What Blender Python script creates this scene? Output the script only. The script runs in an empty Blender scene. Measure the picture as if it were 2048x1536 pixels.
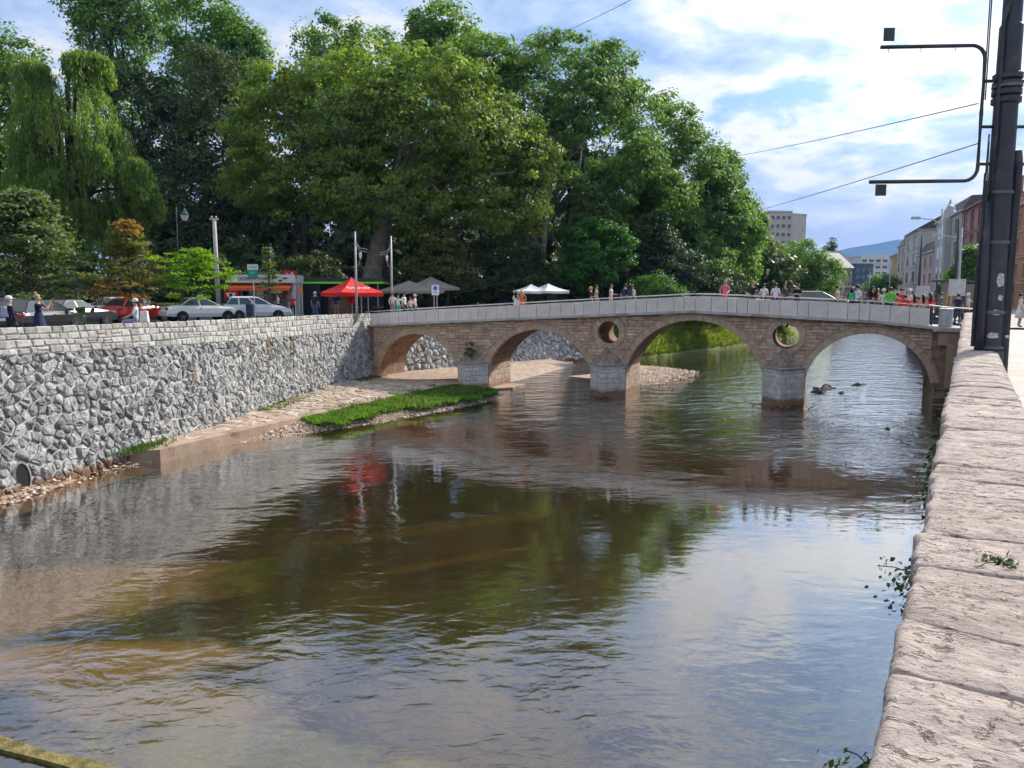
import bpy, bmesh, math, random
import numpy as np
from mathutils import Vector, Matrix, noise as mnoise
R = math.radians
random.seed(7); RNG = np.random.default_rng(11)
SC = bpy.context.scene
COL = SC.collection

# ---------------------------------------------------------------- camera
CAM_H = 5.8; FPX = 1540.0; PITCH = math.atan(178 / FPX)
cam_d = bpy.data.cameras.new('camera'); cam = bpy.data.objects.new('camera', cam_d); COL.objects.link(cam)
cam.location = (0, 0, CAM_H); cam.rotation_euler = (R(90) - PITCH, 0, 0)
cam_d.sensor_width = 36; cam_d.lens = FPX / 2048 * 36; cam_d.clip_start = 0.05; cam_d.clip_end = 30000
SC.camera = cam

# ---------------------------------------------------------------- light
SUN_AZ, SUN_EL = R(46), R(34)          # azimuth measured from +Y towards +X
SUNV = Vector((math.sin(SUN_AZ) * math.cos(SUN_EL), math.cos(SUN_AZ) * math.cos(SUN_EL), math.sin(SUN_EL)))
sun_d = bpy.data.lights.new('sun', 'SUN'); sun = bpy.data.objects.new('sun', sun_d); COL.objects.link(sun)
sun_d.energy = 3.5; sun_d.angle = R(4.0); sun_d.color = (1, 0.93, 0.82)
sun.location = (30, 30, 60); sun.rotation_euler = (-SUNV).to_track_quat('-Z', 'Y').to_euler()
SC.view_settings.view_transform = 'Standard'; SC.view_settings.look = 'None'
SC.view_settings.gamma = 1; SC.view_settings.exposure = 1.02
SC.render.engine = 'CYCLES'
SC.cycles.max_bounces = 6; SC.cycles.diffuse_bounces = 3; SC.cycles.glossy_bounces = 3
SC.cycles.transmission_bounces = 4; SC.cycles.transparent_max_bounces = 8; SC.cycles.volume_bounces = 0
SC.cycles.caustics_reflective = False; SC.cycles.caustics_refractive = False
SC.cycles.use_denoising = True; SC.cycles.use_adaptive_sampling = True; SC.cycles.adaptive_threshold = .03; SC.cycles.sample_clamp_indirect = 4

class NT:
    """small helper to write node trees"""
    def __init__(s, tree): s.t = tree; s.n = tree.nodes; s.l = tree.links; s.n.clear()
    def new(s, typ, ins=None, **kw):
        nd = s.n.new(typ)
        for k, v in kw.items(): setattr(nd, k, v)
        for k, v in (ins or {}).items(): s.set(nd.inputs[k], v)
        return nd
    def set(s, sock, v):
        if isinstance(v, bpy.types.NodeSocket): s.l.new(v, sock)
        elif isinstance(v, bpy.types.Node): s.l.new(v.outputs[0], sock)
        else:
            if sock.type == 'RGBA' and not hasattr(v, '__len__'): v = (v, v, v, 1)
            if sock.type == 'RGBA' and len(v) == 3: v = (*v, 1)
            sock.default_value = v
    def math(s, op, a, b=0.0, clamp=False):
        return s.new('ShaderNodeMath', {0: a, 1: b}, operation=op, use_clamp=clamp).outputs[0]
    def vmath(s, op, a, b=(0, 0, 0)):
        nd = s.new('ShaderNodeVectorMath', {0: a, 1: b}, operation=op)
        return nd.outputs['Value'] if op in ('DOT_PRODUCT', 'LENGTH') else nd.outputs[0]
    def vscale(s, a, k):
        return s.new('ShaderNodeVectorMath', {0: a, 3: k}, operation='SCALE').outputs[0]
    def mix(s, fac, a, b, blend='MIX'):
        nd = s.new('ShaderNodeMix', data_type='RGBA', blend_type=blend)
        s.set(nd.inputs[0], fac); s.set(nd.inputs[6], a); s.set(nd.inputs[7], b)
        return nd.outputs[2]
    def noise(s, vec, scale, detail=4, rough=.55, dist=0.0):
        return s.new('ShaderNodeTexNoise', {'Vector': vec, 'Scale': scale, 'Detail': detail, 'Roughness': rough, 'Distortion': dist}).outputs['Fac']
    def ramp(s, fac, stops):
        nd = s.new('ShaderNodeValToRGB', {0: fac}); cr = nd.color_ramp
        while len(cr.elements) < len(stops): cr.elements.new(.5)
        for e, (p, c) in zip(cr.elements, stops):
            e.position = p; e.color = (*c, 1) if hasattr(c, '__len__') else (c, c, c, 1)
        return nd.outputs[0]
    def step(s, v, a, b):
        return s.new('ShaderNodeMapRange', {0: v, 1: a, 2: b, 3: 0.0, 4: 1.0}, interpolation_type='SMOOTHSTEP').outputs[0]

# ---------------------------------------------------------------- sky
wd = bpy.data.worlds.new('World'); SC.world = wd; wd.use_nodes = True
t = NT(wd.node_tree)
sky = t.new('ShaderNodeTexSky', sky_type='NISHITA', sun_disc=False, sun_elevation=SUN_EL, sun_rotation=SUN_AZ, altitude=500, air_density=1.0, dust_density=1.2, ozone_density=1.5)
tc = t.new('ShaderNodeTexCoord').outputs['Generated']
d = t.vmath('NORMALIZE', tc)
sx = t.new('ShaderNodeSeparateXYZ', {0: d})
zz = t.math('ADD', t.math('MAXIMUM', sx.outputs[2], 0.0), 0.24)
pv = t.new('ShaderNodeCombineXYZ', {0: t.math('DIVIDE', sx.outputs[0], zz), 1: t.math('DIVIDE', sx.outputs[1], zz), 2: 0.37}).outputs[0]
n1 = t.noise(t.vmath('ADD', pv, (11.5, 13.1, 0)), 1.25, 10, .58, .25)
n2 = t.noise(t.vmath('ADD', pv, (5.32, 1.86, 3.1)), 3.2, 10, .58, .3)
nn = t.math('ADD', t.math('MULTIPLY', n1, .58), t.math('MULTIPLY', n2, .42))
cover = t.step(nn, 0.40, 0.49)
sund = t.math('MAXIMUM', t.vmath('DOT_PRODUCT', d, tuple(SUNV)), 0.0)
glow = t.math('ADD', t.math('MULTIPLY', t.math('POWER', sund, 18.0), 1.2), t.math('MULTIPLY', t.math('POWER', sund, 6.0), .75))
ccol = t.ramp(nn, [(0.41, (.40, .45, .53)), (0.445, (.56, .535, .48)), (0.475, (.50, .485, .46)), (0.515, (.31, .375, .48)), (0.58, (.18, .255, .40))])
skyb = t.mix(0.6, t.vscale(sky.outputs[0], 0.06), (.15, .28, .56, 1))
low = t.step(sx.outputs[2], 0.20, 0.0)
base = t.mix(cover, skyb, ccol)
base = t.mix(t.math('MULTIPLY', low, .62), base, (.52, .485, .42, 1))
gl_ = t.math('ADD', 1.0, glow)                      # sky brightens towards the veiled sun
g3 = t.vmath('MULTIPLY', base, t.new('ShaderNodeCombineXYZ', {0: gl_, 1: gl_, 2: t.math('ADD', 1.0, t.math('MULTIPLY', glow, .88))}).outputs[0])
bg = t.new('ShaderNodeBackground', {0: g3, 1: 1.0})
t.new('ShaderNodeOutputWorld', {0: bg.outputs[0]})

# ---------------------------------------------------------------- pixel -> place helpers (for measuring the photograph)
def _ray(x, y):
    a = (x - 1024) / FPX; b = (768 - y) / FPX
    F = (0, math.cos(PITCH), -math.sin(PITCH)); U = (0, math.sin(PITCH), math.cos(PITCH))
    return Vector((a, U[1] * b + F[1], U[2] * b + F[2]))
def atz(x, y, z):
    r = _ray(x, y); return Vector((0, 0, CAM_H)) + r * ((z - CAM_H) / r.z)
def atY(x, y, Y):
    r = _ray(x, y); return Vector((0, 0, CAM_H)) + r * (Y / r.y)

# ---------------------------------------------------------------- materials
MATS = {}
def mat(name, c1, c2=None, rough=.8, scale=3.0, bump=0.0, bscale=None, metallic=0.0, spec=.3, detail=6, lo=.35, hi=.65, coat=0.0, stain=None, obj=True, rnd=0.0):
    """principled material: two colours mixed by noise, optional bump, optional stain (colour, scale, lo, hi), per-object variation rnd"""
    if name in MATS: return MATS[name]
    m = bpy.data.materials.new(name); m.use_nodes = True; t = NT(m.node_tree)
    co = t.new('ShaderNodeNewGeometry').outputs['Position'] if not obj else t.new('ShaderNodeTexCoord').outputs['Object']
    c = (*c1, 1)
    if c2 is not None:
        f = t.step(t.noise(co, scale, detail, .62), lo, hi); c = t.mix(f, c1, c2)
    if stain:
        f = t.step(t.noise(co, stain[1], 5, .6), stain[2], stain[3]); c = t.mix(f, c, stain[0])
    if rnd:
        oi = t.new('ShaderNodeObjectInfo').outputs['Random']
        v = t.new('ShaderNodeMapRange', {0: oi, 1: 0.0, 2: 1.0, 3: 1 - rnd, 4: 1 + rnd}).outputs[0]
        c = t.mix(1.0, c, t.new('ShaderNodeCombineXYZ', {0: v, 1: v, 2: v}).outputs[0], 'MULTIPLY')
    b = t.new('ShaderNodeBsdfPrincipled', {'Base Color': c, 'Roughness': rough, 'Metallic': metallic, 'Specular IOR Level': spec, 'Coat Weight': coat})
    if bump:
        h = t.noise(co, bscale or scale * 4, 8, .65)
        t.set(b.inputs['Normal'], t.new('ShaderNodeBump', {'Strength': bump, 'Distance': .04, 'Height': h}))
    t.new('ShaderNodeOutputMaterial', {0: b.outputs[0]})
    MATS[name] = m; return m
def stone_mat(name, cols, scale=4.0, bump=.8, var=.25, rough=.88, wet=None, lime=None, strata=None, bdist=.05, streak=None):
    """stone: colour differs from piece to piece (attribute 'tone' 0..1 on loose pieces, object random on single ones) and inside each piece"""
    if name in MATS: return MATS[name]
    m = bpy.data.materials.new(name); m.use_nodes = True; t = NT(m.node_tree)
    ps = t.new('ShaderNodeNewGeometry'); co = ps.outputs['Position']
    tone = t.new('ShaderNodeAttribute', attribute_name='tone').outputs['Fac']
    c = t.ramp(tone, [(i / (len(cols) - 1), k) for i, k in enumerate(cols)])
    f = t.noise(co, scale, 8, .68)
    v = t.new('ShaderNodeMapRange', {0: f, 1: .3, 2: .72, 3: 1 - var * 1.6, 4: 1 + var * 1.4}).outputs[0]
    c = t.mix(1.0, c, t.new('ShaderNodeCombineXYZ', {0: v, 1: v, 2: v}).outputs[0], 'MULTIPLY')
    if lime: c = t.mix(t.math('MULTIPLY', t.step(t.noise(co, lime[1], 7, .7), lime[2], lime[2] + .14), lime[3]), c, lime[0])
    if streak:   # rust, moss and run-off marks, longer than wide
        sv = t.vmath('MULTIPLY', co, (.9, .9, .38)); k_ = t.step(t.noise(sv, streak[1], 5, .62), streak[2], streak[2] + .07)
        c = t.mix(t.math('MULTIPLY', k_, streak[3]), c, t.mix(t.step(t.noise(co, .5, 2), .45, .55), streak[0], streak[4]))
    if wet:   # mud line left by the river: colour below a height, ragged edge
        z = t.new('ShaderNodeSeparateXYZ', {0: co}).outputs[2]
        z = t.math('ADD', z, t.math('MULTIPLY', t.math('SUBTRACT', t.noise(co, 1.7, 4), .5), wet[2]))
        c = t.mix(t.step(z, wet[1] + .15, wet[1] - .15), c, wet[0])
    b = t.new('ShaderNodeBsdfPrincipled', {'Base Color': c, 'Roughness': rough, 'Specular IOR Level': .25})
    h = t.math('ADD', t.noise(co, scale * 3.2, 9, .7), t.math('MULTIPLY', t.noise(co, scale * .9, 3, .5), 1.2))
    if strata:   # thin beds and cracks running one way
        q = t.new('ShaderNodeMapping', {'Vector': co, 'Rotation': (0, 0, strata[0])}).outputs[0]; q = t.vmath('MULTIPLY', q, strata[1])
        def crack(sc, wd, thr, seed):
            n = t.noise(t.vmath('ADD', q, (seed, seed * 2, 0)), sc, 6, .62, .5); a_ = t.math('ABSOLUTE', t.math('SUBTRACT', n, .5))
            return t.math('MULTIPLY', t.step(a_, wd, 0.0), t.step(t.noise(t.vmath('ADD', co, (seed, 0, 0)), 5.0, 4, .6), thr, thr + .06))
        crk = t.math('MAXIMUM', crack(.22, .012, .50, 3.0), crack(.6, .022, .54, 9.0))
        pit = t.step(t.noise(t.vmath('MULTIPLY', q, (2.2, 1.6, 2.2)), 1.0, 6, .7), .43, .33)
        grit = t.noise(co, 55.0, 5, .75); bed = t.noise(q, .5, 8, .7)
        h = t.math('ADD', t.math('ADD', t.math('MULTIPLY', grit, .35), t.math('MULTIPLY', bed, strata[2])), t.math('MULTIPLY', t.math('ADD', t.math('MULTIPLY', crk, 1.1), t.math('MULTIPLY', pit, .45)), -1.0))
        for l_ in list(b.inputs['Base Color'].links): t.l.remove(l_)
        dk = t.math('MAXIMUM', t.math('MULTIPLY', crk, .85), t.math('MULTIPLY', pit, .35))
        c = t.mix(t.math('MULTIPLY', t.step(bed, .55, .35), .3), c, tuple(v * .7 for v in cols[0]))
        t.set(b.inputs['Base Color'], t.mix(dk, c, tuple(v * .25 for v in cols[0])))
    t.set(b.inputs['Normal'], t.new('ShaderNodeBump', {'Strength': bump, 'Distance': bdist, 'Height': h}))
    t.new('ShaderNodeOutputMaterial', {0: b.outputs[0]})
    MATS[name] = m; return m
def leaf_mat(name, dark, mid, light, trans=.35, other=None):
    """foliage: colour from the per-leaf attribute 'tone'; part of the light passes through the leaf"""
    if name in MATS: return MATS[name]
    m = bpy.data.materials.new(name); m.use_nodes = True; t = NT(m.node_tree)
    tone = t.new('ShaderNodeAttribute', attribute_name='tone').outputs['Fac']
    st = [(0, dark), (.5, mid), (.88, light)]
    if other: st.append((1.0, other))
    c = t.ramp(tone, st)
    df = t.new('ShaderNodeBsdfPrincipled', {'Base Color': c, 'Roughness': .55, 'Specular IOR Level': .25})
    tl = t.new('ShaderNodeBsdfTranslucent', {'Color': t.mix(1.0, c, (1.45, 1.6, .7, 1), 'MULTIPLY')})
    mx = t.new('ShaderNodeMixShader', {0: trans, 1: df.outputs[0], 2: tl.outputs[0]})
    t.new('ShaderNodeOutputMaterial', {0: mx.outputs[0]})
    MATS[name] = m; return m
def glass_mat(name='dark_glass', col=(.02, .025, .03), rough=.06):
    return mat(name, col, rough=rough, spec=.8)

# ---------------------------------------------------------------- object helpers
def tag(o, label=None, cat=None, group=None, kind=None):
    if label: o['label'] = label
    if cat: o['category'] = cat
    if group: o['group'] = group
    if kind: o['kind'] = kind
    return o
def thing(name, label, cat, loc=(0, 0, 0), rz=0.0, group=None):
    o = bpy.data.objects.new(name, None); COL.objects.link(o); o.empty_display_size = .2
    o.location = loc; o.rotation_euler = (0, 0, rz); return tag(o, label, cat, group)
def link(name, me, parent=None, m=None):
    o = bpy.data.objects.new(name, me); COL.objects.link(o); o.parent = parent
    if m is not None:
        for k in (m if isinstance(m, (list, tuple)) else [m]): me.materials.append(k)
    return o
def np_mesh(name, V, F, tone=None, smooth=False, mi=None):
    """V (n,3), F: list of index lists or an (m,k) array; tone per vertex"""
    me = bpy.data.meshes.new(name)
    V = np.asarray(V, dtype=np.float32)
    if isinstance(F, np.ndarray):
        k = F.shape[1]; m = F.shape[0]
        me.vertices.add(len(V)); me.vertices.foreach_set('co', V.ravel())
        me.loops.add(m * k); me.loops.foreach_set('vertex_index', F.astype(np.int32).ravel())
        me.polygons.add(m); me.polygons.foreach_set('loop_start', np.arange(0, m * k, k, dtype=np.int32))
        me.update(calc_edges=True)
    else:
        me.from_pydata([tuple(map(float, v)) for v in V], [], F)
    if tone is not None:
        a = me.attributes.new('tone', 'FLOAT', 'POINT'); a.data.foreach_set('value', np.asarray(tone, dtype=np.float32))
    if mi is not None: me.polygons.foreach_set('material_index', np.asarray(mi, dtype=np.int32))
    if smooth: me.polygons.foreach_set('use_smooth', np.ones(len(me.polygons), dtype=bool))
    return me
class MB:
    """collects simple solids; build() links them as one mesh object"""
    def __init__(s): s.v = []; s.f = []; s.m = []
    def add(s, V, F, mi=0):
        o = len(s.v); s.v += [tuple(p) for p in V]; s.f += [[i + o for i in f] for f in F]; s.m += [mi] * len(F); return s
    def box(s, a, b, mi=0, taper=0.0):
        x0, y0, z0 = a; x1, y1, z1 = b; q = taper
        V = [(x0, y0, z0), (x1, y0, z0), (x1, y1, z0), (x0, y1, z0), (x0 + q, y0 + q, z1), (x1 - q, y0 + q, z1), (x1 - q, y1 - q, z1), (x0 + q, y1 - q, z1)]
        return s.add(V, [[0, 3, 2, 1], [4, 5, 6, 7], [0, 1, 5, 4], [1, 2, 6, 5], [2, 3, 7, 6], [3, 0, 4, 7]], mi)
    def tube(s, pts, r, n=8, mi=0, cap=True):
        P = [Vector(p) for p in pts]; rr = r if hasattr(r, '__len__') else [r] * len(P); V = []; F = []
        for i, p in enumerate(P):
            d = (P[min(i + 1, len(P) - 1)] - P[max(i - 1, 0)]).normalized()
            a = d.cross(Vector((0, 0, 1)));  a = a.normalized() if a.length > 1e-3 else Vector((1, 0, 0)); b = d.cross(a)
            for k in range(n):
                w = 2 * math.pi * k / n; V.append(p + (a * math.cos(w) + b * math.sin(w)) * rr[i])
        for i in range(len(P) - 1):
            for k in range(n): F.append([i * n + k, i * n + (k + 1) % n, (i + 1) * n + (k + 1) % n, (i + 1) * n + k])
        if cap: F.append(list(range(n))[::-1]); F.append([(len(P) - 1) * n + k for k in range(n)])
        return s.add(V, F, mi)
    def prism(s, poly, axis, a, b, mi=0):
        """poly in the plane across axis ('x': (y,z), 'y': (x,z), 'z': (x,y)), extruded from a to b"""
        def P(p, h): return {'x': (h, p[0], p[1]), 'y': (p[0], h, p[1]), 'z': (p[0], p[1], h)}[axis]
        n = len(poly); V = [P(p, a) for p in poly] + [P(p, b) for p in poly]
        return s.add(V, [list(range(n))[::-1], list(range(n, 2 * n))] + [[i, (i + 1) % n, n + (i + 1) % n, n + i] for i in range(n)], mi)
    def lathe(s, prof, c=(0, 0, 0), n=12, mi=0):
        V = []; F = []
        for r, z in prof:
            for k in range(n): w = 2 * math.pi * k / n; V.append((c[0] + r * math.cos(w), c[1] + r * math.sin(w), c[2] + z))
        m = len(prof)
        for i in range(m - 1):
            for k in range(n): F.append([i * n + k, i * n + (k + 1) % n, (i + 1) * n + (k + 1) % n, (i + 1) * n + k])
        F.append(list(range(n))[::-1]); F.append([(m - 1) * n + k for k in range(n)])
        return s.add(V, F, mi)
    def ball(s, c, r, n=10, mi=0):
        rx, ry, rz = r if hasattr(r, '__len__') else (r, r, r); V = [(c[0], c[1], c[2] - rz)]; F = []; m = n // 2
        for i in range(1, m):
            a = -math.pi / 2 + math.pi * i / m
            for k in range(n): w = 2 * math.pi * k / n; V.append((c[0] + rx * math.cos(a) * math.cos(w), c[1] + ry * math.cos(a) * math.sin(w), c[2] + rz * math.sin(a)))
        V.append((c[0], c[1], c[2] + rz)); e = len(V) - 1
        for k in range(n): F.append([0, 1 + (k + 1) % n, 1 + k]); F.append([e, e - n + k, e - n + (k + 1) % n])
        for i in range(m - 2):
            for k in range(n): a = 1 + i * n; F.append([a + k, a + (k + 1) % n, a + n + (k + 1) % n, a + n + k])
        return s.add(V, F, mi)
    def build(s, name, m, parent=None, smooth=False, bevel=0.0, tone=None):
        me = np_mesh(name, s.v, s.f, tone=None if tone is None else [tone] * len(s.v), smooth=smooth, mi=s.m)
        o = link(name, me, parent, m)
        if bevel:
            md = o.modifiers.new('bevel', 'BEVEL'); md.width = bevel; md.segments = 2; md.limit_method = 'ANGLE'; md.harden_normals = False
        return o
def box(name, a, b, m, parent=None, bevel=0.0): return MB().box(a, b).build(name, m, parent, bevel=bevel)
def pieces(parent, name, items, m, limit=300, rest=None, key=None, smooth=False):
    """items: list of (V, F, tone). The `limit` that show largest become parts of their own, the others one part"""
    if key: items = sorted(items, key=key)
    for V, F, tn in items[:limit]:
        link(name, np_mesh(name, V, F, tone=[tn] * len(V), smooth=(tn * 7.3 % 1 < smooth)), parent, m)
    if len(items) > limit:
        V = []; F = []; T = []
        for v, f, tn in items[limit:]:
            o = len(V); V += list(v); F += [[i + o for i in q] for q in f]; T += [tn] * len(v)
        o = link(rest or name + '_masonry', np_mesh(name, V, F, tone=T), parent, m); o['kind'] = 'stuff'
def text(body, size, m, parent, loc, rot, name='lettering', align='CENTER', shear=0.0, depth=.004):
    cu = bpy.data.curves.new(name, 'FONT'); cu.body = body; cu.size = size; cu.align_x = align; cu.align_y = 'CENTER'
    cu.extrude = depth; cu.shear = shear; cu.materials.append(m)
    o = bpy.data.objects.new('tmp', cu); COL.objects.link(o); dg = bpy.context.evaluated_depsgraph_get(); dg.update()
    me = bpy.data.meshes.new_from_object(o.evaluated_get(dg)); bpy.data.objects.remove(o); bpy.data.curves.remove(cu); me.materials.clear(); me.name = name
    o = link(name, me, parent, m); o.location = loc; o.rotation_euler = rot; return o
def lerp(a, b, f): return a + (b - a) * f
def poly_at(P, x):
    """piecewise-linear lookup: P list of (x, y...)"""
    for i in range(len(P) - 1):
        if x <= P[i + 1][0] or i == len(P) - 2:
            f = (x - P[i][0]) / (P[i + 1][0] - P[i][0])
            v = [lerp(a, b, f) for a, b in zip(P[i][1:], P[i + 1][1:])]
            return v[0] if len(v) == 1 else v
# ================================================================ STRUCTURE: river, ground, street
RD = Vector((math.sin(R(30.5)), math.cos(R(30.5)), 0)); RN = Vector((RD.y, -RD.x, 0))     # right quay: along, outward (to the street)
def rq(t_, lat, z): return RD * t_ + RN * lat + Vector((0, 0, z))
BASE = [(-16.6, 12.0), (-14.4, 21.1), (-12.95, 26.9), (-12.05, 31.0), (-11.05, 41.0), (-10.2, 46.0), (-9.05, 50.6)]     # foot of the left quay wall
def dense(P, step):
    out = []
    for i in range(len(P) - 1):
        a = Vector(P[i]); b = Vector(P[i + 1]); n = max(1, int((b - a).length / step))
        for k in range(n): out.append(a + (b - a) * (k / n))
    out.append(Vector(P[-1])); return out
def smooth_path(P, step, it=3):
    Q = dense(P, step)
    for _ in range(it): Q = [Q[0]] + [(Q[i - 1] + Q[i] * 2 + Q[i + 1]) / 4 for i in range(1, len(Q) - 1)] + [Q[-1]]
    return Q
class Quay:
    """a battered wall along a path: at(p, z01) -> point, p in metres along the foot"""
    def __init__(s, path, zb, zt, batter):
        s.P = smooth_path(path, .5); s.L = [0.0]
        for i in range(1, len(s.P)): s.L.append(s.L[-1] + (s.P[i] - s.P[i - 1]).length)
        s.zb, s.zt, s.bt = zb, zt, batter; s.len = s.L[-1]
    def foot(s, p):
        p = min(max(p, 0), s.len - 1e-4)
        i = min(int(np.searchsorted(s.L, p, side='right')) - 1, len(s.P) - 2)
        f = (p - s.L[i]) / (s.L[i + 1] - s.L[i]); a = s.P[i].lerp(s.P[i + 1], f)
        j0, j1 = max(i - 2, 0), min(i + 3, len(s.P) - 1); d = (s.P[j1] - s.P[j0]).normalized()
        return a, d
    def at(s, p, z, out=0.0):
        a, d = s.foot(p); n = Vector((d.y, -d.x)); f = p / s.len
        zb = s.zb; zt = s.zt; b = s.bt(f) * (z - zb) / (zt - zb)
        q = a - n * b + n * out; return Vector((q.x, q.y, z + out * .25))
LQ = Quay(BASE, -0.6, 3.9, lambda f: lerp(1.25, .25, f))
BEY = [(-7.6, 53.6), (-2.5, 59.0), (3.4, 65.5), (9.5, 70.5)]
LQ2 = Quay(BEY, -0.2, 4.0, lambda f: 1.4)

def strip_sheet(name, rows, m, kind='structure', thick=0.0, label=None):
    """rows: list of equally long lists of points"""
    V = []; F = []; n = len(rows[0])
    for r in rows: V += [tuple(p) for p in r]
    for i in range(len(rows) - 1):
        for k in range(n - 1): F.append([i * n + k, i * n + k + 1, (i + 1) * n + k + 1, (i + 1) * n + k])
    o = link(name, np_mesh(name, V, F), None, m); tag(o, label, None, None, kind); return o

# ---- water -------------------------------------------------------------
def water_mat():
    m = bpy.data.materials.new('river_water'); m.use_nodes = True; t = NT(m.node_tree)
    co = t.new('ShaderNodeNewGeometry').outputs['Position']
    xyz = t.new('ShaderNodeSeparateXYZ', {0: co})
    # ripples run across the current (current along az 25 deg)
    mp = t.new('ShaderNodeMapping', {'Vector': co, 'Rotation': (0, 0, R(-12)), 'Scale': (1.0, 1.75, 1.0)}).outputs[0]
    wob = t.vmath('ADD', mp, t.vscale(t.new('ShaderNodeTexNoise', {'Vector': co, 'Scale': .55, 'Detail': 2}).outputs['Color'], 1.1))
    big = t.noise(wob, .55, 2, .5, .2)
    med = t.noise(wob, 1.9, 3, .5, .3)
    fin = t.noise(wob, 5.2, 3, .55, .5)
    # rough water: towards the bridge piers and in wandering patches; smooth pool in the middle distance
    patch = t.noise(co, .11, 3, .6, .5)
    bx = t.math('ADD', t.math('MULTIPLY', xyz.outputs[0], .38), t.math('MULTIPLY', xyz.outputs[1], .92))
    rapid = t.math('MULTIPLY', t.step(bx, 25.0, 36.0), t.step(xyz.outputs[0], -4.0, 5.0))
    near = t.step(xyz.outputs[1], 15.0, 7.0)
    amp = t.math('ADD', .085, t.math('ADD', t.math('MULTIPLY', t.step(patch, .47, .66), .30), t.math('ADD', t.math('MULTIPLY', rapid, 1.7), t.math('ADD', t.math('MULTIPLY', near, .30), t.math('MULTIPLY', t.step(xyz.outputs[0], -3.0, -8.5), .16)))))
    h = t.math('ADD', t.math('MULTIPLY', big, 1.0), t.math('ADD', t.math('MULTIPLY', med, .50), t.math('MULTIPLY', fin, .085)))
    h = t.math('MULTIPLY', h, amp)
    nrm = t.new('ShaderNodeBump', {'Strength': .8, 'Distance': .11, 'Height': h}).outputs[0]
    inc = t.new('ShaderNodeNewGeometry').outputs['Incoming']
    cs = t.math('ABSOLUTE', t.vmath('DOT_PRODUCT', nrm, inc)); k_ = t.math('MAXIMUM', t.math('SUBTRACT', 1.0, cs), 0.0)
    fr = t.math('ADD', .05, t.math('MULTIPLY', t.math('POWER', k_, 2.9), 1.28), True)      # reflects more at a flat angle, the same from both sides
    gl = t.new('ShaderNodeBsdfGlossy', {'Color': (1, 1, 1, 1), 'Roughness': .03, 'Normal': nrm})
    tr = t.new('ShaderNodeBsdfTransparent', {'Color': (.80, .70, .50, 1)})
    mud = t.new('ShaderNodeBsdfDiffuse', {'Color': (.060, .042, .024, 1)})
    body = t.new('ShaderNodeMixShader', {0: .16, 1: tr.outputs[0], 2: mud.outputs[0]})
    mx = t.new('ShaderNodeMixShader', {0: fr, 1: body.outputs[0], 2: gl.outputs[0]})
    t.new('ShaderNodeOutputMaterial', {0: mx.outputs[0]})
    return m
WATER = strip_sheet('water', [[(-60, -40, 0), (40, -40, 0), (400, -40, 0)], [(-60, 60, 0), (40, 60, 0), (400, 60, 0)], [(-60, 700, 0), (200, 700, 0), (400, 700, 0)]], water_mat())
def bed_mat():
    m = bpy.data.materials.new('river_bed_silt'); m.use_nodes = True; t = NT(m.node_tree)
    co = t.new('ShaderNodeNewGeometry').outputs['Position']
    c = t.mix(t.step(t.noise(co, .35, 5, .6), .4, .62), (.040, .024, .011, 1), (.075, .047, .022, 1))
    c = t.mix(t.math('MULTIPLY', t.step(t.noise(co, 5.0, 5, .7), .5, .68), .6), c, (.11, .075, .04, 1))
    def blob(x, y, rx, ry, ang, col, k):
        nonlocal c
        q = t.new('ShaderNodeMapping', {'Vector': t.vmath('ADD', co, (-x, -y, 0)), 'Rotation': (0, 0, ang)}).outputs[0]
        s = t.new('ShaderNodeSeparateXYZ', {0: q})
        e = t.math('ADD', t.math('POWER', t.math('ABSOLUTE', t.math('DIVIDE', s.outputs[0], rx)), 2.0), t.math('POWER', t.math('ABSOLUTE', t.math('DIVIDE', s.outputs[1], ry)), 2.0))
        e = t.math('ADD', e, t.math('MULTIPLY', t.math('SUBTRACT', t.noise(co, .8, 5, .65), .5), 2.2))
        c = t.mix(t.math('MULTIPLY', t.step(e, 1.2, .3), k), c, col)
    blob(-6.9, 16.4, 2.0, 1.1, -.6, (0.068, 0.099, 0.012, 1), .9)       # green weed
    blob(-10.0, 15.6, 4.5, 2.0, -.3, (0.384, 0.260, 0.167, 1), .9)          # pale silt
    blob(-7.4, 12.7, 3.2, .9, -.1, (0.409, 0.279, 0.124, 1), .95)
    blob(-5.5, 11.3, 2.6, .8, .2, (0.360, 0.285, 0.174, 1), .9)
    blob(-3.4, 9.6, 3.4, 1.2, .3, (0.285, 0.285, 0.205, 1), .9)
    blob(-1.8, 20.5, 4.6, .45, -.45, (0.223, 0.149, 0.043, 1), .35)
    blob(-1.0, 18.0, 2.4, .25, -.5, (0.248, 0.167, 0.056, 1), .35)
    blob(13.5, 53.0, 4.5, 3.0, .3, (0.022, 0.034, 0.007, 1), .8)
    b = t.new('ShaderNodeBsdfPrincipled', {'Base Color': c, 'Roughness': .9, 'Specular IOR Level': .1})
    t.set(b.inputs['Normal'], t.new('ShaderNodeBump', {'Strength': .8, 'Distance': .06, 'Height': t.noise(co, 7.0, 5, .65)}))
    t.new('ShaderNodeOutputMaterial', {0: b.outputs[0]}); return m
BED = strip_sheet('river_bed', [[(-60, -40, -.5), (40, -40, -.5), (400, -40, -.5)], [(-60, 60, -.5), (40, 60, -.5), (400, 60, -.5)], [(-60, 700, -.5), (200, 700, -.5), (400, 700, -.5)]], bed_mat())

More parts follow.
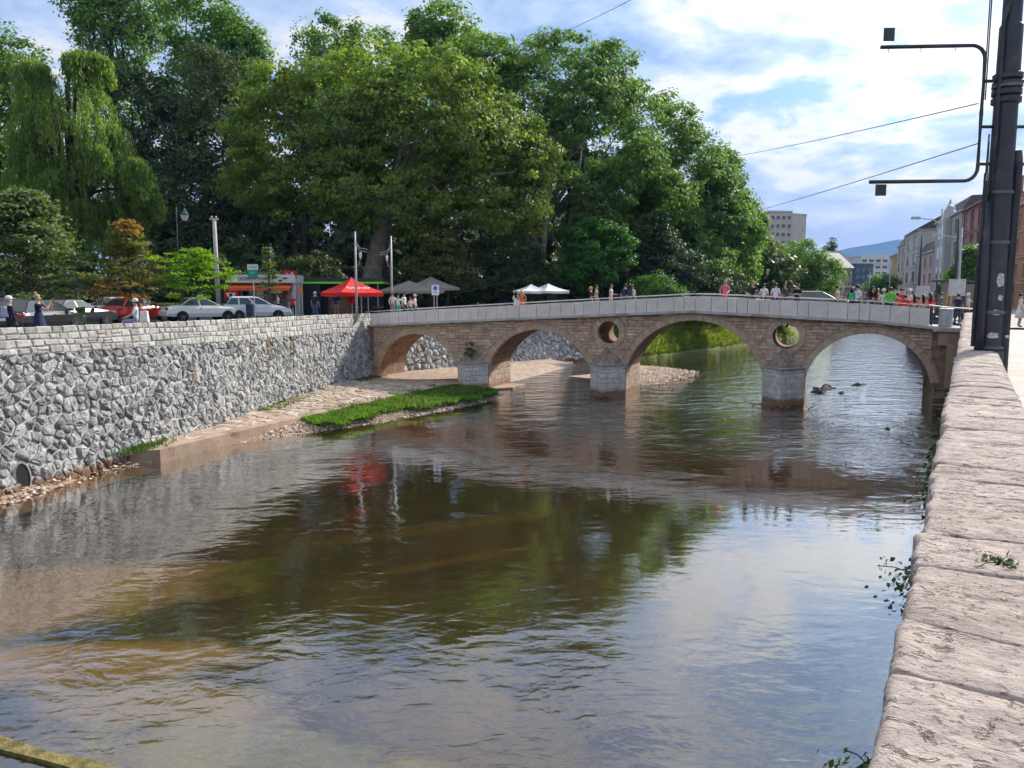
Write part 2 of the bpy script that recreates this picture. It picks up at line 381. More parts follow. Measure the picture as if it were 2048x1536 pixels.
# ---- ground on the left bank -------------------------------------------
asph = mat('asphalt', (.055, .055, .055), (.09, .088, .082), .9, .8, bump=.3, bscale=40, obj=False)
def lg(x):   # ground rises gently away from the river
    return 4.1 + .3 * min(1, max(0, x) / 30)
edge = [(-18.6, 8.0)] + [tuple(LQ.at(p, 3.9, -.35).xy) for p in np.linspace(0, LQ.len, 24)] + [(-9.2, 52.0), (-8.9, 53.8), (-3.8, 60.2), (2.2, 66.8), (8.0, 72.0), (13.5, 77.0), (23.0, 92.0), (56, 142), (104, 215), (290, 520), (700, 1300), (2600, 5200)]
edge = [(-40, -60)] + edge
rows = []
for x, y in edge:
    rows.append([(x - o, y + o * .02, lg(o) - (.0 if y < 100 else min(1.5, (y - 100) * .01))) for o in (0, 3, 8, 15, 30, 80, 400, 5000)])
GROUND = strip_sheet('ground', rows, asph)
# lawn of the park under the trees
lawn = mat('park_lawn', (.025, .045, .012), (.05, .07, .02), .95, .7, bump=.5, bscale=25, obj=False)
strip_sheet('lawn', [[(-60, 66, 4.412), (-30, 66, 4.412), (-6, 71, 4.412)], [(-60, 110, 4.412), (-10, 110, 4.412), (30, 112, 4.412)], [(-60, 190, 4.412), (0, 190, 4.412), (60, 190, 4.412)]], lawn)

# ---- right bank: pavement, kerb, road ------------------------------------
pave_m = mat('pavement_slab', (.42, .37, .33), (.52, .46, .41), .85, 1.2, bump=.25, bscale=30, obj=False, stain=((.30, .26, .23), .6, .55, .75))
rt = [-30, -6, 0, 6, 12, 18, 24, 30, 36, 42.6]
strip_sheet('pavement', [[rq(a, .42, 4.2), rq(a, 2.2, 4.2), rq(a, 4.6, 4.2)] for a in rt], pave_m)
strip_sheet('kerb', [[rq(a, 4.6, 4.2), rq(a, 4.75, 4.2), rq(a, 4.752, 4.07)] for a in rt], mat('kerb_stone', (.36, .34, .31), (.46, .44, .4), .85, 2, obj=False))
rb = [(22.9, 38.6), (30.0, 54.0), (42.0, 82.0), (59.0, 112.0), (84.0, 165.0), (118, 225), (300, 520), (720, 1300), (2700, 5200)]
rows = [[rq(a, 4.752, 4.068), rq(a, 9, 4.068), rq(a, 14, 4.068), rq(a, 60, 4.068), rq(a, 900, 4.068)] for a in rt]
strip_sheet('road', rows, asph)
rows = [[(x + o, y - o * .45, 4.2 if o < 5 else 4.196) for o in (0, 2, 4.6, 8, 20, 90, 900)] for x, y in rb]
strip_sheet('square', rows, mat('square_paving', (.30, .28, .26), (.40, .37, .34), .85, .5, obj=False))
# ---- right-hand quay wall beyond the bridge
greyst = stone_mat('quay_stone', [(.16, .15, .14), (.24, .23, .21)], 2.5, .7)
o = strip_sheet('quay_wall', [[(x, y, -1), (x + .1, y, 1.6), (x + .22, y, 4.19)] for x, y in rb[:6]], greyst, None, label='dark quay wall of the right bank beyond the bridge')
o['category'] = 'wall'

# ================================================================ LEFT QUAY WALL (rubble below, squared blocks above)
def voronoi(W, H, step, seed, jit=.47, aspect=1.0, drop=.13):
    rnd = random.Random(seed); nx = int(W / step) + 1; ny = int(H / (step * aspect)) + 1
    pts = {}
    for j in range(-1, ny + 1):
        for i in range(-1, nx + 1):
            pts[i, j] = ((i + .5 + (j % 2) * .5 + rnd.uniform(-jit, jit)) * step, (j + .5 + rnd.uniform(-jit, jit)) * step * aspect)
    for k_ in [k_ for k_ in pts if rnd.random() < drop]: del pts[k_]
    cells = []
    for (i, j), (cx, cy) in pts.items():
        if not (0 <= i < nx and 0 <= j < ny): continue
        poly = [(cx - step * 1.6, cy - step * 1.6), (cx + step * 1.6, cy - step * 1.6), (cx + step * 1.6, cy + step * 1.6), (cx - step * 1.6, cy + step * 1.6)]
        for dj in range(-2, 3):
            for di in range(-2, 3):
                q = pts.get((i + di, j + dj))
                if q is None or (di == 0 and dj == 0): continue
                mx, my = (cx + q[0]) / 2, (cy + q[1]) / 2; nx_, ny_ = q[0] - cx, q[1] - cy; out = []
                for k in range(len(poly)):
                    a, b = poly[k], poly[(k + 1) % len(poly)]
                    da = (a[0] - mx) * nx_ + (a[1] - my) * ny_; db = (b[0] - mx) * nx_ + (b[1] - my) * ny_
                    if da <= 0: out.append(a)
                    if da * db < 0: f = da / (da - db); out.append((lerp(a[0], b[0], f), lerp(a[1], b[1], f)))
                poly = out
                if len(poly) < 3: break
            if len(poly) < 3: break
        if len(poly) >= 3: cells.append(((cx, cy), poly))
    return cells
def merge_short(poly, m):
    out = []
    for p in poly:
        if not out or math.hypot(p[0] - out[-1][0], p[1] - out[-1][1]) > m: out.append(p)
    if len(out) > 3 and math.hypot(out[0][0] - out[-1][0], out[0][1] - out[-1][1]) < m: out.pop()
    return out
def boulder(poly, surf, rnd, h, gap, lo=None, hi=None):
    """domed, faceted stone over a polygon of wall coordinates; surf(u, v, out) -> point"""
    if lo is not None: poly = [(u, min(max(v, lo(u)), hi(u))) for u, v in poly]
    poly = merge_short(poly, .05)
    if len(poly) < 3: return None
    cx = sum(p[0] for p in poly) / len(poly); cy = sum(p[1] for p in poly) / len(poly)
    r = sum(math.hypot(p[0] - cx, p[1] - cy) for p in poly) / len(poly)
    if r < .07: return None
    g = max(.3, 1 - gap / r); n = len(poly); V = []; 
    def ring(k, o, j):
        for p in poly: V.append(surf(cx + (p[0] - cx) * k + rnd.uniform(-j, j) * r, cy + (p[1] - cy) * k + rnd.uniform(-j, j) * r, o * rnd.uniform(.6, 1.4)))
    ring(g, -.03, 0); ring(g * .92, h * .6, .07); ring(g * .52, h, .26)
    V.append(surf(cx + rnd.uniform(-.25, .25) * r, cy + rnd.uniform(-.25, .25) * r, h * rnd.uniform(.8, 1.3)))
    F = []
    for k in range(n):
        k2 = (k + 1) % n
        F += [[k, k2, n + k2, n + k], [n + k, n + k2, 2 * n + k2, 2 * n + k], [2 * n + k, 2 * n + k2, 3 * n]]
    return V, F, rnd.random()
def block(u0, u1, v0, v1, surf, rnd, h, gap, j=.015):
    u0 += gap / 2; u1 -= gap / 2; v0 += gap / 2; v1 -= gap / 2
    if u1 - u0 < .03 or v1 - v0 < .03: return None
    J = lambda: rnd.uniform(-j, j)
    c = [(u0 + J(), v0 + J()), (u1 + J(), v0 + J()), (u1 + J(), v1 + J()), (u0 + J(), v1 + J())]
    b = min(.035, (u1 - u0) * .2, (v1 - v0) * .2)
    cc = [(c[0][0] + b, c[0][1] + b), (c[1][0] - b, c[1][1] + b), (c[2][0] - b, c[2][1] - b), (c[3][0] + b, c[3][1] - b)]
    V = [surf(u, v, -.03) for u, v in c] + [surf(u, v, h * .6) for u, v in c] + [surf(u, v, h * rnd.uniform(.85, 1.25)) for u, v in cc]
    F = [[8, 9, 10, 11]]
    for k in range(4): k2 = (k + 1) % 4; F += [[k, k2, 4 + k2, 4 + k], [4 + k, 4 + k2, 8 + k2, 8 + k]]
    return V, F, rnd.random()
def camdist(it): p = it[0][0]; return p[0] ** 2 + p[1] ** 2 + (p[2] - CAM_H) ** 2

mortar = stone_mat('pale_mortar', [(.47, .46, .445), (.56, .55, .525)], 3.0, .9, .3, wet=((.26, .16, .10), .25, .5), streak=((.17, .15, .06), 1.15, .605, .6, (.30, .19, .10)))
rubble = stone_mat('grey_rubble', [(.24, .24, .237), (.37, .37, .363), (.30, .295, .29), (.45, .445, .43), (.54, .53, .51), (.39, .385, .375)], 5.0, 1.0, .42, wet=((.24, .13, .075), .30, .55), lime=((.66, .65, .63), 2.6, .48, .6), bdist=.10, streak=((.17, .15, .06), 1.15, .605, .7, (.30, .19, .10)))
ashlar = stone_mat('pale_blocks', [(.28, .265, .24), (.40, .385, .355), (.45, .435, .405), (.50, .485, .455), (.33, .29, .24)], 4.0, .7, .22, streak=((.20, .16, .07), 1.0, .62, .65, (.30, .22, .12)))
WALL = thing('quay_wall', 'long left bank quay wall of grey rubble with pale squared blocks along its top', 'wall', (0, 0, 0))
def band_z(p): return lerp(4.05, 3.45, max(0, min(1, (LQ.foot(p)[0].y - 20) / 30)))
def top_z(p): return lerp(4.86, 4.62, max(0, min(1, (LQ.foot(p)[0].y - 20) / 30)))
def wsurf(p, z, out=0.0): return LQ.at(p, z, out)
P_ = np.linspace(0, LQ.len, 70); V = []; F = []
for p in P_:
    V += [LQ.at(p, -.6), LQ.at(p, .8), LQ.at(p, 2.2), LQ.at(p, band_z(p)), LQ.at(p, top_z(p) - .02), LQ.at(p, top_z(p) - .02, -.5), LQ.at(p, 3.9, -.5)]
for i in range(len(P_) - 1):
    for k in range(6): F.append([i * 7 + k, i * 7 + 7 + k, i * 7 + 8 + k, i * 7 + 1 + k])
link('mortar_bed', np_mesh('mortar_bed', V, F, tone=[.5] * len(V)), WALL, mortar)
rnd = random.Random(3); items = []
HOLE = (LQ.len, .0)
hole_c = atz(62, 958, .45)
hp = min(np.linspace(0, LQ.len, 400), key=lambda p: (LQ.at(p, .5).xy - hole_c.xy).length)
for (cx, cy), poly in voronoi(LQ.len, 5.0, .315, 5, aspect=.88):
    poly = [(u, v - .7) for u, v in poly]
    if cy - .7 > band_z(cx) + .25: continue
    if ((cx - hp) / .30) ** 2 + ((cy - .7 - .5) / .46) ** 2 < 1: continue
    b = boulder(poly, wsurf, rnd, rnd.uniform(.035, .12), .021, lambda u: -.7, band_z)
    if b: items.append(b)
items.sort(key=camdist)
vis = [b for b in items if b[0][0][1] > 19.5 and max(v[2] for v in b[0]) > -.05]
hid = [b for b in items if not (b[0][0][1] > 19.5 and max(v[2] for v in b[0]) > -.05)]
pieces(WALL, 'rubble_stone', vis + hid, rubble, 300, 'rubble_stones_far', smooth=.35)
items = []; nrow = 4
for r in range(nrow):
    u = 0.0
    while u < LQ.len:
        w = rnd.uniform(.22, .55) * (1.1 if r % 2 else .95); a = u; b_ = min(u + w, LQ.len); um = (a + b_) / 2
        z0, z1 = band_z(um), top_z(um); off = lambda k: math.sin(um * .9 + k * 2.1) * .03 if 0 < k < nrow else 0
        v0 = lerp(z0, z1, r / nrow) + off(r); v1 = lerp(z0, z1, (r + 1) / nrow) + off(r + 1)
        if rnd.random() < .18 and w > .35:
            vm = lerp(v0, v1, rnd.uniform(.4, .6)); q = [block(a, b_, v0, vm, wsurf, rnd, .035, .022), block(a, b_, vm, v1, wsurf, rnd, .035, .022)]
        else: q = [block(a, b_, v0, v1, wsurf, rnd, rnd.uniform(.025, .06), .024)]
        items += [x for x in q if x]; u += w
items = [b for b in items if b[0][0][1] > 19.5]
items.sort(key=camdist)
pieces(WALL, 'squared_block', items, ashlar, 300, 'squared_blocks_far')
# drain opening near the water
m = MB(); c = LQ.at(hp, .5); a, dv = LQ.foot(hp); n2 = Vector((dv.y, -dv.x, 0)); d3 = Vector((dv.x, dv.y, 0))
ringp = []
for k in range(14):
    w = 2 * math.pi * k / 14; ringp.append((math.cos(w) * .24, math.sin(w) * .40))
V = [LQ.at(hp, .5, .01) + d3 * x + Vector((-n2.x * .15 * z, -n2.y * .15 * z, z)) for x, z in ringp]
V2 = [v - n2 * .5 for v in V]; V3 = [LQ.at(hp, .5, .035) + d3 * x * 1.3 + Vector((-n2.x * .15 * z, -n2.y * .15 * z, z * 1.18)) for x, z in ringp]
V4 = [v + n2 * .05 for v in V]
nn = 14
m.add(V3 + V4 + V2, [[k, (k + 1) % nn, nn + (k + 1) % nn, nn + k] for k in range(nn)] + [[nn + k, nn + (k + 1) % nn, 2 * nn + (k + 1) % nn, 2 * nn + k] for k in range(nn)])
m.build('drain_rim', greyst, WALL, tone=.5)
link('drain_hole', np_mesh('drain_hole', [v + n2 * .02 for v in V], [list(range(nn))]), WALL, mat('drain_dark', (.012, .012, .012), rough=.9))

# the wall goes on beyond the bridge
WALL2 = thing('quay_wall', 'grey rubble quay wall seen through the two left arches', 'wall', (0, 0, 0))
s2 = lambda u, v, o=0.0: LQ2.at(u, v, o)
P_ = np.linspace(0, LQ2.len, 24); V = []; F = []
for p in P_: V += [LQ2.at(p, -.3), LQ2.at(p, 2), LQ2.at(p, 4.1), LQ2.at(p, 4.1, -.5)]
for i in range(len(P_) - 1):
    for k in range(3): F.append([i * 4 + k, i * 4 + 4 + k, i * 4 + 5 + k, i * 4 + 1 + k])
link('mortar_bed', np_mesh('mortar_bed', V, F, tone=[.6] * len(V)), WALL2, mortar)
items = []
for (cx, cy), poly in voronoi(LQ2.len, 4.6, .52, 9, aspect=.85):
    b = boulder([(u, v - .4) for u, v in poly], s2, rnd, rnd.uniform(.07, .17), .035, lambda u: -.4, lambda u: 4.08)
    if b: items.append(b)
pieces(WALL2, 'rubble_stone', items, rubble, 300, 'rubble_stones_far', key=camdist, smooth=.35)

# ---- apron, concrete kerb, gravel and grass at the wall's foot -----------
apron_m = stone_mat('apron_paving', [(.40, .30, .23), (.46, .36, .28)], 2.0, .8, .28)
E_ = [atz(x, y, .42) for x, y in ((330, 896), (460, 868), (592, 838), (700, 812), (800, 790), (905, 768))]
inner = [LQ.at(p, .42, .02) for p in np.linspace(LQ.len * .365, LQ.len, len(E_) + 1)]
inner = inner[:-2] + [inner[-1]]
APRON = strip_sheet('apron', [[Vector((e.x, e.y, .40)), Vector(((e.x + i_.x) / 2, (e.y + i_.y) / 2, .45)), Vector((i_.x - .5, i_.y, .52))] for e, i_ in zip(E_, inner)] + [[Vector((.2, 51.0, -.04)), Vector((-3, 54.5, .42)), Vector((-8.2, 55.5, .5))], [Vector((5.8, 64.0, -.08)), Vector((3.2, 65.5, .4)), Vector((1.8, 67.0, .5))]], apron_m)
kerbc = mat('apron_concrete', (.34, .24, .17), (.44, .33, .25), .9, 2.2, bump=.5, bscale=14, obj=False, stain=((.22, .13, .09), 1.1, .5, .7))
V = []; F = []
K = [E_[0] + Vector((-1.15, -.75, 0)), E_[0] + Vector((.02, -.45, 0))] + E_[1:]
for i, e in enumerate(K):
    nx = (K[min(i + 1, len(K) - 1)] - K[max(i - 1, 0)]).normalized(); no = Vector((nx.y, -nx.x, 0)); no = no if i else Vector((-.2, -1, 0)) * .2
    V += [e - no * .5 + Vector((0, 0, -.05)), e - no * .5 + Vector((0, 0, .03)), e + Vector((0, 0, .03)), e + no * .05 + Vector((0, 0, -1.0))]
for i in range(len(K) - 1):
    for k in range(3): F.append([i * 4 + k, i * 4 + 4 + k, i * 4 + 5 + k, i * 4 + 1 + k])
o = link('apron_kerb', np_mesh('apron_kerb', V, F), None, kerbc); o['kind'] = 'structure'
# paving stones of the apron, laid flat
items = []; rnd = random.Random(21)
for (cx, cy), poly in voronoi(26, 9.5, .55, 31, aspect=1.0):
    X, Y = -13 + cy, 28 + cx
    # keep only those on the apron
    e = None
    for i in range(len(E_) - 1):
        if E_[i].y <= Y < E_[i + 1].y: f = (Y - E_[i].y) / (E_[i + 1].y - E_[i].y); e = lerp(E_[i].x, E_[i + 1].x, f)
    if e is None: continue
    w = poly_at([(q.y, q.x) for q in [Vector(b) for b in BASE]], Y)
    if not (w - .1 < X < e - .35): continue
    b = boulder(poly, lambda u, v, o: Vector((-13 + v, 28 + u, .40 + .10 * (e - (-13 + v)) / 3 + max(-.02, o))), rnd, rnd.uniform(.02, .05), .03)
    if b: items.append((b[0], [q[::-1] for q in b[1]], b[2]))
pieces(APRON, 'paving_stone', items, stone_mat('apron_stone', [(.40, .29, .22), (.52, .42, .34), (.34, .25, .18), (.56, .47, .39)], 4, .7, .25), 300, key=camdist)

def scatter_stones(name, pts, size, m, label, flat=.6, seed=1, kind='stuff', cat=None):
    rnd = random.Random(seed); V = []; F = []; T = []
    base = [(1, 0, 0), (-.9, .1, 0), (.1, 1, 0), (0, -1, .1), (.1, .1, 1), (0, 0, -.6), (.6, .6, .5), (-.6, -.5, .5)]
    FF = [[4, 6, 2], [4, 2, 1], [4, 1, 7], [4, 7, 3], [4, 3, 0], [4, 0, 6], [6, 0, 2], [7, 1, 3], [5, 2, 0], [5, 1, 2], [5, 3, 1], [5, 0, 3]]
    for x, y, z in pts:
        s = size * rnd.uniform(.5, 1.5); a = rnd.uniform(0, 6.28); o = len(V); tn = rnd.random()
        for bx_, by_, bz_ in base:
            k = s * rnd.uniform(.75, 1.2); V.append((x + (bx_ * math.cos(a) - by_ * math.sin(a)) * k, y + (bx_ * math.sin(a) + by_ * math.cos(a)) * k, z + bz_ * k * flat)); T.append(tn)
        F += [[i + o for i in f] for f in FF]
    o = link(name, np_mesh(name, V, F, tone=T), None, m); return tag(o, label, cat, None, kind)
gravel_m = stone_mat('river_gravel', [(.34, .22, .15), (.50, .36, .26), (.62, .50, .40), (.42, .30, .22), (.70, .62, .54)], 6, .4, .2)
def bar(pix_edge, z, n, spread, seed, size, name, label, back=.6):
    rnd = random.Random(seed); pts = []
    E = [atz(x, y, 0) for x, y in pix_edge]
    for _ in range(n):
        i = rnd.randrange(len(E) - 1); f = rnd.random(); e = E[i].lerp(E[i + 1], f)
        o = rnd.random() ** 1.2 * spread; o2 = rnd.gauss(0, .12)
        pts.append((e.x - o + o2, e.y + o * back, -.03 + min(z, o * z / spread * 1.6)))
    # sloping bank under the gravel
    V = []; F = []
    for e in E: V += [(e.x + .5, e.y - .3, -.25), (e.x, e.y, -.05), (e.x - spread * .6, e.y + spread * .6 * back, z * .8), (e.x - spread * 1.5, e.y + spread * 1.5 * back, z * 1.1)]
    for i in range(len(E) - 1):
        for k in range(3): F.append([i * 4 + k, i * 4 + 4 + k, i * 4 + 5 + k, i * 4 + 1 + k])
    o = link('gravel_bank', np_mesh('gravel_bank', V, F), None, mat('gravel_sand', (.30, .20, .13), (.42, .30, .21), .95, 3, bump=.8, bscale=18, obj=False)); o['kind'] = 'structure'
    return scatter_stones(name, pts, size, gravel_m, label, seed=seed)
bar([(420, 895), (520, 878), (640, 862), (760, 845), (860, 826), (960, 806), (1010, 788)], .30, 7000, 1.7, 5, .055, 'gravel', 'pinkish gravel strip between the grass and the water')
bar([(0, 1010), (90, 985), (200, 946), (300, 922), (345, 918)], .22, 700, .7, 8, .07, 'gravel', 'muddy stones along the foot of the rubble wall')
bar([(1290, 770), (1330, 766), (1375, 755), (1395, 742)], .16, 1500, 3.2, 6, .09, 'gravel', 'tan gravel bar in the river behind the second pier', .8)
bar([(1045, 744), (1100, 734), (1180, 717), (1290, 712)], .3, 700, 2.0, 7, .08, 'gravel', 'sandy shelf below the rubble wall beyond the bridge', .6)

def grass_blades(name, pts, h, m, label, seed, lean=.5, w=.02, per=1):
    """pts: (x,y,z); triangle blades"""
    r = np.random.default_rng(seed); P = np.repeat(np.asarray(pts, dtype=np.float64), per, axis=0); n = len(P)
    P[:, :2] += r.normal(0, .05, (n, 2))
    a = r.uniform(0, 2 * np.pi, n); hh = h * r.uniform(.35, 1.4, n); ln = hh * lean * r.uniform(.2, 1.2, n); la = r.uniform(0, 2 * np.pi, n)
    dx = np.cos(a) * w; dy = np.sin(a) * w
    V = np.empty((n, 4, 3)); V[:, 0] = P + np.stack([dx, dy, 0 * dx], 1); V[:, 1] = P - np.stack([dx, dy, 0 * dx], 1)
    V[:, 2] = P + np.stack([np.cos(la) * ln * .4 - dx * .7, np.sin(la) * ln * .4 - dy * .7, hh * .6], 1)
    V[:, 3] = P + np.stack([np.cos(la) * ln, np.sin(la) * ln, hh], 1)
    F = (np.arange(n)[:, None] * 4 + np.array([[0, 1, 2, 3]])[0][None, :])
    o = link(name, np_mesh(name, V.reshape(-1, 3), F, tone=np.repeat(r.uniform(0, 1, n), 4)), None, m); return tag(o, label, None, None, 'stuff')
grass_m = leaf_mat('lush_grass', (.05, .11, .014), (.095, .20, .02), (.17, .30, .04), .45, (.30, .27, .10))
dry_grass_m = leaf_mat('bank_grass', (.11, .15, .025), (.19, .255, .035), (.29, .34, .065), .4, (.42, .36, .16))
rnd = random.Random(77); pts = []
GP = [atz(x, y, .35) for x, y in ((598, 838), (640, 846), (690, 838), (735, 834), (765, 818), (830, 816), (880, 806), (930, 800), (985, 788), (998, 780), (960, 774), (905, 774), (850, 778), (760, 795), (690, 815), (640, 826))]
def inpoly(x, y, P):
    c = False; j = len(P) - 1
    for i in range(len(P)):
        if (P[i][1] > y) != (P[j][1] > y) and x < (P[j][0] - P[i][0]) * (y - P[i][1]) / (P[j][1] - P[i][1]) + P[i][0]: c = not c
        j = i
    return c
gx = [p.x for p in GP]; gy = [p.y for p in GP]
ph = []
while len(pts) < 15000:
    x, y = rnd.uniform(min(gx) - .3, max(gx) + .3), rnd.uniform(min(gy) - .3, max(gy) + .3); q = mnoise.noise(Vector((x * .9, y * .9, 3)))
    if inpoly(x + q * .7, y - q * .5, GP): pts.append((x, y, .27 + .10 * mnoise.noise(Vector((x * 1.7, y * 1.7, 8))) + .06 * q))
grass_blades('grass', pts, .15, grass_m, 'bright green grass on the gravel beside the first pier', 3, per=4, w=.022, lean=.9)
cl = []
for _ in range(40):
    x, y, z = pts[rnd.randrange(len(pts))]
    for _ in range(38): cl.append((x + rnd.gauss(0, .22), y + rnd.gauss(0, .22), z))
grass_blades('grass', cl, .27, leaf_mat('tall_weed', (.05, .09, .02), (.09, .14, .035), (.16, .21, .06), .35, (.30, .24, .12)), 'taller darker weeds standing in the bright grass', 13, per=2, w=.02, lean=.7)
pts = []
for _ in range(2600):
    p = rnd.uniform(LQ.len * .6, LQ.len); q = LQ.at(p, .5, rnd.random() ** 2 * .9 + .02); pts.append((q.x, q.y, .44))
for _ in range(500):
    q = LQ.at(rnd.gauss(LQ.len * .385, .55), .5, abs(rnd.gauss(.15, .25))); pts.append((q.x, q.y, .42))
grass_blades('grass', pts, .16, leaf_mat('weed_green', (.04, .08, .015), (.08, .14, .03), (.14, .19, .05), .35), 'weeds and low grass along the foot of the rubble wall', 4, per=2)

# bright grassy bank beyond the middle arch
bankm = mat('bank_soil', (.10, .11, .03), (.17, .18, .05), .95, 1.5, bump=.9, bscale=6, obj=False, stain=((.20, .17, .09), 1.2, .55, .75))
wl = [(9.0, 69.0), (13.2, 72.3), (19.0, 79.0), (26.5, 88.5), (40, 108), (59, 140)]
tp = [(4.0, 71.5), (9.0, 76.5), (15.0, 84.5), (22.5, 93.5), (36, 112), (55, 143)]
rows = []
for (a, b), (c, d_) in zip(wl, tp):
    rows.append([(lerp(a, c, f), lerp(b, d_, f), lerp(-.3, 4.15, f ** .9) + .12 * mnoise.noise(Vector((lerp(a, c, f) * .7, lerp(b, d_, f) * .7, 0)))) for f in np.linspace(-.1, 1, 12)])
rows2 = []
for i in range(len(rows) - 1):
    for k in range(5): rows2.append([tuple(lerp(p, q, k / 5) for p, q in zip(a, b)) for a, b in zip(rows[i], rows[i + 1])])
rows2.append(rows[-1])
strip_sheet('grass_bank', rows2, bankm)
pts = []
for _ in range(16000):
    i = rnd.randrange(len(wl) - 2); f = rnd.random(); g = rnd.uniform(.08, 1)
    a = Vector(wl[i]).lerp(Vector(wl[i + 1]), f); c = Vector(tp[i]).lerp(Vector(tp[i + 1]), f); q = a.lerp(c, g)
    pts.append((q.x, q.y, lerp(-.3, 4.15, g ** .9) - .05))
grass_blades('grass', pts, .42, dry_grass_m, 'sunlit yellow green grass on the bank beyond the middle arch', 5, lean=1.0, per=3, w=.035)

# mossy weir sill in the near left corner
sill = [atz(x, y, .06) for x, y in ((-60, 1462), (0, 1484), (90, 1510), (170, 1528), (250, 1552), (330, 1585))]
V = []; F = []
for i, e in enumerate(sill):
    d_ = (sill[min(i + 1, 5)] - sill[max(i - 1, 0)]).normalized(); no = Vector((d_.y, -d_.x, 0)); wv = .09 + .02 * math.sin(i * 2.3)
    V += [e - no * (wv + .06) + Vector((0, 0, -.6)), e - no * wv, e + no * wv + Vector((0, 0, -.01)), e + no * (wv + .05) + Vector((0, 0, -.6))]
for i in range(5):
    for k in range(3): F.append([i * 4 + k, i * 4 + 4 + k, i * 4 + 5 + k, i * 4 + 1 + k])
o = link('weir_sill', np_mesh('weir_sill', V, F), None, mat('mossy_concrete', (.13, .11, .035), (.30, .24, .09), .95, 6, bump=1.0, bscale=30, obj=False)); o['kind'] = 'structure'

# ================================================================ RIGHT PARAPET (near camera)
PAR = thing('stone_parapet', 'weathered pink limestone parapet running from the camera to the bridge', 'parapet', (0, 0, 0))
cop_m = stone_mat('pink_limestone', [(.45, .365, .315), (.53, .44, .385), (.485, .395, .345), (.56, .475, .42)], 9.0, 1.0, .2, strata=(R(30.5), (12, 26, 12), 1.1), bdist=.03, lime=((.33, .28, .24), 1.9, .56, .28))
def par_z(t_): return 4.8 + .17 * max(0, min(1, (t_ - 8) / 34))
body = MB(); T_ = [-8, 0, 8, 16, 26, 36, 43.2]
V = []
for a in T_:
    V += [rq(a, -.02, -1), rq(a, -.085, par_z(a) - .17), rq(a, .47, par_z(a) - .17), rq(a, .47, 4.15)]
F = []
for i in range(len(T_) - 1):
    for k in range(3): F.append([i * 4 + k, i * 4 + 4 + k, i * 4 + 5 + k, i * 4 + 1 + k])
F.append([len(V) - 4, len(V) - 3, len(V) - 2, len(V) - 1])
link('wall_body', np_mesh('wall_body', V, F, tone=[.4] * len(V)), PAR, stone_mat('quay_face', [(.22, .19, .16), (.30, .26, .22)], 3, .9, .3, wet=((.16, .11, .07), .4, .5)))
rnd = random.Random(4); a = -3.0; k = 0
while a < 43.0:
    L_ = rnd.choice([.36, .45, .52, .62, .8, .95]) * (1 if a < 6 else 1.1); b_ = min(a + L_, 43.1)
    near = a < 9 and b_ > .3; NX, NY = ((46, 40) if a < 5 else (22, 20)) if near else (7, 6)
    sk0, sk1 = (sk1 if k else 0.0), rnd.uniform(-.06, .06); dz = rnd.uniform(-.004, .004); off = rnd.uniform(-.018, .012)
    V = []; F = []
    for i in range(NX + 1):
        for j in range(NY + 1):
            u = i / NX; v = j / NY; lat = lerp(-.12 + off, .49, v); tt = lerp(a + .004 + sk0 * (v - .5), b_ - .004 + sk0 * 0 + sk1 * (v - .5), u)
            e = min(u, 1 - u) * (b_ - a); e2 = min(v, 1 - v) * .6
            z = par_z(tt) + dz - .02 * max(0, 1 - e / .014) ** 2 - .025 * max(0, 1 - e2 / .02) ** 2
            if near:
                q = Vector((tt * 2.2, lat * 2.2, k * 3.1)); q2 = Vector((tt * 26, lat * 7, k))
                z += .011 * mnoise.fractal(q * 1.6, .8, 2.1, 6) + .006 * mnoise.ridged_multi_fractal(q2 * .5, 1.0, 2.0, 4, 1.0, 2.0) - .006
                tt += .012 * mnoise.noise(q * 4); lat += .016 * mnoise.noise(q * 3 + Vector((9, 0, 0)))
            else: z += .014 * mnoise.noise(Vector((tt * 3, lat * 3, k)))
            V.append(rq(tt, lat, z))
    n = NY + 1
    for i in range(NX):
        for j in range(NY): F.append([i * n + j, i * n + n + j, i * n + n + j + 1, i * n + j + 1])
    # skirt down the sides
    rim = [i * n for i in range(NX + 1)] + [NX * n + j for j in range(1, n)] + [i * n + NY for i in range(NX - 1, -1, -1)] + [j for j in range(NY - 1, 0, -1)]
    o0 = len(V)
    for r_ in rim: V.append(Vector((V[r_].x, V[r_].y, V[r_].z - .19 + (.02 * mnoise.noise(V[r_] * 9) if near else 0))))
    for i in range(len(rim)): i2 = (i + 1) % len(rim); F.append([rim[i2], rim[i], o0 + i, o0 + i2])
    link('coping_stone', np_mesh('coping_stone', V, F, tone=[rnd.random()] * len(V), smooth=True), PAR, cop_m)
    a = b_; k += 1
# courses of the river face, seen edge-on
items = []
for r in range(11):
    z0 = -.2 + r * .43; u = -1.0 + rnd.random()
    while u < 42.5:
        w = rnd.uniform(.5, 1.1)
        b = block(u, u + w, z0, z0 + .43, lambda p, z, o: rq(p, -.02 - .065 * (z + 1) / 5.6 - o, z), rnd, .05, .03)
        if b and z0 + .43 < 4.66: items.append((b[0], [q[::-1] for q in b[1]], b[2]))
        u += w
items = [b for b in items if b[0][0][1] > 14]
pieces(PAR, 'face_block', items, stone_mat('quay_face_block', [(.20, .17, .14), (.33, .29, .24), (.26, .22, .17)], 4, .8, .3, wet=((.13, .08, .05), .5, .6)), 300, 'face_blocks_far', key=lambda b: -b[0][0][1])
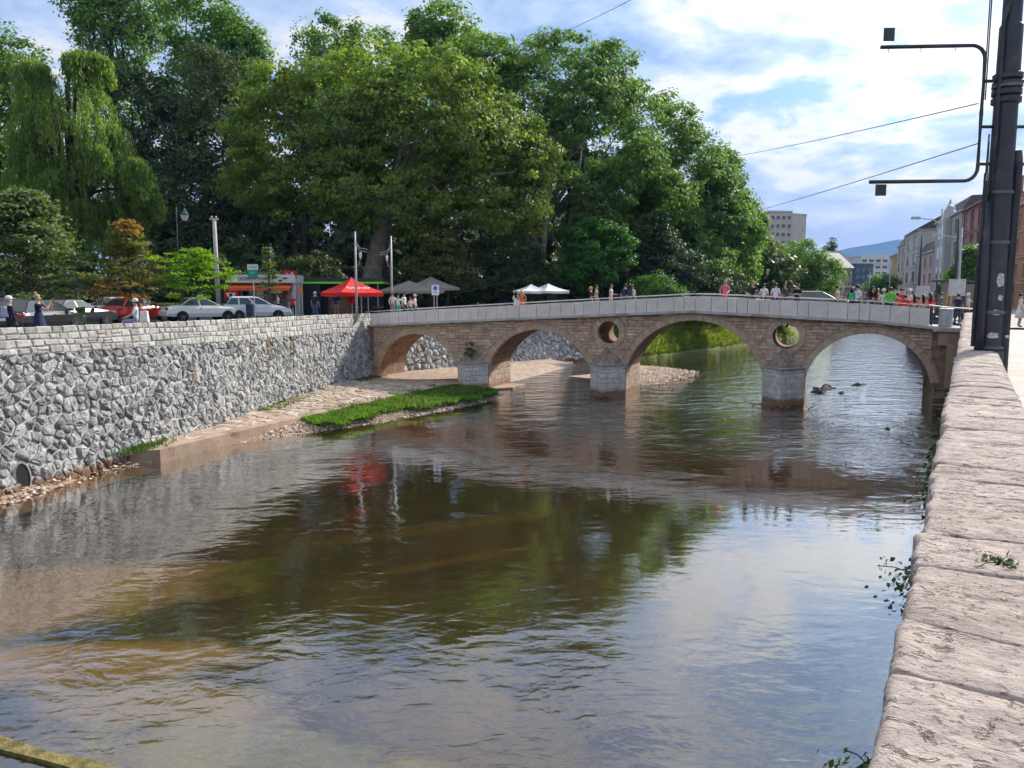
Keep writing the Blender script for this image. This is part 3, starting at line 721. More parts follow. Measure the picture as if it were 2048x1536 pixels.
# ================================================================ THE STONE BRIDGE
TILT = R(22.57); BO = Vector((5.525, 44.143, 0)); BW = 3.5
BR = thing('stone_bridge', 'old four arched brown stone bridge with pale parapet slabs and two round openings', 'bridge', BO, -TILT)
def bw(s, y, z): return BO + Vector((math.cos(TILT), -math.sin(TILT), 0)) * s + Vector((math.sin(TILT), math.cos(TILT), 0)) * y + Vector((0, 0, z))
TOP = [(-17, 4.58), (-15.8, 4.64), (-12.56, 4.86), (-4.0, 5.33), (4.7, 5.79), (13.7, 5.40), (16.2, 5.20), (19, 5.0)]
BOT = [(-17, 3.80), (-15.8, 3.86), (-12.56, 4.06), (-4.0, 4.50), (4.7, 4.93), (13.7, 4.50), (16.2, 4.26), (19, 4.1)]
def topz(s): return poly_at(TOP, s)
def botz(s): return poly_at(BOT, s)
ARCH = [(-15.55, -9.6, 1.15, 3.37), (-7.55, -1.05, 1.55, 3.77), (1.05, 8.5, 1.7, 4.44), (10.62, 16.45, 1.45, 3.87)]
OCU = [(0.0, 3.67, .66), (9.58, 3.64, .68)]
def circ(a):
    s0, s1, zs, zc = a; h = (s1 - s0) / 2; r = zc - zs; Rr = (h * h + r * r) / (2 * r); return (s0 + s1) / 2, zc - Rr, Rr
def intr(s):
    for a in ARCH:
        if a[0] < s < a[1]:
            c, z, r = circ(a); return z + math.sqrt(max(0, r * r - (s - c) ** 2))
    return None
brown = stone_mat('bridge_stone', [(.42, .285, .195), (.52, .375, .255), (.58, .43, .305), (.48, .325, .22), (.63, .505, .38), (.45, .27, .195)], 5, .8, .24)
soff_m = stone_mat('bridge_core', [(.28, .185, .125), (.34, .235, .16)], 3.5, .9, .35, wet=((.36, .27, .20), .9, .8))
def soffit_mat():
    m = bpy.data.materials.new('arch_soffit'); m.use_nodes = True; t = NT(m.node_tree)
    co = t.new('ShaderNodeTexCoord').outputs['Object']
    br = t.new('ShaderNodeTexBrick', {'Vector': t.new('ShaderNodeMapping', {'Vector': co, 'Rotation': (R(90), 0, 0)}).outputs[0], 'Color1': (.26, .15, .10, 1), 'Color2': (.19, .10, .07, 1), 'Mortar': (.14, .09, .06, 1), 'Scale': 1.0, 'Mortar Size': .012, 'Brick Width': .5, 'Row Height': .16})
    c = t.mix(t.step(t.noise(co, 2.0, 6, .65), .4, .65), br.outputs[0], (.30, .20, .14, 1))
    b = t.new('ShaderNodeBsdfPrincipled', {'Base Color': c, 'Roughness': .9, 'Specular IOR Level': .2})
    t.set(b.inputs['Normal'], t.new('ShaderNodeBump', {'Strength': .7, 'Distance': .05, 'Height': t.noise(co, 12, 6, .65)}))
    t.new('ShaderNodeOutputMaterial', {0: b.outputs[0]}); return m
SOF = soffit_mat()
# face sheets with arch and round openings
ss = set(np.round(np.arange(-17.0, 18.6, .22), 3))
for a in ARCH:
    ss |= {a[0], a[1], a[0] + 1e-3, a[1] - 1e-3}; ss |= set(np.round(np.linspace(a[0] + .02, a[0] + .5, 6), 3)) | set(np.round(np.linspace(a[1] - .5, a[1] - .02, 6), 3))
for c, z, r in OCU: ss |= set(np.round(c - r * np.cos(np.linspace(0, math.pi, 21)), 4))
ss = sorted(ss)
for nm, y in (('spandrel_wall', .035), ('rear_spandrel_wall', BW)):
    V = []; F = []
    def quad(s0, a0, b0, s1, a1, b1):
        o = len(V); V.extend([(s0, y, a0), (s1, y, a1), (s1, y, b1), (s0, y, b0)]); F.append([o, o + 1, o + 2, o + 3])
    for s0, s1 in zip(ss, ss[1:]):
        m_ = (s0 + s1) / 2; e0 = intr(s0 + 1e-6); e1 = intr(s1 - 1e-6); em = intr(m_)
        if em is None: a0 = a1 = -.7
        else: a0, a1 = (e0 if e0 is not None else intr(s0 + 2e-3) or -.7), (e1 if e1 is not None else intr(s1 - 2e-3) or -.7)
        oc = [q for q in OCU if abs(m_ - q[0]) < q[2]]
        if oc:
            c, z, r = oc[0]; h0 = math.sqrt(max(0, r * r - (s0 - c) ** 2)); h1 = math.sqrt(max(0, r * r - (s1 - c) ** 2))
            quad(s0, a0, z - h0, s1, a1, z - h1); quad(s0, z + h0, botz(s0), s1, z + h1, botz(s1))
        else: quad(s0, a0, botz(s0), s1, a1, botz(s1))
    link(nm, np_mesh(nm, V, F, tone=[.3] * len(V)), BR, soff_m)
# vaults and pier sides
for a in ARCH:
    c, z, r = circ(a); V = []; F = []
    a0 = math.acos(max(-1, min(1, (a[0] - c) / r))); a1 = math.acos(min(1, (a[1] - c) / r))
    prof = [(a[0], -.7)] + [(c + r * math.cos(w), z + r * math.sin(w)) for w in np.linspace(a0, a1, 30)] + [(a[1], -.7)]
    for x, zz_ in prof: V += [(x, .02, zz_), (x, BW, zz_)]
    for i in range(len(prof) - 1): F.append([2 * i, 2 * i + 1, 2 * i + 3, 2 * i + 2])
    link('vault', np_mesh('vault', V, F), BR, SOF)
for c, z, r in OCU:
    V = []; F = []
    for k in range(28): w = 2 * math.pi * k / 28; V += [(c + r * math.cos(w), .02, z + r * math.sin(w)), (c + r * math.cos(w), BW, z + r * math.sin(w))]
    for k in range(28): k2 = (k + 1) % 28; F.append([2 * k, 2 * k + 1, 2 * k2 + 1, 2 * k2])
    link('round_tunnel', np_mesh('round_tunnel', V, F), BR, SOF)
# arch rings: one wedge stone after another, with a thin hood line
def wedge(c, z, r0, r1, w0, w1, y0, y1, rnd):
    g = .006 / r0; w0 += g; w1 -= g; r1 += rnd.uniform(-.012, .012); y0 += rnd.uniform(-.012, .008)
    P = [(c + r * math.cos(w), z + r * math.sin(w)) for r, w in ((r0, w0), (r1, w0), (r1, w1), (r0, w1))]
    V = [(x, y0, q) for x, q in P] + [(x, y1, q) for x, q in P]
    return V, [[0, 1, 2, 3], [7, 6, 5, 4], [0, 4, 5, 1], [1, 5, 6, 2], [2, 6, 7, 3], [3, 7, 4, 0]], rnd.random()
rnd = random.Random(12); ring_m = stone_mat('arch_stone', [(.43, .315, .215), (.50, .375, .265), (.47, .335, .23), (.56, .44, .325)], 5, .6, .2)
items = []; hood = MB()
for a in ARCH:
    c, z, r = circ(a); w0 = math.acos((a[0] - c) / r); w1 = math.acos((a[1] - c) / r); n = int(abs(w0 - w1) * r / .36)
    cuts = [lerp(w0, w1, (k + (rnd.uniform(-.22, .22) if 0 < k < n else 0)) / n) for k in range(n + 1)]
    for k in range(n): items.append(wedge(c, z, r - .015, r + .34, cuts[k + 1], cuts[k], -.045, .4, rnd))
    pts = [(c + (r + .375) * math.cos(w), -.05, z + (r + .375) * math.sin(w)) for w in np.linspace(w0, w1, 40)]
    hood.tube([p for p in pts if p[2] < botz(p[0]) - .02], .035, 5)
for c, z, r in OCU:
    n = 17
    for k in range(n): items.append(wedge(c, z, r - .012, r + .30, 2 * math.pi * k / n, 2 * math.pi * (k + 1) / n, -.04, .4, rnd))
    hood.tube([(c + (r + .33) * math.cos(w), -.045, z + (r + .33) * math.sin(w)) for w in np.linspace(R(-25), R(205), 30)], .028, 5)
pieces(BR, 'arch_stone', items, ring_m)
hood.build('hood_moulding', ring_m, BR, tone=.0)  # darkest stone tone: the moulding's shadow line is put into its colour
# coursed face stones
items = []; z = .1; rnd = random.Random(5)
while z < 5.0:
    h = rnd.uniform(.155, .24); zm = z + h / 2; s = -15.75; iv = []
    grid = np.arange(-15.75, 16.4, .04); ok = []
    for g in grid:
        e = None; bad = z + h > botz(g) - .01
        for a in ARCH:
            c, cz, r = circ(a)
            if a[0] - .02 < g < a[1] + .02 and zm < cz + math.sqrt(max(0, (r + .3) ** 2 - (g - c) ** 2)): bad = True
            elif math.hypot(g - c, zm - cz) < r + .3 and zm > cz: bad = True
        for c, cz, r in OCU:
            if math.hypot(g - c, zm - cz) < r + .27: bad = True
        for pc, capz in ((-8.6, 1.6), (0, 1.8), (9.58, 1.92)):
            if abs(g - pc) < 1.0 and zm < capz + .05: bad = True
        ok.append(not bad)
    i = 0
    while i < len(grid):
        if not ok[i]: i += 1; continue
        j = i
        while j < len(grid) and ok[j]: j += 1
        a, b = grid[i], grid[j - 1] + .04; u = a
        while u < b - .02:
            w = min(rnd.uniform(.28, .72), b - u)
            if b - u - w < .12: w = b - u
            q = block(u, u + w, z, z + h, lambda p, v, o: Vector((p, .035 - o, v)), rnd, rnd.uniform(.015, .06), .018, .010)
            if q: items.append(q)
            u += w
        i = j
    z += h
rnd.shuffle(items)
pieces(BR, 'face_stone', items, brown, 300, 'face_stones_small', key=lambda q: -((q[0][1][0] - q[0][0][0]) * (q[0][3][2] - q[0][0][2])))

# piers: pointed cutwaters of pale blocks, cap moulding, rough stone pyramid
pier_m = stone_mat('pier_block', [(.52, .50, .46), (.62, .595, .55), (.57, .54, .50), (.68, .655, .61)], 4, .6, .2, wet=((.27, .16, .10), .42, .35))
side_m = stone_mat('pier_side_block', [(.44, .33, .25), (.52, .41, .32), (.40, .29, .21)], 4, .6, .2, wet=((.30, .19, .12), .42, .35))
core_m = stone_mat('pier_core', [(.10, .095, .09), (.14, .13, .12)], 4, .6, .2)
pyr_m = stone_mat('pier_cap_rubble', [(.24, .19, .145), (.33, .27, .215)], 3.2, 1.0, .4)
PIERS = [(-8.6, 1.60, .12, 2.75), (0.0, 1.80, -.7, 2.92), (9.56, 1.92, -.7, 3.05)]
rnd = random.Random(6); allp = []; sidep = []
for pc, cz, bz, apz in PIERS:
    hw, pr, sk = 1.04, 1.15, -.05
    L, T, Rr_ = (pc - hw, 0.0), (pc + sk, -pr), (pc + hw, 0.0)
    m = MB(); m.prism([(L[0] + .05, .1), (L[0] + .05, 0), (T[0], T[1] + .06), (Rr_[0] - .05, 0), (Rr_[0] - .05, .1)], 'z', -.7, cz); m.build('cutwater_core', core_m, BR, tone=.5)
    for A, B in ((L, T), (T, Rr_)):
        A = Vector((*A, 0)); B = Vector((*B, 0)); Ln = (B - A).length; dv = (B - A) / Ln; nv = Vector((dv.y, -dv.x, 0))
        z = cz; rows_ = [.17, .24, .29, .29, .29, .29, .3, .3, .3, .3]
        for rh in rows_:
            z0 = z - rh; u = 0.0
            while u < Ln - .03:
                w = min(rnd.choice([.34, .45, .55, .72]), Ln - u)
                if Ln - u - w < .18: w = Ln - u
                q = block(u, u + w, z0, z, lambda p, v, o: A + dv * p + nv * o + Vector((0, 0, v)), rnd, rnd.uniform(.012, .03), .016, .005)
                if q and z > -.35: allp.append(q)
                u += w
            z = z0
    # right-hand flank of the pier under the arch
    z = cz - .1; rh = .36
    while z > -.4:
        u = .05
        while u < BW - .02:
            w = min(rnd.choice([.6, .8, 1.0]), BW - u)
            if BW - u - w < .3: w = BW - u
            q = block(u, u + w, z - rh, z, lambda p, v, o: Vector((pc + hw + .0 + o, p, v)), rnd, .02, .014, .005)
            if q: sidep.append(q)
            u += w
        z -= rh
    m = MB()
    for k, (g, za, zb) in enumerate(((.045, cz - .01, cz + .05), (.095, cz + .05, cz + .12))):
        m.prism([(L[0] - g, -.0), (T[0], T[1] - g * 1.5), (Rr_[0] + g, .0), (Rr_[0] + g, .12), (L[0] - g, .12)], 'z', za, zb)
    m.build('cap_moulding', stone_mat('cap_stone', [(.36, .33, .29), (.44, .41, .37)], 4, .6, .25), BR, tone=.5)
    # rough half pyramid
    V = []; F = []; N = 9; ap = Vector((pc - .05, .02, apz))
    ring = [Vector((L[0] + .06, -.0, 0)), Vector((T[0], T[1] + .1, 0)), Vector((Rr_[0] - .06, 0, 0))]
    basep = [ring[0].lerp(ring[1], i / N) for i in range(N)] + [ring[1].lerp(ring[2], i / N) for i in range(N + 1)]
    for j in range(9):
        f = j / 8
        for b in basep:
            q = Vector((b.x, b.y, cz + .11)).lerp(ap, f); nz = mnoise.fractal(q * 2.4 + Vector((pc, 0, 0)), 1.0, 2.0, 4) * .09 * (1 if 0 < j < 8 else .2)
            V.append(q + Vector((nz * .5, -abs(nz), nz * .7)))
    n = len(basep)
    for j in range(8):
        for i in range(n - 1): F.append([j * n + i, j * n + i + 1, (j + 1) * n + i + 1, (j + 1) * n + i])
    link('cap_pyramid', np_mesh('cap_pyramid', V, F, tone=[.5] * len(V)), BR, pyr_m)
    # plinth
    if bz > 0:
        m = MB(); m.prism([(pc - 1.3, -.2), (pc - .2, -1.5), (pc + 1.3, -.3), (pc + 2.3, .9), (pc + 2.3, 3.0), (pc + 1.0, 3.0)], 'z', -.7, .12); m.build('pier_footing', kerbc, BR, bevel=.03)
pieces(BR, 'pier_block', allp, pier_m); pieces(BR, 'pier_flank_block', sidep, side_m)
# deck, slabs of the parapet, coping and rail
slab_m = stone_mat('parapet_slab', [(.62, .555, .51), (.68, .61, .56), (.645, .58, .53), (.72, .65, .60)], 2.0, .25, .08, rough=.75)
conc = mat('bridge_concrete', (.40, .38, .35), (.50, .48, .45), .85, 2.5, bump=.3, bscale=20, stain=((.28, .26, .23), 1.2, .5, .7))
deck_m = mat('bridge_deck', (.34, .31, .28), (.44, .41, .37), .88, 1.5)
def along(name, s0, s1, prof, m, zf, step=1.2):
    """sweep a (y,z) profile along the bridge; z relative to zf(s)"""
    S = sorted(set(list(np.arange(s0, s1, step)) + [s1] + [q[0] for q in TOP if s0 < q[0] < s1])); V = []; F = []; n = len(prof)
    for s in S: V += [(s, y, zf(s) + z) for y, z in prof]
    for i in range(len(S) - 1):
        for k in range(n): k2 = (k + 1) % n; F.append([i * n + k, i * n + n + k, i * n + n + k2, i * n + k2])
    F += [list(range(n)), [(len(S) - 1) * n + k for k in range(n)][::-1]]
    return link(name, np_mesh(name, V, F), BR, m)
along('deck', -17.2, 18.9, [(-.12, -.06), (BW + .5, -.06), (BW + .5, .02), (-.12, .02)], deck_m, botz)
along('slab_ledge', -15.75, 18.9, [(-.33, -.10), (.1, -.10), (.1, .035), (-.33, .035)], conc, botz)
along('parapet_core', -15.7, 16.15, [(-.14, .03), (-.03, .03), (-.03, -.001), (-.14, -.001)], conc, lambda s: topz(s) if False else botz(s))
items = []; s = -15.75; rnd = random.Random(8)
while s < 16.15:
    w = rnd.choice([.48, .55, .6, .66, .85, .92]); e = min(s + w, 16.2)
    if 16.2 - e < .3: e = 16.2
    g = .012; y0 = -.26 + rnd.uniform(-.012, .012); V = []
    for y in (y0, -.12):
        for x, f in ((s + g, 0), (e - g, 0), (e - g, 1), (s + g, 1)): V.append((x, y, lerp(botz(x) + .04, topz(x) - .06, f) + (rnd.uniform(-.008, .008) if f else 0)))
    items.append((V, [[0, 1, 2, 3], [7, 6, 5, 4], [0, 4, 5, 1], [1, 5, 6, 2], [2, 6, 7, 3], [3, 7, 4, 0]], rnd.random())); s = e
pieces(BR, 'parapet_slab', items, slab_m)
along('parapet_backing', -15.75, 16.2, [(-.118, .02), (-.02, .02), (-.02, .76), (-.118, .76)], conc, botz)
along('rear_parapet', -15.75, 16.2, [(BW + .3, .02), (BW + .45, .02), (BW + .45, .82), (BW + .3, .82)], conc, botz)
rail_m = mat('rail_metal', (.60, .60, .58), (.50, .50, .48), .45, 6, metallic=.5, spec=.5)
dark_m = mat('dark_metal', (.035, .037, .042), (.06, .06, .065), .5, 5, metallic=.4, spec=.5)
m = MB(); S = list(np.arange(-16.3, 16.3, .9)) + [16.2]
m.tube([(s, -.10, topz(s) + .09) for s in S], .028, 6); m.build('handrail', rail_m, BR, smooth=True)
for s in np.arange(-15.2, 16.2, 1.75): MB().tube([(s, -.10, topz(s) - .12), (s, -.10, topz(s) + .08)], .018, 6).build('rail_post', dark_m, BR)
m = MB(); m.tube([(s, BW + .36, topz(s) + .11) for s in S], .028, 6); m.build('rear_handrail', rail_m, BR, smooth=True)
# railing at the right end
RE = thing('end_railing', 'grey metal railing closing the right end of the bridge beside the parapet', 'railing', BO, -TILT)
zt = lambda s: botz(s) + .98
MB().tube([(16.15, -.2, topz(16.2) + .10), (17.0, -.2, zt(17)), (18.95, -.2, zt(18.95))], .035, 8).build('top_rail', rail_m, RE)
for s in (16.3, 17.55, 17.68, 18.25, 18.34): MB().tube([(s, -.2, botz(s)), (s, -.2, zt(s) - .02)], .022, 6).build('post', dark_m, RE)
MB().tube([(17.7, -.2, botz(17.7) + .5), (18.95, -.2, botz(18.95) + .5)], .012, 6).build('mid_rail', rail_m, RE)
b_ = thing('litter_bin', 'grey cylindrical litter bin beside the end of the parapet slabs', 'bin', bw(16.95, .35, botz(16.95) + .02))
MB().lathe([(.28, 0), (.31, .05), (.31, .82), (.27, .86)], n=16).build('drum', mat('galvanised', (.36, .37, .37), (.46, .47, .47), .5, 3, metallic=.4), b_, smooth=False)
MB().lathe([(.33, .86), (.33, .90), (.18, .96)], n=16).build('lid', mat('galvanised_pale', (.6, .61, .6), rough=.5, metallic=.3), b_)
# abutment at the right bank
AB = thing('bridge_abutment', 'tan concrete T shaped abutment at the right end of the bridge above layered stone', 'abutment', BO, -TILT)
tan = mat('abutment_render', (.34, .245, .165), (.40, .30, .21), .9, 2.0, bump=.25, bscale=25, stain=((.27, .19, .13), .9, .5, .7))
box('landing_slab', (16.35, -.42, 4.02), (19.2, .6, 4.22), conc, AB, .02)
box('head_beam', (16.62, -.30, 3.35), (18.5, .5, 4.0), tan, AB, .02)
box('column', (17.02, -.32, 1.25), (17.78, .3, 3.36), tan, AB, .02)
box('side_wall', (17.7, -.12, .9), (18.6, .5, 3.34), tan, AB)
box('core_wall', (16.45, .04, -.7), (19.6, BW, 4.0), soff_m, AB)
items = []; rnd = random.Random(15)
for k, z in enumerate(np.arange(-.4, 1.25, .19)):
    u = 16.55 + rnd.uniform(-.08, .05)
    while u < 18.5:
        w = rnd.uniform(.4, .95); q = block(u, u + w, z, z + .19, lambda p, v, o: Vector((p, -.25 - o * 1.6 - (1.2 - z) * .12, v)), rnd, rnd.uniform(.05, .16), .02)
        if q: items.append(q)
        u += w
for z in (2.55, 2.8, 3.05):
    q = block(17.85, 18.5, z, z + .18, lambda p, v, o: Vector((p, -.25 - o * 1.5, v)), rnd, .12, .02); items.append(q)
pieces(AB, 'layered_stone', items, stone_mat('layered_rock', [(.24, .19, .13), (.33, .27, .20), (.20, .15, .10), (.30, .28, .24)], 5, .9, .35, wet=((.12, .08, .05), .2, .4)))
box('stone_fill', (16.6, -.2, -.7), (18.6, .1, 1.3), core_m, AB)
MB().lathe([(.02, 0), (.2, .02), (.2, .26), (.02, .28)], n=14).build('pipe_end', mat('pipe_pale', (.45, .46, .46), (.2, .2, .2), .6, 3), AB).matrix_local = Matrix.Translation((18.25, -.35, 3.15)) @ Matrix.Rotation(R(90), 4, 'X')
# drift wood caught at the piers
drift_m = mat('driftwood', (.16, .10, .06), (.30, .21, .13), .9, 4, bump=.5)
for nm, c0, n, lab in (('driftwood', bw(-.3, -1.35, .02), 26, 'tangle of dark branches caught at the foot of the second pier'), ('driftwood', bw(9.5, -1.3, .02), 34, 'broken branches caught at the foot of the third pier beside the right arch')):
    rnd = random.Random(n); m = MB()
    for _ in range(n):
        p = c0 + Vector((rnd.gauss(0, .55), rnd.gauss(.1, .28), abs(rnd.gauss(.05, .12)))); a = rnd.uniform(0, 6.28); l = rnd.uniform(.3, 1.1); e = rnd.uniform(-.15, .45)
        q = p + Vector((math.cos(a) * l, math.sin(a) * l * .6, e * l)); mid = p.lerp(q, .5) + Vector((rnd.gauss(0, .05), rnd.gauss(0, .05), .05)); r = rnd.uniform(.012, .04)
        m.tube([p, mid, q], [r, r * .8, r * .35], 5)
    tag(m.build(nm, drift_m), lab, 'driftwood')
rnd = random.Random(2)
rock_m = stone_mat('wet_rock', [(.06, .05, .045), (.14, .12, .10), (.22, .17, .13)], 5, .8, .3)
scatter_stones('river_rock', [tuple(atz(x + rnd.gauss(0, 6), y + rnd.gauss(0, 2.2), .02)) for x, y in [(1655, 778)] * 22 + [(1640, 785), (1646, 790), (1712, 771), (1740, 769), (1665, 773), (1690, 783)]], .2, rock_m, 'small reddish stones breaking the water beyond the right arch', .55, 3, 'stuff')
for i, (x, y, sz, lb) in enumerate(((1714, 771, .34, 'dark boulder alone in the bright water under the right arch'), (1634, 786, .42, 'dark wet boulder against the third pier at the waterline'), (1775, 858, .16, 'small dark stone in the rippled water near the right bank'))):
    q = atz(x, y, .0); o = scatter_stones('boulder', [tuple(q)], sz, rock_m, lb, .7, 40 + i, None); o['category'] = 'boulder'
# ================================================================ TREES
def leaves_mesh(name, C, Nrm, size, tone, rng, aspect=.62, fold=.25, droop=0.0):
    """one folded rhombus per leaf; C centres (n,3), Nrm outward normals"""
    n = len(C); Nv = Nrm + rng.normal(0, .55, (n, 3)); Nv /= np.linalg.norm(Nv, axis=1)[:, None] + 1e-9
    a = rng.normal(0, 1, (n, 3)); a[:, 2] -= droop * 3; U = a - Nv * np.sum(a * Nv, 1)[:, None]; U /= np.linalg.norm(U, axis=1)[:, None] + 1e-9
    W = np.cross(Nv, U); s = size * rng.uniform(.6, 1.35, n); s = s[:, None]
    V = np.empty((n, 4, 3)); V[:, 0] = C - U * s * .5; V[:, 2] = C + U * s * .5
    V[:, 1] = C + W * s * aspect * .5 + Nv * s * fold * .4; V[:, 3] = C - W * s * aspect * .5 + Nv * s * fold * .4
    F = np.arange(n * 4).reshape(n, 4)
    return np_mesh(name, V.reshape(-1, 3), F, tone=np.repeat(tone, 4))
def lobe_cloud(lobes, nclump, per, rc, rng, flat=.65, inner=.55, shellpow=3.0):
    """clump centres in the outer part of a union of ellipsoids, then leaves round every clump"""
    L = np.asarray(lobes, dtype=np.float64); wgt = (L[:, 3] * L[:, 4] + L[:, 3] * L[:, 5] + L[:, 4] * L[:, 5]); wgt /= wgt.sum()
    got = []; 
    while sum(map(len, got)) < nclump:
        k = rng.choice(len(L), nclump, p=wgt); dv = rng.normal(0, 1, (nclump, 3)); dv /= np.linalg.norm(dv, axis=1)[:, None]
        r = inner + (1 - inner) * rng.random(nclump) ** (1 / shellpow)
        P = L[k, :3] + dv * L[k, 3:6] * r[:, None]
        dmin = np.min(np.linalg.norm((P[:, None, :] - L[None, :, :3]) / L[None, :, 3:6], axis=2), axis=1)
        got.append(P[dmin > inner * .92])
    P = np.concatenate(got)[:nclump]
    cen = L[:, :3].mean(0)
    rcl = rc * rng.uniform(.55, 1.35, nclump)
    k = np.repeat(np.arange(nclump), per); n = len(k)
    q = rng.normal(0, 1, (n, 3)); q /= np.linalg.norm(q, axis=1)[:, None]; q *= (rng.random(n) ** (1 / 2.4))[:, None]
    q[:, 2] *= flat; C = P[k] + q * rcl[k][:, None]
    nr = q * .9 + np.array([0, 0, .55]); o = P[k] - cen; o /= np.linalg.norm(o, axis=1)[:, None] + 1e-9; nr = nr + o * .5
    ct = rng.uniform(.0, .75, nclump); tone = np.clip(ct[k] * .75 + rng.uniform(0, .32, n), 0, 1)
    return P, C, nr, tone
def limb_mesh(paths):
    m = MB()
    for pts, rr, n in paths: m.tube(pts, rr, n, cap=False)
    return m
def tree(name, label, base, lobes, leaf, bark, nclump, per, rc, size, trunk_r, fork=.35, seed=1, group=None, lean=(0, 0), limbs=8, flat=.65, droop=0.0, inner=.55, aspect=.62, cat='tree', extra=None):
    """lobes in world metres (cx,cy,cz,rx,ry,rz)"""
    rng = np.random.default_rng(seed); rnd = random.Random(seed); B = Vector(base)
    t = thing(name, label, cat, B, 0, group)
    L = [(x - B.x, y - B.y, z - B.z, a, b, c) for x, y, z, a, b, c in lobes]
    L2 = list(L)                              # smaller lobes bulging from the large ones: an uneven outline
    for l in L:
        for _ in range(5):
            v = Vector((rnd.gauss(0, 1), rnd.gauss(0, 1), rnd.gauss(.25, .8))).normalized(); k = rnd.uniform(.26, .46); e = rnd.uniform(.72, .95)
            L2.append((l[0] + v.x * l[3] * e, l[1] + v.y * l[4] * e, max(l[5] * k + .6, l[2] + v.z * l[5] * e), l[3] * k, l[4] * k, l[5] * k))
    P, C, nr, tone = lobe_cloud(L2, nclump, per, rc, rng, flat, inner)
    if extra is not None: tone = extra(C, tone, rng)
    link('crown', leaves_mesh('crown', C, nr, size, tone, rng, aspect, droop=droop), t, leaf)
    zmin = min(l[2] - l[5] for l in L); zc = sum(l[2] for l in L) / len(L); fz = lerp(max(.5, zmin), zc, fork)
    F0 = Vector((lean[0], lean[1], fz)); paths = []
    prof = [Vector((0, 0, -.15)), Vector((lean[0] * .1, lean[1] * .1, fz * .15)), Vector((lean[0] * .5, lean[1] * .5, fz * .55)), F0]
    paths.append((prof, [trunk_r * 1.5, trunk_r * 1.08, trunk_r * .92, trunk_r * .8], 10))
    for k in range(limbs):
        l = L[k % len(L)]; T = Vector((l[0] + rnd.uniform(-.45, .45) * l[3], l[1] + rnd.uniform(-.45, .45) * l[4], l[2] + rnd.uniform(-.1, .6) * l[5]))
        mid = F0.lerp(T, .45) + Vector((rnd.gauss(0, .06), rnd.gauss(0, .06), .10)) * (T - F0).length
        r0 = trunk_r * rnd.uniform(.38, .62)
        paths.append(([F0 - Vector((0, 0, .3)), F0.lerp(mid, .5) + Vector((0, 0, .05)), mid, T], [r0, r0 * .8, r0 * .6, r0 * .15], 7))
        for _ in range(3):
            d_ = Vector((rnd.gauss(0, 1), rnd.gauss(0, 1), rnd.gauss(.3, .6))).normalized() * min(l[3], l[5]) * rnd.uniform(.5, .8)
            paths.append(([mid, mid + d_ * .5 + Vector((0, 0, .2)), mid + d_], [r0 * .35, r0 * .22, r0 * .06], 5))
    mb = limb_mesh(paths[:1]); mb.build('trunk', bark, t, smooth=True)
    limb_mesh(paths[1:]).build('branches', bark, t, smooth=True)
    return t
def lob(px, py, rx, ry, Y, ryd=None):
    """ellipsoid lobe measured at depth Y: centre and half sizes in photograph pixels"""
    c = atY(px, py, Y); k = Y / FPX; return (c.x, c.y, c.z, rx * k, (ryd or rx * .9 * k), ry * k)
plane_bark = stone_mat('plane_bark', [(.24, .215, .175), (.30, .27, .225)], 1.6, .6, .35)
dark_bark = stone_mat('dark_bark', [(.07, .06, .05), (.10, .085, .07)], 3, .8, .3)
plane_leaf = leaf_mat('plane_leaves', (0.087, 0.135, 0.035), (0.174, 0.244, 0.051), (0.305, 0.365, 0.076), .48)
plane2_leaf = leaf_mat('plane_leaves_deep', (0.071, 0.137, 0.046), (0.137, 0.224, 0.057), (0.242, 0.342, 0.075), .46)
willow_leaf = leaf_mat('willow_leaves', (0.104, 0.166, 0.045), (0.184, 0.271, 0.065), (0.289, 0.378, 0.103), .5)
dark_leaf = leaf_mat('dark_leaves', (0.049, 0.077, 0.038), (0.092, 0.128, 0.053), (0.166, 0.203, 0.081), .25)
lime_leaf = leaf_mat('lime_leaves', (.10, .20, .012), (.20, .34, .020), (.32, .48, .035), .45)
linden_leaf = leaf_mat('linden_leaves', (0.080, 0.114, 0.041), (0.143, 0.194, 0.070), (0.313, 0.330, 0.150), .3)
rust_leaf = leaf_mat('rust_leaves', (0.090, 0.112, 0.027), (0.180, 0.188, 0.042), (0.300, 0.225, 0.060), .35, (0.450, 0.188, 0.068))
mid_leaf = leaf_mat('mid_leaves', (0.073, 0.145, 0.039), (0.137, 0.239, 0.056), (0.246, 0.361, 0.087), .48)
G = 4.35
big = 'tall trees of the riverside park'
# the big plane tree in the middle, leaning trunk
Y0 = 72
tree('plane_tree', 'broad olive green plane tree with thick leaning pale trunk behind the red parasol', (*atY(733, 600, Y0).xy, G),
     [lob(600, 300, 130, 120, Y0), lob(700, 240, 150, 125, Y0), lob(820, 270, 150, 130, Y0), lob(560, 255, 95, 95, Y0 - 2), lob(640, 390, 120, 70, Y0 - 3), lob(780, 400, 130, 70, Y0 - 2), lob(960, 300, 130, 110, Y0), lob(1000, 380, 90, 90, Y0 - 2), lob(880, 180, 110, 80, Y0 + 2), lob(740, 160, 90, 70, Y0 + 3)],
     plane_leaf, plane_bark, 1750, 74, 1.15, .335, .85, fork=.28, seed=2, group=big, lean=(1.9, 0), limbs=14, flat=.5)
tree('plane_tree', 'tallest plane tree, its rounded top standing above the middle arch', (*atY(1065, 600, 84).xy, G),
     [lob(1130, 190, 130, 120, 84), lob(1050, 240, 110, 130, 86), lob(1200, 280, 130, 130, 83), lob(1130, 380, 150, 110, 84), lob(1250, 400, 110, 110, 84), lob(960, 160, 90, 85, 88)],
     plane2_leaf, plane_bark, 1500, 60, 1.25, .385, .6, fork=.32, seed=3, group=big, lean=(1.5, 0), limbs=12, flat=.5)
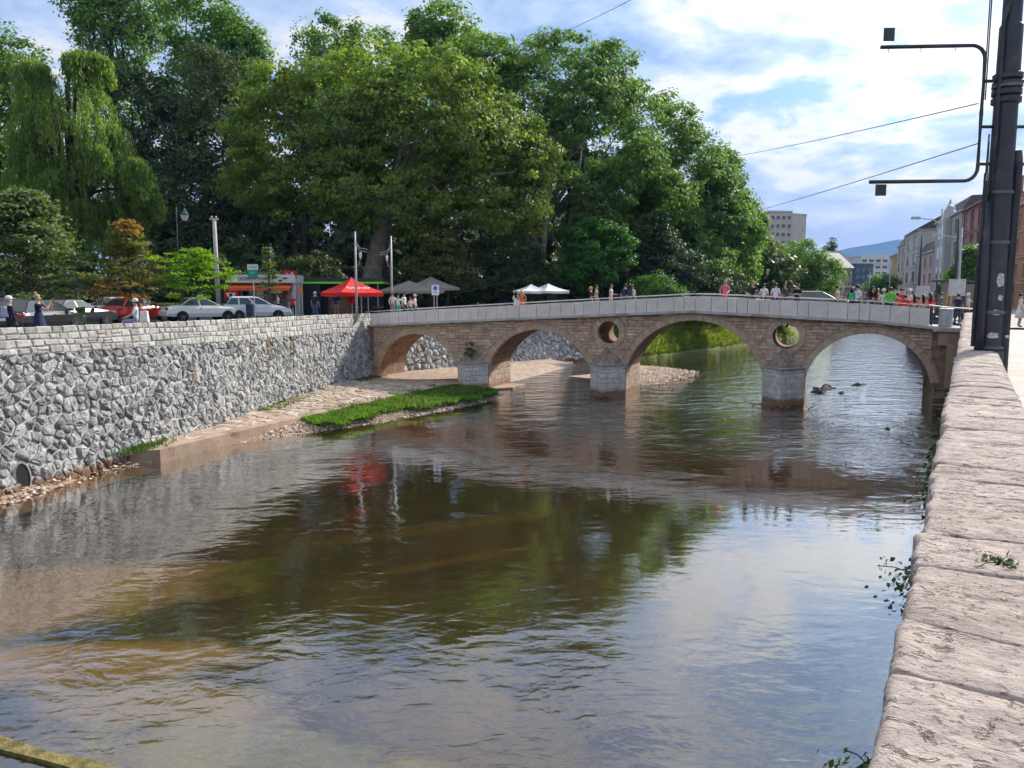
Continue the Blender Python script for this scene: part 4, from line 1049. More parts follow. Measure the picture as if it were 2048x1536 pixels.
tree('plane_tree', 'dense green plane tree sloping down to the right above the bridge crest', (*atY(1330, 600, 92).xy, G),
     [lob(1310, 300, 90, 110, 92), lob(1370, 370, 85, 110, 92), lob(1300, 450, 100, 90, 90), lob(1410, 450, 75, 100, 93), lob(1355, 520, 95, 60, 90)],
     plane2_leaf, plane_bark, 1200, 58, 1.2, .385, .5, seed=4, group=big, limbs=10, flat=.5)
tree('plane_tree', 'yellow green tree at the right end of the park trees', (*atY(1450, 600, 98).xy, G),
     [lob(1440, 370, 45, 75, 98), lob(1450, 460, 55, 75, 97), lob(1470, 530, 45, 55, 96), lob(1420, 540, 55, 45, 95)],
     mid_leaf, dark_bark, 620, 54, 1.15, .385, .35, seed=5, group=big, limbs=6)
tree('plane_tree', 'narrow pointed tree top rising behind the broad plane tree', (*atY(890, 600, 100).xy, G),
     [lob(885, 80, 65, 75, 100), lob(880, 180, 90, 110, 100), lob(880, 330, 90, 120, 100)], plane2_leaf, dark_bark, 620, 44, 1.3, .48, .5, seed=6, group=big, limbs=6)
tree('plane_tree', 'open crowned tree showing sky through its leaves above the parasol', (*atY(690, 600, 104).xy, G),
     [lob(645, 100, 55, 65, 104), lob(740, 115, 70, 60, 104), lob(690, 220, 110, 100, 104)], plane2_leaf, dark_bark, 560, 36, 1.3, .46, .5, seed=7, group=big, limbs=10, inner=.35)
tree('tall_tree', 'tall thin leaved tree at the top left with sky showing through', (*atY(250, 600, 96).xy, G),
     [lob(225, 70, 80, 110, 96), lob(180, 30, 50, 60, 96), lob(270, 10, 60, 70, 96), lob(230, 190, 80, 70, 96)], plane2_leaf, dark_bark, 620, 30, 1.35, .42, .5, seed=8, group=big, limbs=14, inner=.25)
tree('tall_tree', 'tall green tree whose crown slopes down left of the broad plane', (*atY(420, 600, 92).xy, G),
     [lob(400, 60, 70, 90, 92), lob(455, 110, 70, 85, 92), lob(420, 190, 95, 80, 92), lob(500, 165, 45, 45, 92)], mid_leaf, dark_bark, 760, 36, 1.3, .42, .5, seed=9, group=big, limbs=12, inner=.35)
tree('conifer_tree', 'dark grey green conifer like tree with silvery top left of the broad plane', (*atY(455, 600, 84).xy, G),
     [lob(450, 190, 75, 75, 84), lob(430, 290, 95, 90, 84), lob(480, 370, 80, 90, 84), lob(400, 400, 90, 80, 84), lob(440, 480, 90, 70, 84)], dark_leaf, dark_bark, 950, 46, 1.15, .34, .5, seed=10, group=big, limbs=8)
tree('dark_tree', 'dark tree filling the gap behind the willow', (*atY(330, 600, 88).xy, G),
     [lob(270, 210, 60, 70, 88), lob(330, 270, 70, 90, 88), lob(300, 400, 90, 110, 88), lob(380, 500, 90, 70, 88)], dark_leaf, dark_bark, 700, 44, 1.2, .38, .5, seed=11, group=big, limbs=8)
tree('leafy_tree', 'leafy green tree cut by the left edge of the view behind the willow', (*atY(-20, 600, 70).xy, G),
     [lob(30, 150, 60, 80, 70), lob(-60, 200, 110, 120, 70), lob(20, 280, 90, 120, 70), lob(-40, 400, 120, 100, 70)], plane2_leaf, dark_bark, 760, 42, 1.05, .36, .45, seed=12, group=big, limbs=8)
tree('dark_conifer', 'broad dark conifer standing low under the plane trees left of the second arch', (*atY(1000, 600, 76).xy, G),
     [lob(1010, 520, 75, 55, 76), lob(960, 560, 70, 40, 76), lob(1050, 565, 60, 40, 76)], dark_leaf, dark_bark, 480, 50, .9, .26, .35, seed=13, limbs=6, flat=.35)
tree('young_maple', 'bright mid green young tree in front of the dark park trees', (*atY(1195, 600, 74).xy, G),
     [lob(1190, 490, 60, 50, 74), lob(1150, 530, 40, 40, 74), lob(1235, 500, 35, 45, 74), lob(1180, 550, 50, 30, 74)], leaf_mat('bright_maple', (.030, .10, .016), (.055, .165, .022), (.10, .23, .035), .42), dark_bark, 330, 46, .8, .28, .2, seed=14, limbs=6, flat=.4)
tree('dark_shrub_tree', 'grey green shrubby tree right of the young maple', (*atY(1310, 600, 80).xy, G),
     [lob(1290, 490, 50, 60, 80), lob(1340, 540, 60, 55, 80), lob(1270, 555, 45, 40, 80)], leaf_mat('grey_green', (.025, .045, .022), (.045, .075, .035), (.08, .115, .055), .3), dark_bark, 420, 46, .9, .28, .2, seed=15, limbs=6, flat=.45)
tree('olive_tree', 'small olive and rust tinged tree hanging over the beige cafe parasols', (*atY(895, 600, 66).xy, G),
     [lob(890, 510, 45, 45, 66), lob(920, 550, 40, 28, 66), lob(870, 550, 30, 25, 66)], leaf_mat('olive_leaf', (.05, .06, .018), (.10, .11, .03), (.17, .18, .05), .35, (.20, .13, .05)), dark_bark, 240, 44, .7, .24, .16, seed=16, limbs=5, flat=.4)
tree('bright_bush', 'rounded bright green bush behind the parapet at the bridge crest', (*atY(1310, 600, 70).xy, G),
     [lob(1310, 578, 38, 30, 70), lob(1345, 590, 28, 16, 70)], leaf_mat('bush_leaf', (.04, .10, .02), (.07, .16, .03), (.12, .22, .05), .4), dark_bark, 150, 46, .6, .2, .08, seed=17, limbs=4, cat='bush')
tree('riverside_tree', 'rounded bright topped tree in front of the tower block', (*atY(1590, 600, 130).xy, G - .5),
     [lob(1590, 525, 60, 45, 130), lob(1640, 555, 45, 40, 130), lob(1560, 570, 60, 40, 130), lob(1610, 580, 60, 30, 130)], mid_leaf, dark_bark, 520, 44, 1.3, .42, .4, seed=18, limbs=6)
tree('riverside_tree', 'grey green tree below the blank billboard', (*atY(1515, 600, 112).xy, G - .3),
     [lob(1515, 560, 45, 38, 112), lob(1490, 590, 40, 25, 112)], MATS['grey_green'], dark_bark, 260, 44, 1.0, .34, .3, seed=19, limbs=5)
tree('riverside_tree', 'thin leaved branch of a tree before the tower block, left of the billboard', (*atY(1500, 600, 104).xy, G - .3),
     [lob(1505, 450, 26, 45, 104), lob(1495, 510, 30, 40, 104)], mid_leaf, dark_bark, 150, 34, 1.0, .36, .25, seed=20, limbs=6, inner=.2)
tree('poplar_tree', 'slim dark poplar pair member, taller, behind the beige building', (*atY(1665, 600, 330).xy, 2), [lob(1665, 502, 6, 20, 330), lob(1664, 530, 7, 30, 330)], dark_leaf, dark_bark, 90, 30, 1.6, .7, .3, seed=21, limbs=2)
tree('poplar_tree', 'slim dark poplar pair member, shorter, behind the beige building', (*atY(1653, 600, 332).xy, 2), [lob(1653, 508, 4, 16, 332), lob(1653, 535, 6, 30, 332)], dark_leaf, dark_bark, 70, 30, 1.5, .7, .3, seed=22, limbs=2)
tree('street_tree', 'low green tree below the white slab building', (*atY(1765, 600, 175).xy, 4), [lob(1765, 568, 26, 20, 175), lob(1745, 580, 18, 14, 175)], mid_leaf, dark_bark, 130, 34, 1.3, .5, .25, seed=23, limbs=4)
tree('street_tree', 'green tree against the pink building beside the tram pole', (*atY(1935, 600, 92).xy, 4.2), [lob(1940, 520, 20, 24, 92), lob(1928, 555, 24, 22, 92), lob(1952, 555, 18, 26, 92)], mid_leaf, dark_bark, 230, 40, 1.0, .34, .22, seed=24, limbs=5)
# backing masses of dark foliage deep in the park
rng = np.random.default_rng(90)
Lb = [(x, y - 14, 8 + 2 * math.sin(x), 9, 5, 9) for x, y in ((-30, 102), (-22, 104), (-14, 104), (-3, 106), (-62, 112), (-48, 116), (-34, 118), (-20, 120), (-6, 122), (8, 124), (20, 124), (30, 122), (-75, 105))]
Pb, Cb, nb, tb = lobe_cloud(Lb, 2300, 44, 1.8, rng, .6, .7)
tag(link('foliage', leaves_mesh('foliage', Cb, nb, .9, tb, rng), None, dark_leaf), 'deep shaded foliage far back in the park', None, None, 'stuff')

# weeping willow / birch: hanging strands
def willow():
    Y = 60; B = Vector((*atY(150, 600, Y).xy, G)); t = thing('weeping_willow', 'light green weeping tree with hanging strands on the left', 'tree', B, 0, big)
    rng = np.random.default_rng(31)
    L = [lob(145, 190, 75, 60, Y), lob(95, 240, 70, 90, Y), lob(185, 280, 75, 90, Y), lob(215, 340, 65, 100, Y), lob(150, 370, 100, 105, Y), lob(85, 350, 70, 100, Y), lob(232, 430, 52, 75, Y), lob(165, 480, 95, 70, Y)]
    L = np.array([(x - B.x, y - B.y, z - B.z, a, b, c) for x, y, z, a, b, c in L])
    wr = random.Random(5); L = np.array([tuple(l) for l in L] + [(l[0] + wr.gauss(0, .5) * l[3], l[1] + wr.gauss(0, .6) * l[4], l[2] + wr.gauss(.2, .7) * l[5], l[3] * .38, l[4] * .38, l[5] * .38) for l in L for _ in range(3)])
    n = 2500; k = rng.integers(0, len(L), n); dv = rng.normal(0, 1, (n, 3)); dv /= np.linalg.norm(dv, axis=1)[:, None]; dv[:, 2] = np.abs(dv[:, 2]) * .9 - .25
    P = L[k, :3] + dv * L[k, 3:6] * (.55 + .45 * rng.random(n)[:, None] ** .4)
    per = 46; ln = rng.uniform(.7, 2.4, n); f = rng.random((n, per)) ** .9
    out = P[:, :2] / (np.linalg.norm(P[:, :2], axis=1)[:, None] + 1e-6)
    C = np.empty((n, per, 3)); sw = .35 * np.sqrt(f)
    C[:, :, 0] = P[:, None, 0] + out[:, None, 0] * sw + rng.normal(0, .13, (n, per)); C[:, :, 1] = P[:, None, 1] + out[:, None, 1] * sw + rng.normal(0, .13, (n, per)); C[:, :, 2] = P[:, None, 2] - f * ln[:, None]
    ct = rng.uniform(0, .7, n); tone = np.clip(ct[:, None] * .7 + rng.uniform(0, .3, (n, per)), 0, 1)
    C = C.reshape(-1, 3); tone = tone.ravel(); ok = C[:, 2] > 1.0; C = C[ok]; tone = tone[ok]
    nr = np.concatenate([rng.normal(0, 1, (len(C), 2)), np.zeros((len(C), 1))], 1)
    link('crown', leaves_mesh('crown', C, nr, .30, tone, rng, .30, droop=1.6), t, willow_leaf)
    m = MB(); m.tube([(0, 0, -.1), (.1, 0, 3), (.3, 0, 7), (.2, 0, 11), (.1, 0, 14.5)], [.45, .36, .3, .2, .06], 9); m.build('trunk', dark_bark, t, smooth=True)
    m = MB(); rnd = random.Random(3)
    for q in L: m.tube([(.25, 0, 5 + rnd.random() * 4), (q[0] * .5, q[1] * .5, q[2] + q[5] * .3), (q[0], q[1], q[2] + q[5] * .5)], [.16, .1, .03], 6)
    m.build('branches', dark_bark, t, smooth=True)
willow()
# small street trees on the square
def tiered(name, label, px, Y, top_px, w_px, leaf, n, per, size, seed, zlow, conical=True, extra=None, group=None, sprays=True):
    """young tree built of flat sprays of leaves in tiers"""
    B = Vector((*atY(px, 620, Y).xy, lg(10))); rng = np.random.default_rng(seed); rnd = random.Random(seed)
    top = atY(px, top_px, Y).z - B.z; w = w_px * Y / FPX; t = thing(name, label, 'tree', B, 0, group); C = []; N = []; T = []; mb = MB()
    for i in range(n):
        f = rng.random() ** .8; z = lerp(zlow, top, f); rad = w * ((1 - f) ** .75 * .95 + .06 if conical else math.sqrt(max(.02, 1 - (2 * f - .75) ** 2 * .6)) * .95)
        a = rng.uniform(0, 6.283); r = rad * (.25 + .75 * rng.random() ** .7) * (1.28 if rng.random() < .14 else 1) * (1 + .18 * math.sin(a * 3 + z * 2.1)); c = np.array([math.cos(a) * r, math.sin(a) * r, z + .12 * w * rng.normal(0, .3)])
        if i % 3 == 0: mb.tube([(0, 0, max(.8, z - r * .35)), (c[0] * .6, c[1] * .6, c[2] - .05), tuple(c)], [.035, .02, .008], 4)
        q = rng.normal(0, 1, (per, 3)) * np.array([.30, .30, .07]) * (w * .35 + .2) * .75
        C.append(c + q); N.append(np.tile([0, 0, 1.2], (per, 1)) + q * .6); ct = rng.uniform(0, .7); T.append(np.clip(ct * .7 + rng.uniform(0, .35, per), 0, .86))
    C = np.concatenate(C); N = np.concatenate(N); T = np.concatenate(T)
    if extra: T = extra(C, T, rng)
    link('crown', leaves_mesh('crown', C, N, size, T, rng, .6), t, leaf)
    MB().tube([(0, 0, -.1), (.02, 0, zlow), (0, .02, lerp(zlow, top, .6)), (0, 0, top)], [.09, .075, .05, .01], 8).build('trunk', dark_bark, t, smooth=True)
    mb.build('branches', dark_bark, t)
    return t
tiered('linden_tree', 'dark leafy linden tree at the left edge behind the parked cars', 62, 44, 385, 128, linden_leaf, 330, 46, .24, 41, 1.5)
def rust(C, T, rng):
    m = (C[:, 2] < 2.6) & (C[:, 0] < .3) | (C[:, 2] > 5.2); return np.where(m & (rng.random(len(T)) < .75), rng.uniform(.92, 1, len(T)), T)
tiered('rust_tinged_tree', 'conical young tree with rust coloured lower and top leaves behind the red car', 262, 46, 442, 72, rust_leaf, 170, 44, .17, 42, 1.3, extra=rust)
tiered('lime_tree', 'lime green young maple with spreading flat crown behind the white taxi', 395, 46, 503, 74, lime_leaf, 95, 46, .20, 43, 1.6, conical=False)
tiered('sapling', 'thin pale leaved sapling in front of the tobacco kiosk', 540, 50, 497, 26, leaf_mat('sapling_leaf', (.10, .14, .05), (.18, .22, .09), (.28, .31, .14), .35), 60, 26, .17, 44, 1.6)
# ================================================================ PEOPLE
def cloth(c): 
    return mat('cloth_%02x%02x%02x' % tuple(int(max(0, min(1, v)) * 255) for v in c), c, tuple(v * .8 for v in c), .85, 9, bump=.2, bscale=30)
SKIN = mat('skin', (.50, .31, .22), (.44, .27, .19), .55, 8); SKIN2 = mat('skin_tan', (.38, .22, .145), (.33, .19, .12), .55, 8)
HAIR = {'black': (.012, .010, .010), 'brown': (.05, .028, .016), 'blond': (.48, .34, .15), 'grey': (.42, .41, .40), 'white': (.7, .7, .68), 'red': (.16, .05, .02), 'orange': (.55, .20, .05)}
def hairm(k): return mat('hair_' + k, HAIR[k], tuple(v * .7 for v in HAIR[k]), .5, 20, bump=.4, bscale=60)
SHOE = mat('shoe', (.05, .05, .055), rough=.6); EYE = mat('eye_dark', (.02, .015, .012), rough=.3)
POSE = {'down': [((.235, .02, 1.13), (.25, -.06, .89)), ((-.235, .02, 1.13), (-.25, -.06, .89))],
        'rail': [((.25, -.10, 1.16), (.20, -.36, 1.06)), ((-.25, -.10, 1.16), (-.20, -.36, 1.06))],
        'phone': [((.20, -.30, 1.22), (.07, -.40, 1.47)), ((-.20, -.30, 1.22), (-.07, -.40, 1.47))],
        'hips': [((.37, .07, 1.18), (.19, -.07, 1.0)), ((-.37, .07, 1.18), (-.19, -.07, 1.0))],
        'cross': [((.25, -.12, 1.15), (-.07, -.25, 1.17)), ((-.25, -.12, 1.15), (.07, -.24, 1.20))],
        'hold': [((.24, -.05, 1.15), (.16, -.30, 1.14)), ((-.235, .02, 1.13), (-.25, -.06, .89))],
        'reach': [((.30, -.16, 1.28), (.42, -.36, 1.25)), ((-.24, .02, 1.13), (-.25, -.06, .89))]}
def person(label, loc, face, h=1.7, top=(.6, .6, .6), bottom=(.05, .06, .09), hair='brown', pose='down', sleeve=.45, shorts=False, long_hair=False, dress=None, hat=None, bag=None, sit=False, skin=None, bun=False, group=None, phone=False, build=1.0, walk=0.0):
    k = h / 1.72; S = skin or SKIN
    P = [(0, 0, .95), (0, 0, 1.10), (0, -.005, 1.30), (0, .005, 1.44), (0, 0, 1.51), (0, -.015, 1.585), (0, -.01, 1.665)]
    Rr = [(.155, .115), (.135, .10), (.165, .115), (.085, .075), (.052, .055), (.076, .092), (.072, .088)]
    E = [(0, 1), (1, 2), (2, 3), (3, 4), (4, 5), (5, 6)]; lab = [(0, 1, 1), (1, 2, 1), (2, 3, 1), (3, 4, 0), (4, 5, 0), (5, 6, 0)]
    hands = []
    for i, (el, wr) in enumerate(POSE[pose]):
        sx = 1 if i == 0 else -1; a = len(P)
        el = Vector(el); wr = Vector(wr); hd = (wr - el).normalized(); hand = wr + hd * .085
        P += [(sx * .175, .005, 1.405), tuple(el), tuple(wr), tuple(hand)]; Rr += [(.062, .062), (.044, .044), (.030, .026), (.036, .018)]
        E += [(2, a), (a, a + 1), (a + 1, a + 2), (a + 2, a + 3)]
        lab += [(2, a, 1), (a, a + 1, 10 + i), (a + 1, a + 2, 12 + i), (a + 2, a + 3, 0)]; hands.append((hand, hd, sx))
    for sx in (1, -1):
        a = len(P); w = walk * sx
        if sit: Q = [(sx * .10, -.02, .90), (sx * .13, -.45, .93), (sx * .13, -.50, .50), (sx * .13, -.63, .45)]
        else: Q = [(sx * .095, 0, .90), (sx * .105, -.03 - w * .2, .50), (sx * .105, .03 + w * .12, .085), (sx * .12, -.13 + w * .12, .035)]
        P += Q; Rr += [(.098, .10), (.064, .068), (.044, .046), (.046, .034)]
        E += [(0, a), (a, a + 1), (a + 1, a + 2), (a + 2, a + 3)]; lab += [(0, a, 2), (a, a + 1, 2), (a + 1, a + 2, 0 if shorts or dress else 2), (a + 2, a + 3, 3)]
    me = bpy.data.meshes.new('tmp'); me.from_pydata(P, E, []); ob = bpy.data.objects.new('tmp', me); COL.objects.link(ob)
    ob.modifiers.new('skin', 'SKIN').use_smooth_shade = True
    sd = ob.modifiers.new('sub', 'SUBSURF'); sd.levels = sd.render_levels = 1
    for i, v in enumerate(me.skin_vertices[0].data):
        v.radius = (Rr[i][0] * build, Rr[i][1] * build) if i < 3 else Rr[i]; v.use_root = (i == 0)
    dg = bpy.context.evaluated_depsgraph_get(); dg.update(); ev = ob.evaluated_get(dg); bm_ = bpy.data.meshes.new_from_object(ev)
    bpy.data.objects.remove(ob); bpy.data.meshes.remove(me)
    V = [tuple(v.co) for v in bm_.vertices]; F = [list(p.vertices) for p in bm_.polygons]; bpy.data.meshes.remove(bm_)
    sp = []; sl = []
    for a, b, l in lab:
        for f in np.linspace(0.05, .95, 7):
            sp.append([lerp(x, y, f) for x, y in zip(P[a], P[b])])
            if l in (10, 11): l2 = 1 if f < sleeve * 2 else 0
            elif l in (12, 13): l2 = 1 if f < sleeve * 2 - 1 else 0
            else: l2 = l
            sl.append(l2)
    sp = np.array(sp); sl = np.array(sl); VV = np.array(V)
    mi = [int(sl[np.argmin(np.sum((sp - VV[f].mean(0)) ** 2, 1))]) for f in F]
    b = MB(); b.add(V, F); b.m = mi
    for hand, hd, sx in hands:           # five fingers each, unequal, a little curled
        side = hd.cross(Vector((0, 0, 1))); side = side.normalized() if side.length > .05 else Vector((1, 0, 0)); dn = Vector((0, -.3, -1)) if abs(hd.z) < .7 else Vector((0, -1, 0))
        for q, (o, l) in enumerate(((-.028, .062), (-.010, .075), (.009, .070), (.026, .055))):
            p0 = hand + side * o; p1 = p0 + hd * l * .55; p2 = p1 + (hd * .6 + dn * .6).normalized() * l * .5
            b.tube([p0 - hd * .02, p1, p2], [.009, .008, .006], 5, 0)
        p0 = hand - hd * .05 + side * .032 * sx; b.tube([p0, p0 + side * sx * .03 + hd * .03, p0 + side * sx * .035 + hd * .065], [.011, .010, .007], 5, 0)
    b.add([(0, -.125, 1.60), (.016, -.095, 1.575), (-.016, -.095, 1.575), (0, -.098, 1.625)], [[0, 1, 3], [0, 3, 2], [0, 2, 1]], 0)
    for sx in (1, -1):
        b.ball((sx * .085, .0, 1.60), (.012, .022, .032), 6, 0); b.ball((sx * .032, -.098, 1.625), (.013, .008, .008), 6, 4)
    b.box((-.026, -.100, 1.548), (.026, -.090, 1.556), 4)
    t = thing('person', label, 'person', loc, face, group); t.scale = (k, k, k)
    b.build('body', [S, cloth(top), cloth(bottom), SHOE, EYE], t, smooth=True)
    # hair
    hm = hairm(hair); m = MB(); m.ball((0, .012, 1.66), (.098, .112, .092), 12)
    m.v = [(x, y if y > -.055 or z > 1.69 else -.055, max(z, 1.60 if y < 0 else 1.53)) for x, y, z in m.v]
    if long_hair: m.tube([(0, .07, 1.68), (0, .105, 1.55), (0, .12, 1.40), (0, .125, 1.24)], [.07, .088, .09, .04], 10)
    if bun: m.ball((0, .06, 1.775), .055, 8)
    m.build('hair', hm, t, smooth=True)
    if hat: MB().lathe([(.105, 1.655), (.112, 1.70), (.10, 1.755), (.05, 1.785), (.01, 1.79)], n=12).box((-.07, -.19, 1.68), (.07, -.08, 1.695)).build('cap', cloth(hat), t, smooth=False)
    if dress:
        prof = [(.155, .98), (.17, 1.05), (.22, .80), (.27, .52)] if not sit else [(.2, .9), (.2, 1.0)]
        m = MB(); m.lathe([(.27, .48), (.235, .72), (.185, .93), (.15, 1.08), (.15, 1.12)], n=14); m.v = [(x, y * .82, z) for x, y, z in m.v]; m.build('skirt', cloth(dress), t, smooth=True)
    if bag:
        MB().box((-.15, .10, 1.05), (.15, .25, 1.42), taper=.03).build('backpack', cloth(bag), t, bevel=.03)
    if phone: MB().box((-.035, -.47, 1.46), (.035, -.455, 1.60)).build('phone', EYE, t)
    return t
def bp(px, yb, fwd=0):    # place on the bridge deck: px across the photograph, yb metres behind the parapet
    best = min(np.arange(-17, 19, .05), key=lambda s: abs((lambda q: q.x / (q.y * math.cos(PITCH) + (CAM_H - q.z) * math.sin(PITCH)) * FPX + 1024)(bw(s, yb, 5.6)) - px))
    return bw(best, yb, botz(best) + .022)
def gp(px, Y, z=None): p = atY(px, 600, Y); return Vector((p.x, p.y, lg(10) if z is None else z))
FW = R(0)      # local -Y = towards the camera
W_ = (.72, .72, .70)
gb = 'people on the bridge'
bridge_people = [
 ('person in white dress at the bridge railing beside one in orange', 1033, .5, 185, dict(h=1.62, top=W_, bottom=W_, hair='black', long_hair=True, pose='hold', dress=W_)),
 ('person in orange red top leaning on the railing above the second arch', 1044, .4, 200, dict(h=1.66, top=(.62, .13, .06), bottom=(.6, .2, .1), hair='blond', long_hair=True, pose='rail')),
 ('person in black top with yellow hat left of the white tank top', 1181, 1.4, 120, dict(h=1.6, top=(.03, .03, .035), hair='orange', pose='hold', hat=(.6, .38, .05))),
 ('person in khaki shirt walking on the bridge behind the railing', 1192, 2.2, 90, dict(h=1.7, top=(.34, .30, .22), hair='brown', pose='down')),
 ('person in white tank top holding something above the round opening', 1222, .6, 90, dict(h=1.68, top=(.75, .75, .75), bottom=(.5, .5, .52), hair='black', pose='hold', sleeve=.1)),
 ('person in navy shirt seen from behind left of the middle arch', 1250, .9, 180, dict(h=1.66, top=(.03, .04, .075), hair='black', pose='down')),
 ('person with white top and dark waistcoat beside the navy shirt', 1265, .8, 150, dict(h=1.6, top=(.65, .62, .6), hair='brown', long_hair=True, pose='hold', bag=(.05, .05, .05))),
 ('person in pink top alone at the bridge crest leaning on the railing', 1450, .45, 0, dict(h=1.72, top=(.72, .16, .22), hair='blond', long_hair=True, pose='rail', bottom=(.5, .15, .2))),
 ('person in black shirt with hands on hips right of the crest', 1506, .5, 10, dict(h=1.68, top=(.02, .02, .02), hair='orange', pose='hips', bun=True)),
 ('person in white shirt with crossbody strap on the bridge', 1528, .8, 170, dict(h=1.62, top=(.75, .75, .75), hair='black', pose='down', bag=None)),
 ('person in pale lavender T-shirt with back turned on the bridge', 1551, .7, 180, dict(h=1.66, top=(.66, .64, .74), hair='black', pose='down', build=1.1)),
 ('person in charcoal shirt between the lavender and the black shirt', 1569, 1.0, 60, dict(h=1.7, top=(.07, .07, .075), hair='brown', pose='hold', skin=SKIN2)),
 ('person in black T-shirt with crossed arms above the second round opening', 1594, .7, -20, dict(h=1.68, top=(.012, .012, .014), hair='black', pose='cross', build=1.1)),
 ('person in pale pink sleeveless top in profile right of the second round opening', 1674, .5, 80, dict(h=1.66, top=(.78, .62, .60), hair='black', pose='hold', sleeve=.1)),
 ('person in dark top with green bag above the right arch', 1703, .9, 170, dict(h=1.62, top=(.06, .07, .08), hair='black', long_hair=True, pose='down', bag=(.05, .45, .18))),
 ('person in light blue shirt beside the green bag', 1714, .7, 140, dict(h=1.74, top=(.55, .60, .72), hair='black', pose='down')),
 ('short person in orange cap and teal top in the crowd on the bridge', 1729, 1.2, 20, dict(h=1.36, top=(.10, .22, .28), hair='brown', hat=(.70, .17, .04), pose='down')),
 ('person in black top reaching out in the crowd above the right arch', 1744, .8, 100, dict(h=1.7, top=(.02, .02, .025), hair='black', hat=None, pose='reach', long_hair=True)),
 ('person in orange patterned top left of the white cap', 1755, 1.0, 130, dict(h=1.62, top=(.68, .26, .14), hair='brown', long_hair=True, pose='down')),
 ('person in white cap and white shirt left of the green shirt', 1767, .7, 180, dict(h=1.58, top=(.70, .70, .70), hair='grey', hat=(.75, .75, .75), pose='down')),
 ('person in bright green T-shirt with back turned in the crowd', 1781, .5, 180, dict(h=1.72, top=(.12, .55, .06), hair='brown', pose='down', build=1.15)),
 ('short person in coral top between the green shirt and the red one', 1796, .6, 170, dict(h=1.48, top=(.80, .16, .13), hair='black', pose='reach')),
 ('person in dark red shirt standing behind the coral and scarlet tops', 1804, 1.5, 20, dict(h=1.72, top=(.45, .06, .05), hair='black', pose='down')),
 ('short person in scarlet top seen from behind at the railing', 1812, .45, 180, dict(h=1.40, top=(.72, .02, .04), hair='black', pose='rail', build=1.2)),
 ('person in white cap and pale shirt behind the scarlet top', 1820, 1.4, 150, dict(h=1.7, top=(.62, .62, .62), hair='grey', hat=(.75, .75, .75), pose='down')),
 ('short person in orange coral top right of the scarlet top', 1829, .5, 180, dict(h=1.48, top=(.80, .24, .15), hair='black', long_hair=True, pose='down')),
 ('short person in salmon pink top near the end of the slabs', 1846, .5, 180, dict(h=1.50, top=(.82, .40, .33), hair='black', long_hair=True, pose='down')),
 ('taller person in red top last in the row by the railing', 1860, .6, 190, dict(h=1.62, top=(.74, .06, .06), hair='brown', long_hair=True, pose='down')),
]
for lb, px, yb, fc, kw in bridge_people: person(lb, bp(px, yb), R(fc) - TILT, group=gb, **kw)
WT = 4.75
def at_wall(px, back):   # just behind the left quay wall
    best = min(np.arange(0, LQ.len, .1), key=lambda p: abs((lambda q: q.x / q.y * FPX * 1.006 + 1024)(LQ.at(p, 3.9, -.5 - back)) - px)); q = LQ.at(best, 3.9, -.5 - back); return Vector((q.x, q.y, 4.105)), best
p_, b_ = at_wall(76, .8); person('person in navy dress raising a phone beside the parked cars', p_, R(105), h=1.70, top=(.012, .016, .04), bottom=(.02, .03, .08), hair='blond', bun=True, pose='phone', dress=(.02, .03, .08), phone=True, sleeve=.3)
p_, b_ = at_wall(17, 1.2); person('person in dark coat with white cap and lilac bag at the left edge', p_, R(150), h=1.62, top=(.02, .022, .04), bottom=(.02, .02, .035), hair='grey', hat=(.75, .74, .72), pose='hold', bag=(.38, .38, .52), sleeve=1.0)
p_, b_ = at_wall(270, -.25); p_.z = top_z(b_) - .84 * .95
person('person in white top and white cap sitting on the quay wall', p_, R(-70), h=1.62, top=(.66, .68, .70), bottom=(.30, .26, .42), hair='brown', hat=(.78, .78, .78), pose='rail', sit=True)
p_, b_ = at_wall(287, -.2); bg_ = thing('shopping_bag', 'white bag standing on the quay wall behind the seated person', 'bag', (p_.x, p_.y, top_z(b_))); MB().box((-.16, -.1, 0), (.16, .1, .42), taper=.03).build('bag_body', cloth((.7, .7, .68)), bg_, bevel=.02); MB().tube([(-.08, 0, .40), (-.06, 0, .52), (.06, 0, .52), (.08, 0, .40)], .008, 5).build('handle', cloth((.5, .5, .5)), bg_)
person('person in red shirt carrying a white bag beside the tobacco kiosk', gp(585, 53), R(20), h=1.66, top=(.60, .05, .06), bottom=(.03, .03, .05), hair='grey', pose='hold', group='people on the square')
person('kiosk customer in white top and black trousers under the orange awning', gp(556, 55), R(-60), h=1.68, top=(.65, .64, .62), bottom=(.015, .015, .02), hair='brown', pose='hold', group='people on the square')
person('person in navy T-shirt and jeans seen from behind near the green striped stall', gp(630, 50), R(170), h=1.80, top=(.012, .02, .05), bottom=(.09, .14, .26), hair='grey', pose='down', build=1.2, group='people on the square')
person('person in blue T-shirt beside the red parasol', gp(673, 51), R(-10), h=1.78, top=(.03, .09, .36), bottom=(.28, .28, .28), hair='grey', pose='hold', build=1.2, group='people on the square')
